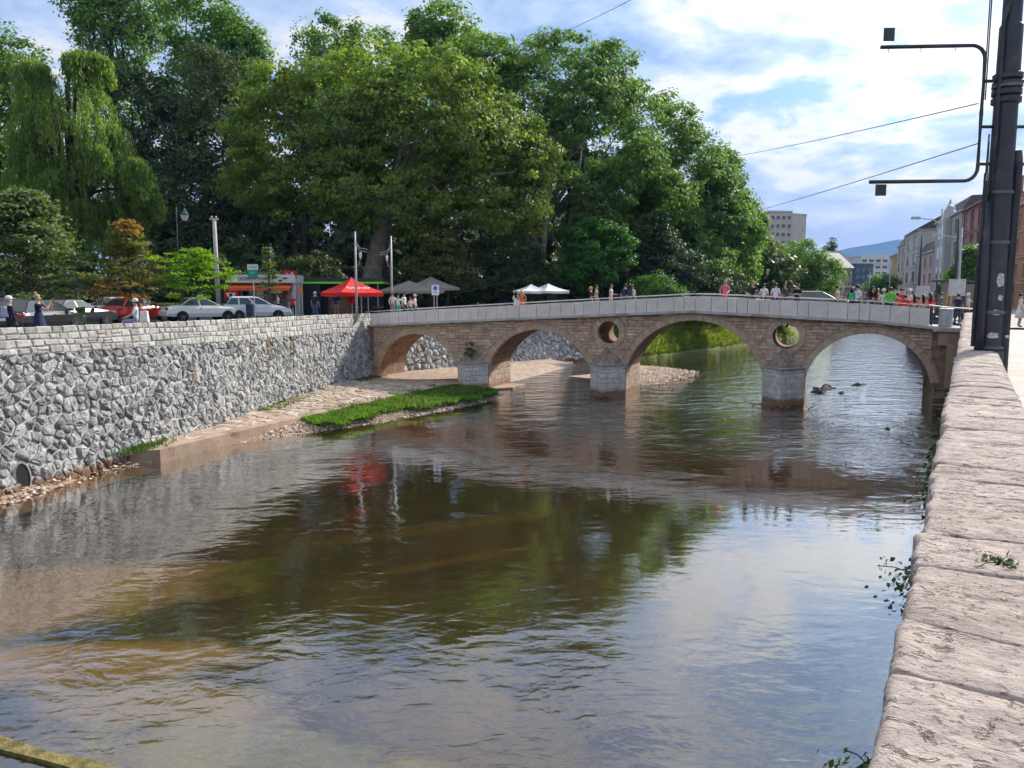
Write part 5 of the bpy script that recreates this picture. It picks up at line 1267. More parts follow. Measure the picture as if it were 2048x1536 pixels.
for lb, px, Y, fc, kw in (('person in white T-shirt with hands on hips at the left bridge end', 785, 52.5, -30, dict(h=1.74, top=W_, bottom=(.3, .25, .2), pose='hips')),
  ('person in white and green football shirt at the left bridge end', 796, 51.2, 20, dict(h=1.62, top=(.55, .66, .58), bottom=(.02, .38, .28), pose='hips', hair='brown')),
  ('tall person in white shirt behind the football shirt', 808, 53.5, 60, dict(h=1.74, top=W_, hair='black', pose='down')),
  ('short person in pale pink top at the left bridge end', 821, 52.0, 40, dict(h=1.45, top=(.70, .55, .52), hair='brown', pose='hold')),
  ('person in white cap with red bag at the left bridge end', 830, 53.0, 80, dict(h=1.6, top=W_, hair='grey', hat=W_, bag=(.55, .04, .05), pose='down'))):
    person(lb, gp(px, Y), R(fc), group='people on the square', **kw)
person('person with navy backpack standing beyond the end railing', Vector((*atY(1914, 640, 42).xy, 4.205)), R(150), h=1.66, top=(.05, .06, .12), hair='black', bag=(.02, .025, .07), pose='down', group='people on the quay street')
person('person in white top reaching out beyond the end railing by the pole', Vector((*atY(1934, 640, 41).xy, 4.205)), R(60), h=1.68, top=(.6, .56, .52), hair='white', pose='reach', group='people on the quay street')
person('person in long white dress walking on the pavement at the right edge', Vector((*atz(2038, 655, 4.2).xy, 4.205)), R(70), h=1.66, top=(.72, .68, .64), bottom=(.7, .66, .62), hair='black', pose='hold', dress=(.72, .68, .64), sleeve=.6, group='people on the quay street')
for i, (px, Y, lb, c) in enumerate(((1880, 48, 'person in grey jacket in the street behind the bridge end', (.22, .22, .22)), (1895, 52, 'person in brown top further along the street behind the bridge end', (.30, .22, .16)))):
    person(lb, Vector((*atY(px, 640, Y).xy, 4.205)), R(100 + 60 * i), h=1.72, top=c, hair='brown', pose='down', group='people on the quay street')

# ================================================================ CARS
TYRE = mat('tyre', (.018, .018, .018), rough=.85); RIM = mat('rim', (.45, .46, .47), rough=.35, metallic=.8); GL = mat('car_glass', (.030, .036, .040), rough=.05, spec=.9, coat=.3)
TAIL = mat('tail_light', (.45, .012, .012), rough=.25, spec=.6); HEADL = mat('head_light', (.75, .76, .76), rough=.15, spec=.8); PLATE = mat('number_plate', (.72, .72, .70), rough=.5); TRIM = mat('car_trim', (.02, .02, .022), rough=.6)
def car(label, loc, rz, paint, L=4.3, W=1.74, H=1.46, kind='sedan', group='cars parked on the square', taxi=False, name='parked_car'):
    """front towards +X"""
    t = thing(name, label, 'car', loc, rz, group); hl = L / 2
    pm = mat('paint_%02x%02x%02x' % tuple(int(v * 255) for v in paint), paint, rough=.28, spec=.5, coat=.6)
    sh = .92 * H / 1.46
    if kind == 'sedan': top = [(-hl, .62), (-hl + .06, .90), (-hl + .75, 1.0), (-hl + 1.2, 1.0), (hl - 1.35, .98), (hl - .55, .86), (hl - .06, .70), (hl, .50)]; gx = (-hl + .72, -hl + 1.35, hl - 2.0, hl - 1.18)
    elif kind == 'wagon': top = [(-hl, .62), (-hl + .04, 1.0), (-hl + .3, 1.0), (0, 1.0), (hl - 1.3, .98), (hl - .5, .84), (hl - .06, .68), (hl, .50)]; gx = (-hl + .10, -hl + .42, hl - 1.95, hl - 1.12)
    else: top = [(-hl, .60), (-hl + .04, .98), (-hl + .3, .99), (0, .98), (hl - 1.1, .96), (hl - .45, .82), (hl - .05, .66), (hl, .48)]; gx = (-hl + .12, -hl + .55, hl - 1.75, hl - .95)
    k = H / 1.46; V = []; F = []
    for i, (x, z) in enumerate(top):
        e = min(1, (hl - abs(x)) / .5); w = W / 2 * (.84 + .16 * math.sqrt(max(0, e))); zb = .30 if abs(x) < hl - .1 else .36; z *= k
        V += [(x, -w * .90, zb), (x, -w, .52 * k), (x, -w * .985, min(z, .80 * k)), (x, -w * .90, z - .02), (x, -w * .45, z + .02), (x, 0, z + .03), (x, w * .45, z + .02), (x, w * .90, z - .02), (x, w * .985, min(z, .80 * k)), (x, w, .52 * k), (x, w * .90, zb)]
    for i in range(len(top) - 1):
        for q in range(10): F.append([i * 11 + q, i * 11 + 11 + q, i * 11 + 12 + q, i * 11 + 1 + q])
        F.append([i * 11 + 10, i * 11 + 21, i * 11 + 11, i * 11])
    F += [list(range(11)), [(len(top) - 1) * 11 + q for q in range(11)][::-1]]
    o = link('body', np_mesh('body', V, F, smooth=False), t, pm); md = o.modifiers.new('bevel', 'BEVEL'); md.width = .035; md.segments = 2; md.limit_method = 'ANGLE'; md.angle_limit = R(28)
    # cabin: frustum with roof, glass set 6 mm proud
    bx0, rx0, rx1, bx1 = gx; zb, zt = .95 * k, H; wb, wt = W / 2 * .90, W / 2 * .70
    m = MB(); ring = [(bx0, -wb, zb), (bx1, -wb, zb), (bx1, wb, zb), (bx0, wb, zb), (rx0, -wt, zt - .06), (rx1, -wt, zt - .06), (rx1, wt, zt - .06), (rx0, wt, zt - .06), (rx0 + .25, -wt * .7, zt), (rx1 - .25, -wt * .7, zt), (rx1 - .25, wt * .7, zt), (rx0 + .25, wt * .7, zt)]
    m.add(ring, [[0, 1, 5, 4], [1, 2, 6, 5], [2, 3, 7, 6], [3, 0, 4, 7], [4, 5, 9, 8], [5, 6, 10, 9], [6, 7, 11, 10], [7, 4, 8, 11], [8, 9, 10, 11]]); o = m.build('cabin', pm, t); md = o.modifiers.new('bevel', 'BEVEL'); md.width = .04; md.segments = 2; md.limit_method = 'ANGLE'; md.angle_limit = R(20)
    def pane(nm, A, B, C, D, mg=.07, out=.008):
        A, B, C, D = map(Vector, (A, B, C, D)); c = (A + B + C + D) / 4; n = (B - A).cross(D - A).normalized()
        if n.dot(c - Vector((0, 0, .9))) < 0: n = -n
        Q = [p + (c - p).normalized() * mg + n * out for p in (A, B, C, D)]; link(nm, np_mesh(nm, Q + [q - n * .02 for q in Q], [[0, 1, 2, 3], [0, 4, 5, 1], [1, 5, 6, 2], [2, 6, 7, 3], [3, 7, 4, 0]]), t, GL)
    pane('windscreen', ring[1], ring[2], ring[6], ring[5], .09); pane('rear_window', ring[3], ring[0], ring[4], ring[7], .09)
    for a, b, c_, d_ in ((0, 1, 5, 4), (3, 2, 6, 7)):
        A, B, C, D = map(Vector, (ring[a], ring[b], ring[c_], ring[d_])); cuts = (0, .48, 1) if kind != 'wagon' else (0, .28, .62, 1)
        for f0, f1 in zip(cuts, cuts[1:]): pane('side_window', A.lerp(B, f0), A.lerp(B, f1), D.lerp(C, f1), D.lerp(C, f0), .06)
    for x in (-hl + .82, hl - .85):
        for s in (-1, 1):
            y = s * (W / 2 - .075); w = thing('wheel', None, None); w.parent = t; w.location = (x, y, .31)
            m = MB(); m.lathe([(.20, -.1), (.29, -.1), (.31, -.06), (.31, .06), (.29, .1), (.20, .1)], n=20); m.v = [(a, c, b) for a, b, c in m.v]; m.build('tyre', TYRE, w, smooth=False)
            m = MB(); m.lathe([(.02, -.085), (.21, -.07), (.21, .07), (.02, .085)], n=14); m.v = [(a, c, b) for a, b, c in m.v]
            for q in range(5):
                an = q * 1.2566; m.box((-.02, -.1, .03), (.02, .1, .19)); m.v[-8:] = [(a * math.cos(an) - c * math.sin(an), b, a * math.sin(an) + c * math.cos(an)) for a, b, c in m.v[-8:]]
            m.build('rim', RIM, w)
            m = MB(); m.lathe([(.335, -.02), (.335, .02)], n=20); m.v = [(a, c, b) for a, b, c in m.v]; a_ = m.build('wheel_arch', TRIM, t); a_.location = (x, s * (W / 2 - .016), .34)
    for s in (-1, 1):
        q = MB().box((-.05, -.16, -.075), (.05, .16, .075)).build('tail_light', TAIL, t, bevel=.02); q.location = (-hl + .045, s * (W / 2 - .26), .80 * k)
        q = MB().box((-.10, -.18, -.06), (.06, .18, .06)).build('headlight', HEADL, t, bevel=.02); q.location = (hl - .12, s * (W / 2 - .30), .66 * k)
        q = MB().box((-.08, -.09, -.055), (.08, .09, .055)).build('mirror', pm, t, bevel=.02); q.location = (bx1 - .30, s * (W / 2 + .06), zb + .06)
        box('door_handle', (-.35, s * (W / 2) - .01, .80 * k), (-.18, s * (W / 2) + .012, .825 * k), TRIM, t)
    box('bumper', (-hl - .035, -W / 2 * .84, .38), (-hl + .05, W / 2 * .84, .55), pm, t, .02); box('front_bumper', (hl - .05, -W / 2 * .80, .34), (hl + .03, W / 2 * .80, .50), pm, t, .02)
    box('number_plate', (-hl - .045, -.26, .60 * k), (-hl + .02, .26, .71 * k), PLATE, t)
    if taxi: MB().box((-.12, -.3, H - .01), (.12, .3, H + .13), taper=.03).build('taxi_sign', mat('taxi_yellow', (.62, .60, .28), rough=.4), t, bevel=.02)
    return t
def cp(px, Y): return gp(px, Y, lg(12) + .004)
car('silver white sedan behind the white paling, side on', cp(222, 47.5), R(150), (.62, .64, .66), 4.5, 1.78, 1.46, 'sedan')
car('small red estate car seen from the rear quarter behind the seated person', cp(276, 45.5), R(72), (.55, .02, .015), 3.9, 1.62, 1.42, 'hatch')
car('white taxi sedan with yellow roof sign under the lime green tree', cp(400, 46), R(42), (.66, .67, .66), 4.3, 1.7, 1.44, 'sedan', taxi=True)
car('silver hatchback in front of the tobacco kiosk', cp(512, 48), R(28), (.58, .60, .62), 4.0, 1.7, 1.5, 'wagon')
car('black hatchback with red tail lights behind the person in navy', cp(78, 32), R(86), (.012, .012, .014), 3.9, 1.66, 1.40, 'hatch')
car('dark saloon with bright glass to the right of the person in navy', cp(140, 37), R(74), (.02, .022, .024), 4.3, 1.7, 1.40, 'sedan')
car('dark grey green estate behind the person in dark coat', cp(28, 41), R(98), (.03, .04, .035), 4.4, 1.74, 1.46, 'wagon')
car('dark car passing behind the bridge between the black T-shirt and the pink top', Vector((*atY(1640, 600, 50).xy, 4.62)), R(-25), (.05, .055, .06), 4.3, 1.74, 1.44, 'wagon', 'cars on the far street', name='passing_car')
BR2 = 0
# ================================================================ SQUARE: kiosks, signs, posts, parasols
white = mat('white_paint', (.72, .72, .71), (.64, .64, .63), .55, 2); black = mat('black_paint', (.015, .015, .017), (.025, .025, .028), .5, 3); greyp = mat('grey_panel', (.30, .30, .30), (.38, .38, .37), .6, 2, bump=.1); red = mat('red_paint', (.55, .015, .02), (.48, .012, .018), .45, 3); ink = mat('black_ink', (.02, .02, .02), rough=.6)
TX = (R(90), 0, 0)
def text_on(body, size, m, parent, loc, rz=0, **kw): return text(body, size, m, parent, loc, (R(90), 0, rz), **kw)
K = thing('tobacco_kiosk', 'tobacco kiosk with white name fascia and orange awning', 'kiosk', gp(522, 58), R(4)); wK = 2.45
box('wall', (-wK, .6, 0), (wK, 3.2, 2.55), greyp, K); box('counter', (-wK + .3, .35, 0), (wK - .6, .62, 1.0), mat('kiosk_counter', (.14, .11, .10), (.2, .16, .14), .7, 3), K)
box('fascia', (-2.55, -.05, 2.50), (2.55, 3.3, 3.08), mat('fascia_white', (.62, .62, .60), (.54, .54, .52), .6, 1.5), K, .02); box('roof', (-2.5, 0, 3.07), (2.5, 3.25, 3.14), greyp, K)
text_on('DUHANPROMET', .36, ink, K, (-.3, -.062, 2.80)); 
MB().box((1.35, -.07, 2.62), (1.6, -.055, 2.74)).box((1.65, -.07, 2.80), (1.98, -.055, 2.90)).build('printed_marks', ink, K)
m = MB(); n = 14
for k in range(n):
    x0, x1 = lerp(-2.25, 2.3, k / n), lerp(-2.25, 2.3, (k + 1) / n); s_ = .03 * math.sin(k * 1.3); s2_ = .03 * math.sin((k + 1) * 1.3)
    m.add([(x0, .55, 2.44), (x1, .55, 2.44), (x1, -.55 + s2_, 2.12), (x0, -.55 + s_, 2.12), (x1, -.56 + s2_, 1.92), (x0, -.56 + s_, 1.92)], [[0, 1, 2, 3], [3, 2, 4, 5]])
m.build('awning', mat('awning_orange', (.72, .13, .035), (.60, .10, .03), .7, 2), K)
for x, w, c in ((-1.9, .5, greyp), (-1.1, .75, GL), (-.2, .75, GL), (.65, .6, GL), (1.45, .55, GL)):
    f_ = box('shop_window', (x - w / 2, .545, 1.02), (x + w / 2, .60, 1.95), black, K); box('pane', (x - w / 2 + .05, .535, 1.08), (x + w / 2 - .05, .55, 1.90), GL, f_)
rnd = random.Random(1)
for q in range(12):
    x = 1.2 + (q % 4) * .2; box('magazine', (x - .08, .50, 1.1 + (q // 4) * .27), (x + .08, .53, 1.32 + (q // 4) * .27), cloth((rnd.random() * .6, rnd.random() * .3, rnd.random() * .3)), K)
box('corner_post', (2.2, .45, 0), (2.42, .6, 2.5), white, K); box('side_panel', (-3.0, .4, 0), (-2.46, .6, 2.0), black, K)
v_ = thing('vending_machine', 'red and white vending machine left of the tobacco kiosk', 'machine', gp(464, 57), R(8)); box('cabinet', (-.45, -.3, 0), (.45, .35, 1.9), red, v_, .02); MB().prism([(-.38, 1.75), (.38, 1.75), (0, 1.2)], 'y', -.315, -.302).build('white_panel', white, v_); MB().lathe([(.02, 0), (.12, .02)], n=14).build('emblem', ink, v_).matrix_local = Matrix.Translation((0, -.318, 1.6)) @ Matrix.Rotation(R(90), 4, 'X'); box('slot', (-.25, -.32, .4), (.25, -.30, .7), ink, v_)
s_ = thing('lightbox_sign', 'red illuminated box sign on the kiosk roof', 'sign', atY(580, 549, 58.5)); box('case', (-.48, -.12, -.28), (.48, .12, .28), red, s_, .03); m = MB()
for x, sh_ in ((-.25, .1), (-.1, -.06), (.12, .05), (.28, -.05)): m.add([(x - .05, -.125, -.18), (x + .03, -.125, -.18), (x + .03 + sh_, -.125, .18), (x - .05 + sh_, -.125, .18)], [[0, 1, 2, 3]])
m.build('white_strokes', mat('pinkish_white', (.7, .5, .5), rough=.6), s_); MB().tube([(0, 0, -.6), (0, 0, -.28)], .03).build('stem', greyp, s_)
# stall with lime green stripe
S_ = thing('striped_stall', 'dark snack stall with a lime green stripe along its roof edge', 'kiosk', gp(672, 62), R(2))
box('wall', (-3.3, 1.6, 0), (3.6, 4.2, 2.55), mat('stall_dark', (.012, .014, .022), (.02, .022, .03), .5, 2), S_); box('roof', (-3.4, .2, 2.66), (3.75, 4.3, 2.95), mat('stall_roof', (.04, .045, .055), rough=.6), S_)
box('stripe', (-3.42, .17, 2.50), (3.77, 4.32, 2.65), mat('lime_stripe', (.22, .75, .03), rough=.45), S_); box('side_screen', (-3.3, .3, 0), (-1.3, 1.6, 2.5), MATS['stall_dark'], S_); box('wood_front', (-.9, 1.52, 0), (.9, 1.6, 2.2), mat('warm_wood', (.16, .08, .03), (.24, .12, .05), .6, 3), S_)
for x in (1.2, 1.5, 1.95, 2.5, 3.3): MB().tube([(x, .4, 0), (x, .4, 2.5)], .045).build('post', mat('pale_post', (.42, .40, .37), rough=.7), S_)
for i, x in enumerate((.2, 1.4, 2.5)):
    tb = thing('cafe_table', ('round cafe table left of the parasol pole', 'round cafe table right behind the parasol pole', 'round cafe table at the right end of the stall')[i], 'table', gp(680, 56) + Vector((x * 1.3 - .6, .6, 0))); MB().lathe([(.4, .70), (.4, .74)], n=16).build('table_top', mat('cafe_wood', (.22, .09, .05), rough=.5), tb); MB().tube([(0, 0, .02), (0, 0, .70)], .035).build('leg', dark_m, tb); MB().lathe([(.25, 0), (.22, .03)], n=12).build('base', dark_m, tb)
# red parasol
def parasol(label, loc, half, zt, ze, m, vm=.28, rz=0.0, pole=dark_m, group=None, name='cafe_parasol'):
    p = thing(name, label, 'parasol', loc, rz, group); c = [(-half, -half), (half, -half), (half, half), (-half, half)]; V = []; F = []; N = 8; ap = (0, 0, zt)
    for k in range(4):
        A, B = c[k], c[(k + 1) % 4]
        for j in range(N + 1):
            for i in range(N + 1):
                f = i / N; g = j / N; x = lerp(A[0], B[0], f) * g; y = lerp(A[1], B[1], f) * g; sag = -.10 * math.sin(math.pi * g) * (1 - .3 * abs(2 * f - 1)) - .05 * g * math.sin(math.pi * f)
                V.append((x, y, lerp(zt, ze, g) + sag))
        o = k * (N + 1) ** 2
        for j in range(N):
            for i in range(N): a = o + j * (N + 1) + i; F.append([a, a + 1, a + N + 2, a + N + 1])
    link('canopy', np_mesh('canopy', V, F, smooth=True), p, m); vb = MB()
    for k in range(4):
        A, B = c[k], c[(k + 1) % 4]
        for i in range(N):
            f0, f1 = i / N, (i + 1) / N; P0 = (lerp(A[0], B[0], f0), lerp(A[1], B[1], f0), ze - .05 * math.sin(math.pi * f0)); P1 = (lerp(A[0], B[0], f1), lerp(A[1], B[1], f1), ze - .05 * math.sin(math.pi * f1)); Pm = ((P0[0] + P1[0]) / 2, (P0[1] + P1[1]) / 2)
            vb.add([P0, P1, (P1[0], P1[1], P1[2] - vm * .75), (Pm[0] * 1.005, Pm[1] * 1.005, P0[2] - vm), (P0[0], P0[1], P0[2] - vm * .75)], [[0, 1, 2, 3, 4]])
    vb.build('valance', m, p); MB().tube([(0, 0, 0), (0, 0, zt + .05)], .035).build('pole', pole, p); MB().lathe([(.35, 0), (.32, .1), (.06, .12)], n=14).build('base', dark_m, p)
    for q in c: MB().tube([(0, 0, zt - .9), (q[0] * .5, q[1] * .5, lerp(zt, ze, .5) - .15)], .012, 5).build('strut', pole, p)
    return p
redcan = mat('red_canvas', (.66, .022, .016), (.58, .018, .014), .75, 2, bump=.15, bscale=40)
rp = parasol('big red square parasol with white lettering beside the plane trunk', gp(704, 50.5), 1.50, 2.72, 1.78, redcan, rz=R(38), pole=greyp)
al = math.atan2(2.72 - 1.78, 1.50)
for rz_, tx_, sz_ in ((0, 'Sarajevsko', .40), (R(90), 'Sarajevsko', .36)):
    q = text(tx_, sz_, mat('lettering_white', (.72, .66, .66), rough=.7), rp, (0, 0, 0), (0, 0, 0), shear=.25); q.matrix_local = Matrix.Rotation(rz_, 4, 'Z') @ Matrix.Translation((0, -.93, 2.06)) @ Matrix.Rotation(al + .06, 4, 'X')
MB().ball((0, 0, 1.35), (.32, .32, .30), 12).build('folded_flap', redcan, rp, smooth=True)
# beige and white cafe parasols
beige = mat('beige_canvas', (.26, .235, .20), (.21, .19, .16), .85, 2, bump=.1); wht = mat('white_canvas', (.66, .67, .68), (.58, .59, .60), .85, 2)
gcaf = 'cafe parasols under the park trees'
for i, (px, Y, half, zt_, ze_, mm, rz_, lb) in enumerate(((818, 62, 2.2, 2.75, 1.95, beige, 25, 'large beige cafe parasol at the left bridge end'), (862, 64, 1.7, 3.1, 2.2, beige, 40, 'higher beige cafe parasol behind the parking sign'), (1062, 64, 1.15, 2.5, 1.95, wht, 20, 'white parasol right of the orange top on the bridge'), (1096, 64, 1.25, 2.55, 1.95, wht, 35, 'white parasol furthest right above the second arch'))):
    parasol(lb, gp(px, Y), half, zt_, ze_, mm, .22, R(rz_), group=gcaf)
# posts, lamps and signs
def post_lamp(px, Y, ytop, side, lab):
    B = gp(px, Y); h = atY(px, ytop, Y).z - B.z; t = thing('lamp_mast', lab, 'lamp post', B, 0, 'slim grey lamp masts by the bridge')
    MB().tube([(0, 0, 0), (0, 0, h * .45), (0, 0, h)], [.085, .07, .05], 10).build('mast', greyp2, t, smooth=True)
    for z, l in ((h * .80, .75), (h * .77, .75)): MB().tube([(0, 0, z + .75), (side * .1, 0, z + .35), (side * .3, 0, z + .1), (side * l, 0, z)], .025, 6).build('curved_arm', greyp2, t)
    MB().tube([(0, 0, h * .62), (side * .22, 0, h * .64), (side * .30, 0, h * .70)], .02, 6).build('lantern_arm', greyp2, t); MB().lathe([(.05, 0), (.09, .28), (.09, .34), (.03, .38)], (side * .30, 0, h * .70), 10).build('lantern', white, t); box('base_plate', (-.16, -.16, 0), (.16, .16, .03), greyp2, t)
greyp2 = mat('galvanised_mast', (.36, .36, .35), (.44, .44, .43), .5, 3, metallic=.3)
post_lamp(713, 48.6, 463, 1, 'slim grey lamp mast in front of the red parasol'); post_lamp(784, 53, 472, -1, 'slim grey lamp mast left of the beige parasols')
B = gp(437, 52); h = atY(433, 436, 52).z - B.z; t_ = thing('concrete_pole', 'pale concrete utility pole right of the lime green tree', 'pole', B); MB().tube([(0, 0, -.1), (-.06, 0, h)], [.16, .12], 10).build('shaft', mat('pole_concrete', (.40, .38, .35), (.48, .46, .43), .9, 3), t_, smooth=True); MB().box((-.35, -.05, h - .12), (.2, .05, h)).build('crossarm', greyp2, t_); MB().ball((-.2, -.05, h + .06), .07, 8).ball((.08, -.05, h + .06), .07, 8).build('insulator', greyp2, t_)
B = gp(361, 53); h = atY(361, 405, 53).z - B.z; t_ = thing('street_lantern', 'dark green street lamp with hooked arm and hanging lantern', 'lamp post', B); grn = mat('lamp_green', (.015, .06, .055), (.02, .08, .07), .45, 3)
MB().tube([(0, 0, 0), (0, 0, 1), (0, 0, h - .3)], [.09, .06, .04], 10).build('mast', grn, t_, smooth=True); MB().tube([(.30 - .30 * math.cos(a), 0, h - .35 + .30 * math.sin(a)) for a in np.linspace(0, math.pi, 10)], .028, 6).build('hook_arm', grn, t_, smooth=True); MB().tube([(.3 - .2 * math.cos(a), 0, h - .45 + .2 * math.sin(a)) for a in np.linspace(0, 5.5, 14)], .015, 5).build('scroll', grn, t_); MB().lathe([(.05, 0), (.10, -.18), (.30, -.42), (.30, -.5)][::-1], (.55, 0, h - .35), 12).build('lantern_hood', grn, t_); MB().lathe([(.14, -.85), (.26, -.55), (.28, -.5)], (.55, 0, h - .35), 12).build('lantern_glass', mat('frosted_glass', (.55, .52, .45), rough=.3), t_); MB().ball((-.06, -.05, 2.9), (.12, .1, .07), 8).build('camera', white, t_)
B = gp(508, 46.5); t_ = thing('taxi_sign', 'taxi rank sign, white over green, on a thin pole', 'sign', B); zt_ = atY(508, 529, 46.5).z - B.z
MB().tube([(0, 0, 0), (0, 0, zt_)], .035, 8).build('pole', greyp2, t_); box('white_plate', (-.32, -.05, zt_ - .32), (.32, -.03, zt_), white, t_, .01); box('green_plate', (-.32, -.05, zt_ - .68), (.32, -.03, zt_ - .325), mat('sign_green', (.0, .28, .19), rough=.45), t_, .01); box('number_plate_frame', (-.30, -.05, zt_ - .85), (.30, -.03, zt_ - .69), mat('sign_teal', (.05, .20, .20), rough=.5), t_)
text_on('TAXI', .22, ink, t_, (0, -.055, zt_ - .17))
MB().box((-.2, -.056, zt_ - .47), (.2, -.051, zt_ - .44)).box((-.2, -.056, zt_ - .56), (.12, -.051, zt_ - .53)).build('printed_lines', mat('pale_green', (.3, .55, .45), rough=.5), t_)
bn = thing('litter_bin', 'dark blue litter bin on the pole in front of the silver hatchback', 'bin', gp(500, 45.8)); MB().lathe([(.2, .35), (.24, .4), (.26, 1.05), (.24, 1.08)], n=14).build('drum', mat('bin_blue', (.03, .045, .09), rough=.5), bn); MB().tube([(0, .25, 0), (0, .25, 1.2)], .03).build('post', greyp2, bn)
B = gp(871, 52.3); zt_ = atY(871, 570, 52.3).z - B.z; t_ = thing('parking_sign', 'white parking sign with blue disc beside the beige parasols', 'sign', B); MB().tube([(-.1, 0, 0), (-.1, 0, zt_)], .025).tube([(.1, 0, 0), (.1, 0, zt_)], .025).build('pole', greyp2, t_); box('plate', (-.25, -.06, zt_ - .68), (.25, -.035, zt_), white, t_, .01); MB().lathe([(.02, 0), (.15, .004)], n=18).build('blue_disc', mat('sign_blue', (.03, .16, .55), rough=.4), t_).matrix_local = Matrix.Translation((0, -.064, zt_ - .22)) @ Matrix.Rotation(R(90), 4, 'X'); MB().box((-.16, -.066, zt_ - .48), (.16, -.061, zt_ - .45)).box((-.16, -.066, zt_ - .56), (.16, -.061, zt_ - .53)).build('printed_lines', MATS['sign_blue'], t_)
B = gp(157, 47); zt_ = atY(157, 556, 47).z - B.z; t_ = thing('road_sign', 'small round road sign on a thin pole above the silver white sedan', 'sign', B); MB().tube([(0, 0, 0), (0, 0, zt_)], .03).build('pole', greyp2, t_)
for z, mm in ((zt_ - .15, mat('sign_violet', (.18, .14, .45), rough=.5)), (zt_ - .6, greyp2)): MB().lathe([(.02, 0), (.2, .01), (.2, .03)], n=18).build('disc', mm, t_).matrix_local = Matrix.Translation((.05, -.04, z)) @ Matrix.Rotation(R(90), 4, 'X')
B = gp(598, 55); t_ = thing('poster_stand', 'orange notice on thin white posts right of the kiosk', 'sign', B)
for x in (-.25, 0, .25): MB().tube([(x, 0, 0), (x, 0, 2.5)], .02, 6).build('post', white, t_)
box('notice', (-.05, -.05, 1.7), (.3, -.03, 2.2), mat('notice_orange', (.65, .22, .10), rough=.6), t_)
# hedge and paling, low planting
def hedge(label, A, B, w, h, leaf, seed, name='hedge', n=5000):
    rng = np.random.default_rng(seed); A = Vector(A); B = Vector(B); d_ = (B - A); L_ = d_.length; d_.normalize(); nn_ = Vector((-d_.y, d_.x, 0)); t = thing(name, label, 'hedge', A)
    f = rng.random(n) * L_; s = rng.random(n); side = rng.integers(0, 4, n); x = np.where(side == 0, -w / 2, np.where(side == 1, w / 2, (rng.random(n) - .5) * w)); z = np.where(side >= 2, h, rng.random(n) * h) + rng.normal(0, .03, n)
    C = np.stack([d_.x * f + nn_.x * x, d_.y * f + nn_.y * x, z], 1); N = np.stack([nn_.x * np.sign(x), nn_.y * np.sign(x), np.where(side >= 2, 1.5, .2)], 1)
    link('foliage', leaves_mesh('foliage', C, N, .11, rng.uniform(0, .9, n), rng), t, leaf); m = MB(); c0 = [(-d_ * 0 + nn_ * q) for q in (-w / 2 + .05, w / 2 - .05)]
    m.add([c0[0], c0[1], d_ * L_ + c0[1], d_ * L_ + c0[0]] + [p + Vector((0, 0, h - .05)) for p in (c0[0], c0[1], d_ * L_ + c0[1], d_ * L_ + c0[0])], [[0, 1, 5, 4], [1, 2, 6, 5], [2, 3, 7, 6], [3, 0, 4, 7], [4, 5, 6, 7]]); m.build('twigs', mat('hedge_dark', (.012, .02, .008), (.02, .03, .012), .95, 8), t)
hedge('clipped green hedge behind the white taxi', gp(300, 50), gp(352, 49), 1.0, 1.0, mid_leaf, 51); hedge('low bright hedge left of the person in navy', gp(20, 46), gp(68, 45), .8, 1.1, MATS['bush_leaf'], 52); hedge('small ivy clump on the end of the white paling', gp(148, 36.5), gp(163, 36.8), .5, .95, MATS['bush_leaf'], 53, n=2500)
t_ = thing('white_paling', 'short white paling fence in front of the silver white sedan', 'fence', gp(200, 45), R(2))
for k in range(22): box('pale', (-1.15 + k * .105, -.015, .1), (-1.085 + k * .105, .015, .85), white, t_)
box('rail', (-1.2, .016, .2), (1.2, .05, .27), white, t_); box('rail', (-1.2, .016, .7), (1.2, .05, .77), white, t_)
for k in (-1.15, 1.12): box('post', (k, .052, 0), (k + .06, .11, .9), white, t_)
# shrubs under the trees, dark park buildings glimpsed between trunks
und = dark_leaf
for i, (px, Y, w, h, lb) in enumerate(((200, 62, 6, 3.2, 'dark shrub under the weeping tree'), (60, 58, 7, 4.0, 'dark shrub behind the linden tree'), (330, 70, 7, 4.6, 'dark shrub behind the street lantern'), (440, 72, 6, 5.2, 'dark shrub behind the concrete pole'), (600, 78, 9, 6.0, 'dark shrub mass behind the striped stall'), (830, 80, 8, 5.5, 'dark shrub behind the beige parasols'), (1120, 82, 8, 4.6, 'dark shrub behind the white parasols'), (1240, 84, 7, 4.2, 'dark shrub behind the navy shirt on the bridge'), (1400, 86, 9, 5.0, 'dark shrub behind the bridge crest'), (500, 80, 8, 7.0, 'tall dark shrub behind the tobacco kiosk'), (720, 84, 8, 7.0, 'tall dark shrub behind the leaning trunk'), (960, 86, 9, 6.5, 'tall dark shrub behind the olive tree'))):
    c = gp(px, Y, G); tree('shrub', lb, (c.x, c.y, G), [(c.x, c.y, G + h * .45, w * .5, w * .4, h * .5), (c.x - w * .3, c.y, G + h * .3, w * .35, w * .3, h * .35), (c.x + w * .35, c.y, G + h * .35, w * .35, w * .3, h * .4)], und, dark_bark, 170, 42, .8, .34, .1, seed=200 + i, limbs=4, cat='shrub', group='dark shrubs under the park trees', inner=.4)
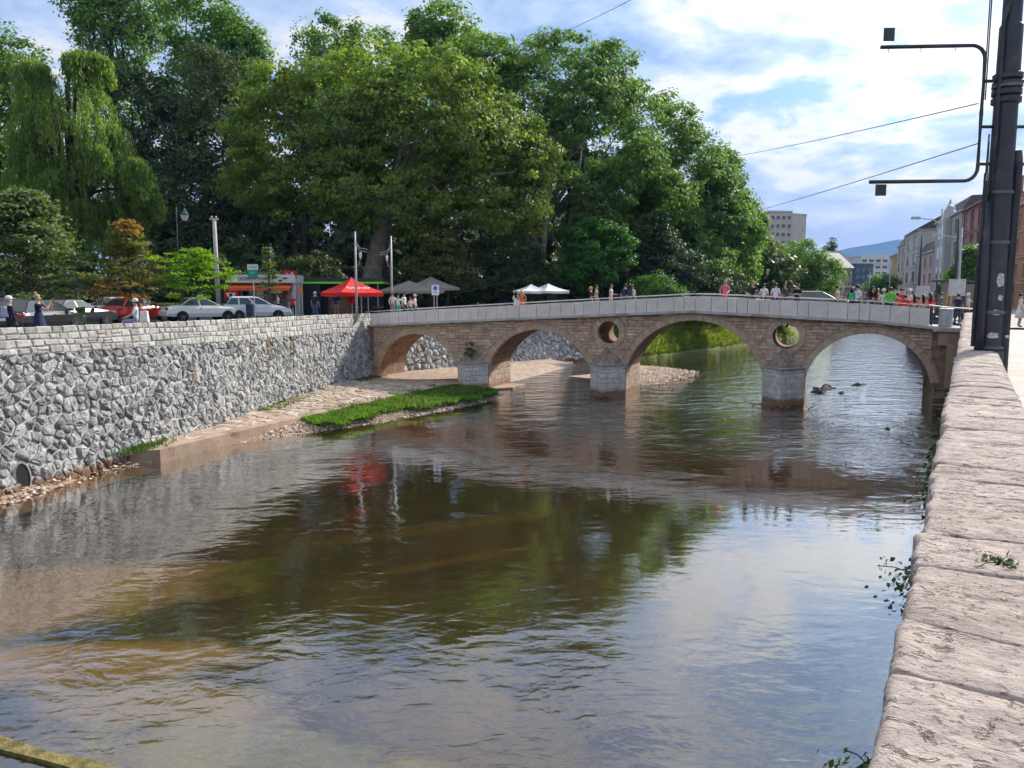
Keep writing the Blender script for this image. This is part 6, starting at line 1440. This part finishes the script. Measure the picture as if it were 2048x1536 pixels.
for i, (px, Y, r, l, lb) in enumerate(((1075, 78, .42, (.8, 0), 'pale tree trunk leaning behind the second arch'), (1098, 80, .34, (2.2, 0), 'thinner leaning trunk right of the pale one behind the second arch'), (775, 76, .40, (-.3, 0), 'dark straight trunk right of the leaning plane trunk'), (980, 82, .38, (.2, 0), 'dark straight trunk behind the dark conifer'), (1165, 86, .36, (-.3, 0), 'straight trunk behind the black top on the bridge'), (1130, 84, .30, (.3, 0), 'thin straight trunk left of the young maple'), (610, 84, .36, (.1, 0), 'dark trunk behind the striped stall'))):
    c = gp(px, Y, G); t_ = thing('tree_trunk', lb, 'tree trunk', (c.x, c.y, G), 0, 'bare trunks in the park'); MB().tube([(0, 0, -.1), (l[0] * .2, 0, 2), (l[0] * .6, 0, 5.5), (l[0] * 1.2, 0, 11), (l[0] * 1.5, 0, 17)], [r * 1.3, r, r * .85, r * .6, r * .2], 10).build('bole', plane_bark if i < 2 else dark_bark, t_, smooth=True); MB().tube([(l[0] * .6, 0, 5.5), (l[0] * .6 - 1.2, .3, 8), (l[0] * .6 - 1.8, .3, 11)], [r * .5, r * .4, r * .2], 8).build('limb', plane_bark if i < 2 else dark_bark, t_, smooth=True)

# ================================================================ BUILDINGS
def bldg(name, label, A, az, W, D, H, z0, floors, bays, wall, trim, win=(.5, .62), roof='flat', roofm=None, side_bays=0, ground=True, frame=True, rows=None, cornice=.35, cat='building', group='houses along the quay street', sill=True):
    """front runs from A along az (from +Y towards +X); the front normal points left of that direction"""
    d_ = Vector((math.sin(az), math.cos(az), 0)); rz = math.atan2(d_.y, d_.x); t = thing(name, label, cat, (A[0], A[1], z0), rz, group)
    # local x along the front, local -y = back (street is on +y)
    fh = H / floors; bwid = W / bays; V = []; F = []; 
    def q(*P): o = len(V); V.extend(P); F.append([o + i for i in range(len(P))])
    wins = []
    for f in range(floors):
        for b in range(bays):
            x0, x1, za, zb = b * bwid, (b + 1) * bwid, f * fh, (f + 1) * fh; ww, wh = bwid * win[0], fh * win[1]
            a, c = (x0 + x1 - ww) / 2, (x0 + x1 + ww) / 2; e = za + fh * (.14 if f else .06); g = e + wh
            q((x0, 0, za), (a, 0, za), (a, 0, zb), (x0, 0, zb)); q((c, 0, za), (x1, 0, za), (x1, 0, zb), (c, 0, zb)); q((a, 0, za), (c, 0, za), (c, 0, e), (a, 0, e)); q((a, 0, g), (c, 0, g), (c, 0, zb), (a, 0, zb))
            r = -.22; q((a, 0, e), (a, r, e), (a, r, g), (a, 0, g)); q((c, 0, e), (c, 0, g), (c, r, g), (c, r, e)); q((a, 0, e), (c, 0, e), (c, r, e), (a, r, e)); q((a, 0, g), (a, r, g), (c, r, g), (c, 0, g)); wins.append((a, c, e, g, f))
    q((0, 0, 0), (0, 0, H), (0, -D, H), (0, -D, 0)); q((W, 0, 0), (W, -D, 0), (W, -D, H), (W, 0, H)); q((0, -D, 0), (0, -D, H), (W, -D, H), (W, -D, 0)); q((0, 0, H), (W, 0, H), (W, -D, H), (0, -D, H))
    link('wall', np_mesh('wall', V, F, tone=[.5] * len(V)), t, wall)
    for a, c, e, g, f in wins:
        w = box('window', (a, -.16, e), (c, -.12, g), GL, t)
        if frame:
            m = MB(); xm = (a + c) / 2; b_ = .07; m.box((a, -.12, e), (a + b_, -.06, g)).box((c - b_, -.12, e), (c, -.06, g)).box((a + b_, -.12, g - b_), (c - b_, -.06, g)).box((a + b_, -.12, e), (c - b_, -.06, e + b_)).box((xm - b_ / 2, -.118, e + b_), (xm + b_ / 2, -.058, g - b_)).box((a + b_, -.116, lerp(e, g, .68)), (xm - b_ / 2, -.06, lerp(e, g, .68) + b_)).box((xm + b_ / 2, -.116, lerp(e, g, .68)), (c - b_, -.06, lerp(e, g, .68) + b_)); m.build('window_frame', trim, w)
        if sill: box('sill', (a - .12, -.02, e - .12), (c + .12, .14, e - .01), trim, w); box('hood', (a - .12, .002, g + .06), (c + .12, .10, g + .2), trim, w)
    if side_bays:
        sw = D / side_bays
        for f in range(1, floors):
            for b in range(side_bays):
                y = -(b + .5) * sw; w = box('side_window', (-.03, y - sw * .22, f * fh + fh * .16), (.02, y + sw * .22, f * fh + fh * .72), GL, t); box('sill', (-.10, y - sw * .28, f * fh + fh * .08), (.0, y + sw * .28, f * fh + fh * .14), trim, w)
    if cornice:
        box('cornice', (-.25, -D - .1, H - .05), (W + .25, cornice, H + .3), trim, t, .04)
        for f in range(1, floors): box('string_course', (-.05, -.02, f * fh - .08), (W + .05, .11, f * fh + .06), trim, t)
    rm = roofm or mat('roof_dark', (.07, .06, .06), (.11, .09, .085), .8, 2)
    if roof == 'gable': MB().prism([(.6, H + .28), (-D - .3, H + .28), (-D / 2, H + D * .34)], 'x', -.3, W + .3).build('roof', rm, t)
    elif roof == 'mansard': MB().add([(-.1, .1, H + .28), (W + .1, .1, H + .28), (W + .1, -D, H + .28), (-.1, -D, H + .28), (.9, -1.4, H + 2.6), (W - .9, -1.4, H + 2.6), (W - .9, -D + 1.4, H + 2.6), (.9, -D + 1.4, H + 2.6)], [[0, 1, 5, 4], [1, 2, 6, 5], [2, 3, 7, 6], [3, 0, 4, 7], [4, 5, 6, 7]]).build('roof', rm, t)
    else: box('roof', (0, -D, H + .28), (W, 0, H + .5), rm, t)
    return t
def wm(n, c, b=.3):
    c = tuple(min(.62, v * 1.15) for v in c)
    return mat('wall_' + n, c, tuple(v * .86 for v in c), .9, .7, bump=b, bscale=12, stain=(tuple(v * .6 for v in c), .35, .56, .78))
cream = wm('cream_trim', (.50, .47, .42)); AZ = R(20.5); dz = Vector((math.sin(AZ), math.cos(AZ)))
F0 = Vector((*atY(1968, 600, 108).xy,))      # near corner of the pink house; the row recedes from here
def fpt(px):   # where the row's facade line meets the sight line through px
    k = (px - 1024) / FPX * 1.0; s = (k * F0.y - F0.x) / (dz.x - k * dz.y); return s
mat('roof_tile', (.25, .09, .06), (.3, .12, .08), .85, 2)
row = [(2105, 2013, 398, 'orange_house', 'orange red house at the right edge behind the tram pole', (.50, .22, .13), (.52, .40, .32), 4, 5, (.34, .58), 'flat'),
       (1968, 1909, 410, 'pink_house', 'brick pink house with dark window bays, next to the tram pole', (.42, .20, .16), (.30, .16, .13), 4, 4, (.55, .72), 'flat'),
       (1908, 1858, 437, 'ornate_house', 'ornate pale grey house with gabled ornament on its roof', (.42, .40, .37), (.50, .48, .45), 4, 3, (.42, .62), 'mansard'),
       (1857, 1826, 508, 'low_pink_house', 'low pink and cream house with arched windows between taller ones', (.52, .38, .33), (.50, .45, .38), 3, 3, (.38, .6), 'mansard'),
       (1825, 1800, 468, 'grey_gable_house', 'plain grey house with sloping bare gable wall', (.44, .42, .40), (.38, .36, .34), 4, 2, (.4, .6), 'gable'),
       (1799, 1786, 492, 'tall_grey_house', 'narrow grey house with dormer at the far end of the row', (.36, .36, .35), (.42, .41, .40), 4, 2, (.4, .6), 'mansard'),
       (1785, 1772, 512, 'yellow_house', 'ochre yellow house furthest along the row', (.50, .36, .16), (.52, .42, .26), 4, 3, (.4, .6), 'flat')]
for x0, x1, yt, nm, lb, cw, ct_, fl, by, wn, rf in row:
    s0, s1 = fpt(x0), fpt(x1); A = F0 + dz * s0; B = F0 + dz * s1; Hh = atY(x1 if False else (x0 + x1) / 2, yt, (A.y + B.y) / 2).z - 4.2
    b_ = bldg(nm, lb, A, AZ, (s1 - s0) - .06, 13, Hh, 4.2, fl, by, wm(nm, cw), wm(nm + '_trim', ct_), wn, rf, side_bays=0)
    if nm == 'ornate_house':
        wl_ = s1 - s0; m = MB(); m.prism([(wl_ * .22, Hh + .3), (wl_ * .30, Hh + .9), (wl_ * .34, Hh + 1.7), (wl_ * .46, Hh + 2.2), (wl_ * .5, Hh + 2.5), (wl_ * .54, Hh + 2.2), (wl_ * .66, Hh + 1.7), (wl_ * .70, Hh + .9), (wl_ * .78, Hh + .3)], 'y', -.4, .1); m.build('roof_gable', MATS['wall_ornate_house_trim'], b_)
        m = MB(); m.tube([(wl_ * .5, -.15, Hh + 2.4), (wl_ * .5, -.15, Hh + 2.9), (wl_ * .48, -.15, Hh + 3.3)], [.25, .18, .06], 6); m.build('finial', MATS['wall_ornate_house_trim'], b_)
        box('oriel_bay', (wl_ * .34, .0, Hh * .26), (wl_ * .66, 1.0, Hh * .98), MATS['wall_ornate_house'], b_, .05)
        for f in range(3): w = box('bay_window', (wl_ * .40, .99, Hh * (.30 + f * .23)), (wl_ * .60, 1.03, Hh * (.44 + f * .23)), GL, b_); box('frame_bar', (wl_ * .495, 1.03, Hh * (.30 + f * .23)), (wl_ * .505, 1.06, Hh * (.44 + f * .23)), white, w)
    if nm == 'pink_house': box('chimney', (3, -4, Hh + .4), (5, -2.6, Hh + 3), MATS['wall_pink_house_trim'], b_)
    if nm == 'grey_gable_house':
        m = MB()
        for k in range(8): m.box((.4, .02, 10.4 - k * .8), (.75, .06, 10.85 - k * .8))
        m.build('sign_marks', ink, b_)
def front(name, label, A, az, W, *a, **k):   # front facing the camera: runs from the far end back
    d_ = Vector((math.sin(az), math.cos(az))); B = Vector((A[0], A[1])) + d_ * W; return bldg(name, label, (B.x, B.y), az + math.pi, W, *a, **k)
# far centre: tower, beige buildings, blue and white blocks
gf = 'far buildings down the river'
p0 = atY(1534, 600, 260); front('tower_block', 'grey concrete tower block above the riverside trees', (p0.x, p0.y), R(80), 7.9, 12, atY(1570, 424, 260).z - 3, 3, 11, 4, wm('tower', (.44, .41, .37)), wm('tower_trim', (.38, .36, .33)), (.62, .42), 'flat', MATS['wall_tower'], frame=False, cornice=.2, group=gf, sill=False)
front('tower_wing', 'blank grey side wing of the tower block', (p0.x + 7.85, p0.y + 1.4), R(70), 5.8, 11, atY(1600, 430, 262).z - 3, 3, 2, 1, MATS['wall_tower'], MATS['wall_tower_trim'], (.02, .5), 'flat', MATS['wall_tower'], frame=False, cornice=.1, group=gf, sill=False)
p1 = atY(1500, 600, 262); front('tower_block', 'lower grey block hidden by leaves left of the tower', (p1.x, p1.y), R(85), 5.6, 10, atY(1515, 428, 262).z - 3, 3, 9, 2, MATS['wall_tower'], MATS['wall_tower_trim'], (.6, .4), 'flat', MATS['wall_tower'], frame=False, cornice=.1, group=gf, sill=False)
p0 = atY(1640, 600, 196); front('ochre_hall', 'ochre domed roof building behind the beige corner house', (p0.x, p0.y), R(75), 7.4, 14, atY(1665, 522, 196).z - 3.6, 3.6, 4, 3, wm('ochre', (.50, .36, .20)), wm('ochre_trim', (.50, .44, .34)), (.42, .55), 'mansard', mat('roof_pale', (.36, .35, .33), rough=.7), group=gf)
p0 = atY(1660, 600, 182); front('beige_house', 'beige two storey house with small pediment left of the blue block', (p0.x, p0.y), R(80), 5.3, 12, atY(1680, 538, 182).z - 3.8, 3.8, 3, 4, wm('beige', (.48, .40, .29)), wm('beige_trim', (.52, .45, .35)), (.46, .66), 'gable', MATS['roof_pale'], group=gf)
p0 = atY(1642, 600, 172); front('beige_annex', 'low beige annex with pink ground floor beside the river trees', (p0.x, p0.y), R(80), 8.0, 8, atY(1680, 576, 172).z - 3.8, 3.8, 1, 5, MATS['wall_beige'], MATS['wall_beige_trim'], (.5, .5), 'flat', MATS['roof_pale'], group=gf)
p0 = atY(1708, 600, 240); front('blue_block', 'blue glass fronted block below the mountain', (p0.x, p0.y), R(80), 6.0, 10, atY(1725, 530, 240).z - 3.5, 3.5, 5, 3, wm('blue', (.07, .11, .19)), wm('blue_trim', (.07, .12, .28)), (.7, .5), 'flat', MATS['wall_blue'], frame=False, cornice=.1, group=gf, sill=False)
p0 = atY(1718, 600, 300); front('white_slab', 'white slab building with dark window bands under the mountain', (p0.x, p0.y), R(82), 11.5, 12, atY(1745, 513, 300).z - 3.5, 3.5, 7, 4, wm('slab', (.62, .62, .62)), wm('slab_trim', (.56, .56, .56)), (.72, .42), 'flat', MATS['wall_slab'], frame=False, cornice=.1, group=gf, sill=False)
# blank billboard on the far bank
t_ = thing('billboard', 'grey billboard seen from behind among the riverside trees', 'billboard', atY(1537, 600, 108) * 1); t_.location.z = 4; bz_ = atY(1537, 518, 108).z - 4
box('panel', (-1.3, -.06, bz_ - .85), (1.3, .06, bz_ + .85), mat('board_grey', (.24, .24, .24), (.31, .31, .30), .7, 1.5), t_)
for z in (-.5, 0, .5): box('brace', (-1.25, -.13, bz_ + z - .04), (1.25, -.062, bz_ + z + .04), greyp2, t_)
for x in (-.8, .8): MB().tube([(x, .15, 0), (x, .15, bz_ + .8)], .08).build('leg', greyp2, t_)
# tram masts and lamps along the street
for i, (px, Y, yt, lb, arm) in enumerate(((1834, 66, 470, 'dark tram mast in front of the low pink house', 0), (1871, 60, 418, 'tall grey lamp mast in front of the ornate house', 1), (1905, 54, 440, 'black double mast left of the pink house', 0), (1912, 58, 455, 'slim grey mast with lamp arm beside the black one', 1), (1775, 120, 520, 'thin mast before the far yellow house', 1), (1735, 130, 545, 'thin mast before the white slab building', 0), (1683, 118, 565, 'thin mast before the beige house', 0))):
    q = atY(px, 640, Y); h = atY(px, yt, Y).z - 4.2; t_ = thing('street_mast', lb, 'mast', (q.x, q.y, 4.19), 0, 'masts along the quay street'); MB().tube([(0, 0, 0), (0, 0, h)], [.13, .07], 8).build('shaft', dark_m if i in (0, 2) else greyp2, t_, smooth=True); box('foot', (-.2, -.2, 0), (.2, .2, .25), dark_m, t_)
    if arm: MB().tube([(0, 0, h * .86), (-.8, -.2, h * .9), (-2.0, -.4, h * .91)], .04, 6).build('arm', greyp2, t_); box('lamp_head', (-2.5, -.5, h * .90), (-1.9, -.3, h * .925), greyp2, t_)
for i, (px, py, w, h, Y, lb) in enumerate(((1914, 575, .95, .95, 44, 'white street notice board on posts beyond the bridge end'), (1845, 583, 1.1, .9, 62, 'pale hoarding behind the crowd on the bridge'), (1800, 588, 1.0, .6, 66, 'small pale sign behind the green shirt'))):
    q = atY(px, py, Y); t_ = thing('notice_board', lb, 'sign', (q.x, q.y, 4.2)); zc = q.z - 4.2; box('board', (-w / 2, -.03, zc - h / 2), (w / 2, .03, zc + h / 2), mat('notice_pale', (.52, .52, .50), (.36, .37, .37), .7, 6), t_)
    for x in (-w * .4, w * .4): MB().tube([(x, .05, 0), (x, .05, zc + h / 2)], .03).build('post', dark_m, t_)
# tram shelter frame seen behind the railing
q = atY(1925, 640, 50); t_ = thing('street_shelter', 'dark glazed tram shelter beyond the bridge end', 'shelter', (q.x, q.y, 4.2), R(-20))
for x in (-1.6, 0, 1.6): MB().tube([(x, 0, 0), (x, 0, 2.5)], .05).build('post', dark_m, t_)
box('roof', (-1.8, -.6, 2.45), (1.8, 1.0, 2.55), dark_m, t_); box('glass_panel', (-1.55, .02, .4), (1.55, .04, 2.3), GL, t_); box('bench', (-1.2, -.45, .42), (1.2, -.1, .48), mat('bench_wood', (.30, .20, .12), rough=.7), t_)
q = atY(1893, 640, 45); t_ = thing('wooden_post', 'tan timber post standing behind the end railing', 'post', (q.x, q.y, 4.2)); box('shaft', (-.16, -.16, 0), (.16, .16, 1.75), mat('tan_wood', (.36, .24, .14), (.42, .29, .18), .8, 3), t_, .02); box('cap', (-.19, -.19, 1.75), (.19, .19, 1.83), MATS['tan_wood'], t_)

# ================================================================ TRAM POLE (near, right)
PB = rq(16.0, .36, 4.2); polem = mat('pole_paint', (.018, .022, .034), (.030, .034, .046), .5, 3, bump=.25, bscale=18, stain=((.09, .055, .045), 2.2, .56, .72), spec=.5)
TP = thing('tram_pole', 'thick dark blue steel tram pole with brackets, cables and torn stickers', 'pole', PB)
rx = Vector((1, 0, 0))
MB().lathe([(.205, 0), (.205, .05), (.197, .06), (.195, 1.9), (.19, 3.3), (.18, 5.9), (.18, 6.1), (.15, 6.15), (.14, 9.5)], n=24).build('shaft', polem, TP, smooth=False)
MB().lathe([(.24, 0), (.24, .62), (.21, .64)], n=18).build('foot_casing', polem, TP)
MB().tube([(.23, -.06, .1), (.23, -.06, 3.8), (.21, -.06, 4.05)], .085, 12).build('riser_pipe', polem, TP, smooth=True); MB().tube([(-.235, -.1, .62), (-.235, -.1, 2.0), (-.235, -.05, 3.2)], .075, 10).build('cable_duct', polem, TP, smooth=True); MB().tube([(-.21, -.12, 2.0), (-.24, -.1, 3.0), (-.22, -.12, 4.2), (-.20, -.1, 5.2), (-.19, -.1, 6.2), (-.10, -.1, 6.45), (0, -.1, 6.5)], .035, 8).build('conduit', dark_m, TP, smooth=True)
rnd = random.Random(4)
for k in range(5):
    x = -.30 - rnd.random() * .05; MB().tube([(x, -.05, .7), (x + rnd.uniform(-.03, .03), -.06, 1.6), (x + rnd.uniform(-.04, .04), -.08, 2.6), (x + .03, -.05, 3.4 + rnd.random())], .014, 5).build('hanging_cable', dark_m, TP)
for z, r_ in ((5.12, .222), (3.35, .205), (2.5, .204), (1.3, .204), (.68, .212)): MB().lathe([(r_, -.03), (r_ + .012, -.02), (r_ + .012, .02), (r_, .03)], (0, 0, z), 22).build('band', mat('band_metal', (.10, .105, .11), (.16, .16, .16), .45, 4, metallic=.5), TP)
m = MB()
for k in range(4): m.lathe([(.19, 0), (.232, .02), (.232, .10), (.19, .12)], (0, 0, 4.95 + k * .13 - .12), 16)
m.build('collar_bracket', polem, TP)
def bracket(side):
    x0 = -.44 if side < 0 else .48; R_ = .22; zt_, zb_ = 5.78, 3.55; ln = 1.80; dirx = side
    pts = [(x0 + dirx * ln, -.12, zt_ - .05), (x0 + dirx * R_, -.05, zt_)] + [(x0 + dirx * (R_ - R_ * math.sin(a)), -.05, zt_ - R_ + R_ * math.cos(a)) for a in np.linspace(.2, math.pi / 2, 6)] + [(x0, -.05, (zt_ + zb_) / 2)] + [(x0 + dirx * (R_ - R_ * math.cos(a)), -.05, zb_ + R_ - R_ * math.sin(a)) for a in np.linspace(0, math.pi / 2, 6)] + [(x0 + dirx * ln * 1.04, -.12, zb_ - .03)]
    MB().tube(pts, .032, 8).build('bracket_frame', dark_m, TP, smooth=True)
    for z in (5.2, 4.45, 3.83): MB().tube([(x0, -.05, z), (side * .17, -.05, z)], .028, 6).build('bracket_stay', dark_m, TP)
    for fx in (.30, .62, .92): MB().tube([(x0 + dirx * ln * fx, -.1, zt_ - .02), (x0 + dirx * ln * fx, -.1, zt_ - .13)], .006, 4).build('hook', dark_m, TP)
    box('square_tag', (x0 + dirx * ln * .93 - .09, -.13, zt_ + .05), (x0 + dirx * ln * .93 + .09, -.11, zt_ + .26), dark_m, TP); box('square_tag', (x0 + dirx * ln * .93 - .09, -.13, zb_ - .26), (x0 + dirx * ln * .93 + .09, -.11, zb_ - .07), dark_m, TP)
bracket(-1); bracket(1)
MB().tube([(-.40, -.02, 4.9), (-.40, 0, 9.5)], .012, 6).tube([(-.37, -.02, 4.9), (-.37, 0, 9.5)], .012, 6).build('drop_wire', dark_m, TP)
for i, (x, z, w, h) in enumerate(((-.0, 1.86, .13, .26), (.02, 1.55, .10, .10), (-.04, 1.30, .12, .10), (-.05, .90, .18, .11), (.22, .88, .08, .06))):
    st = []; N = 9; rr = random.Random(i)
    for k in range(N):
        a = 2 * math.pi * k / N; c, s = math.cos(a), math.sin(a); e = 1 / max(abs(c), abs(s)); st.append((x + c * e * w / 2 * rr.uniform(.8, 1), z + s * e * h / 2 * rr.uniform(.8, 1)))
    r_ = .2030; xo = 0.0 if x < .2 else .23; r_ = r_ if x < .2 else .0905; yo = 0.0 if x < .2 else -.06
    def wrap(a, z_): a = max(-.98 * r_, min(.98 * r_, a - xo)); return (a + xo, yo - math.sqrt(r_ ** 2 - a * a), z_)
    cx_, cz_ = x, z; rings = [[(cx_ + (a - cx_) * g, cz_ + (c_ - cz_) * g) for a, c_ in st] for g in (1, .6, .25)]
    V = [wrap(a, c_) for r__ in rings for a, c_ in r__] + [wrap(cx_, cz_)]
    F = [[j * N + k, j * N + (k + 1) % N, (j + 1) * N + (k + 1) % N, (j + 1) * N + k] for j in range(2) for k in range(N)] + [[2 * N + k, 2 * N + (k + 1) % N, 3 * N] for k in range(N)]
    link('torn_sticker', np_mesh('torn_sticker', V, F), TP, mat('sticker_paper', (.52, .51, .48), (.28, .28, .27), .8, 26, lo=.45, hi=.6))
# signal post by the pole
q = atz(2014, 652, 4.2); t_ = thing('signal_post', 'thin dark signal post with box on the pavement right of the tram pole', 'post', (q.x, q.y, 4.2)); MB().tube([(0, 0, 0), (0, 0, 2.4)], .04, 8).build('shaft', dark_m, t_); box('signal_box', (-.12, -.16, 1.75), (.14, .1, 2.3), dark_m, t_, .02); MB().lathe([(.06, 0), (.09, .1), (.09, .12)], (0, -.2, 2.0), 10).build('visor', dark_m, t_)
# ================================================================ OVERHEAD WIRES
def wire(label, A, B, sag, r=.012):
    A = Vector(A); B = Vector(B); m = MB(); m.tube([A.lerp(B, f) - Vector((0, 0, sag * 4 * f * (1 - f))) for f in np.linspace(0, 1, 16)], r, 5); tag(m.build('overhead_wire', dark_m), label, 'wire', 'overhead wires')
pt = PB + Vector((-.1, 0, 4.05)); 
wire('upper sloping wire running left from the tram pole', atY(1956, 207, 15.6), atY(1400, 322, 62), .15, .011)
wire('lower sloping wire running left from the tram pole', atY(1956, 287, 15.6), atY(1440, 440, 62), .1, .011)
wire('wire crossing the top of the sky above the tree tops', atY(1300, -20, 40), atY(1080, 85, 66), .1, .016)
wire('thin wire in front of the broad plane tree', atY(250, 355, 56), atY(1200, 372, 60), .6, .016)
wire('short wire from the concrete pole to the left', atY(430, 440, 52), atY(280, 497, 50), .15, .014)
wire('wire slanting over the olive tree and parasols', atY(905, 588, 60), atY(1330, 470, 66), .3, .014)

# ================================================================ PLANTS ON THE PARAPET
ivy = leaf_mat('ivy_leaf', (.025, .045, .012), (.055, .085, .02), (.11, .14, .04), .3)
def tuft(label, t_, lat, z, n, sx, sz, size, seed, name='wall_plant', cat='plant'):
    rng = np.random.default_rng(seed); B = rq(t_, lat, z); o = thing(name, label, cat, B); C = rng.normal(0, 1, (n, 3)) * np.array([sx, (min(sx, .05) if lat < 0 else sx), sz]); 
    al_ = C[:, 0].copy(); out = -np.abs(C[:, 1]) if lat < 0 else C[:, 1]
    Q = np.stack([RD.x * al_ + RN.x * out, RD.y * al_ + RN.y * out, C[:, 2] if lat >= 0 else -np.abs(C[:, 2]) * 1.0 + .02], 1)
    N = np.stack([np.full(n, -RN.x), np.full(n, -RN.y), np.full(n, .8)], 1)
    link('leaves', leaves_mesh('leaves', Q, N, size, rng.uniform(0, .95, n), rng, .7), o, ivy); m = MB(); rnd = random.Random(seed)
    for _ in range(6): q = Q[rnd.randrange(n)]; m.tube([(0, 0, 0), (q[0] * .5, q[1] * .5, q[2] * .5 + .01), tuple(q)], .002, 4)
    m.build('stems', ivy, o)
tuft('small green weed growing in a joint on top of the parapet', 3.35, .16, 4.80, 60, .045, .012, .030, 1); tuft('weed tuft at the inner edge of the parapet', 3.0, .46, 4.79, 50, .05, .02, .03, 2)
tuft('leafy plant hanging from the river side of the parapet, nearest large one', 3.35, -.13, 4.70, 120, .10, .10, .024, 3); tuft('trailing plant on the river side further along the parapet', 5.2, -.12, 4.66, 100, .2, .09, .028, 4); tuft('little plant on the river side close to the camera', 1.95, -.14, 4.66, 40, .05, .05, .022, 5); tuft('green growth low on the river side of the parapet', 6.9, -.12, 4.55, 260, .6, .22, .045, 6); tuft('brownish growth on the river side before the bridge', 9.5, -.12, 4.5, 420, 1.3, .35, .06, 7); tuft('plant low at the corner of the parapet by the frame edge', 1.72, -.16, 4.62, 50, .05, .06, .024, 8)
gr = random.Random(9); q = bw(-8.6, -.62, 2.35); tuft_o = tree('cap_plant', 'green plant growing on the first pier cap', (q.x, q.y, 2.15), [(q.x, q.y, 2.35, .30, .2, .28), (q.x + .22, q.y, 2.25, .18, .15, .2)], MATS['weed_green'], dark_bark, 26, 24, .16, .09, .01, seed=300, limbs=3, cat='plant')

# ================================================================ FAR MOUNTAIN AND AIR
hm_ = mat('mountain_forest', (.030, .055, .035), (.05, .08, .05), .95, .004, obj=False)
prof = [(1300, 560), (1500, 540), (1600, 520), (1672, 500), (1700, 494), (1740, 488), (1770, 482), (1790, 478), (1815, 480), (1850, 492), (1920, 500), (2050, 520), (2300, 545)]
rows = []
for d_, k in ((4300, .0), (4700, .35), (5100, .72), (5500, 1.0), (6000, .8), (6800, .3)):
    r = []
    for i in range(61):
        px = lerp(1250, 2350, i / 60); y = poly_at(prof, px); zc = max(20, atY(px, y, 5500).z); X = (px - 1024) / FPX * 5500
        r.append((X * (d_ / 5500) ** .4, d_, -30 + (zc + 30) * k + 16 * mnoise.fractal(Vector((X * .002, d_ * .002, 1)), 1, 2, 4) * min(1, k * 2) * (1 if k < 1 else .25)))
    rows.append(r)
strip_sheet('mountain', rows, hm_)
hz = bpy.data.materials.new('air'); hz.use_nodes = True; t = NT(hz.node_tree)
vol = t.new('ShaderNodeVolumePrincipled', {'Color': (.14, .40, 1.0, 1), 'Density': .00011, 'Anisotropy': .0}); om = t.new('ShaderNodeOutputMaterial'); t.l.new(vol.outputs[0], om.inputs['Volume'])
o = box('haze', (-6500, -400, -60), (6500, 7200, 520), hz); o['kind'] = 'stuff'; o['label'] = 'thin blue haze in the air over the valley'
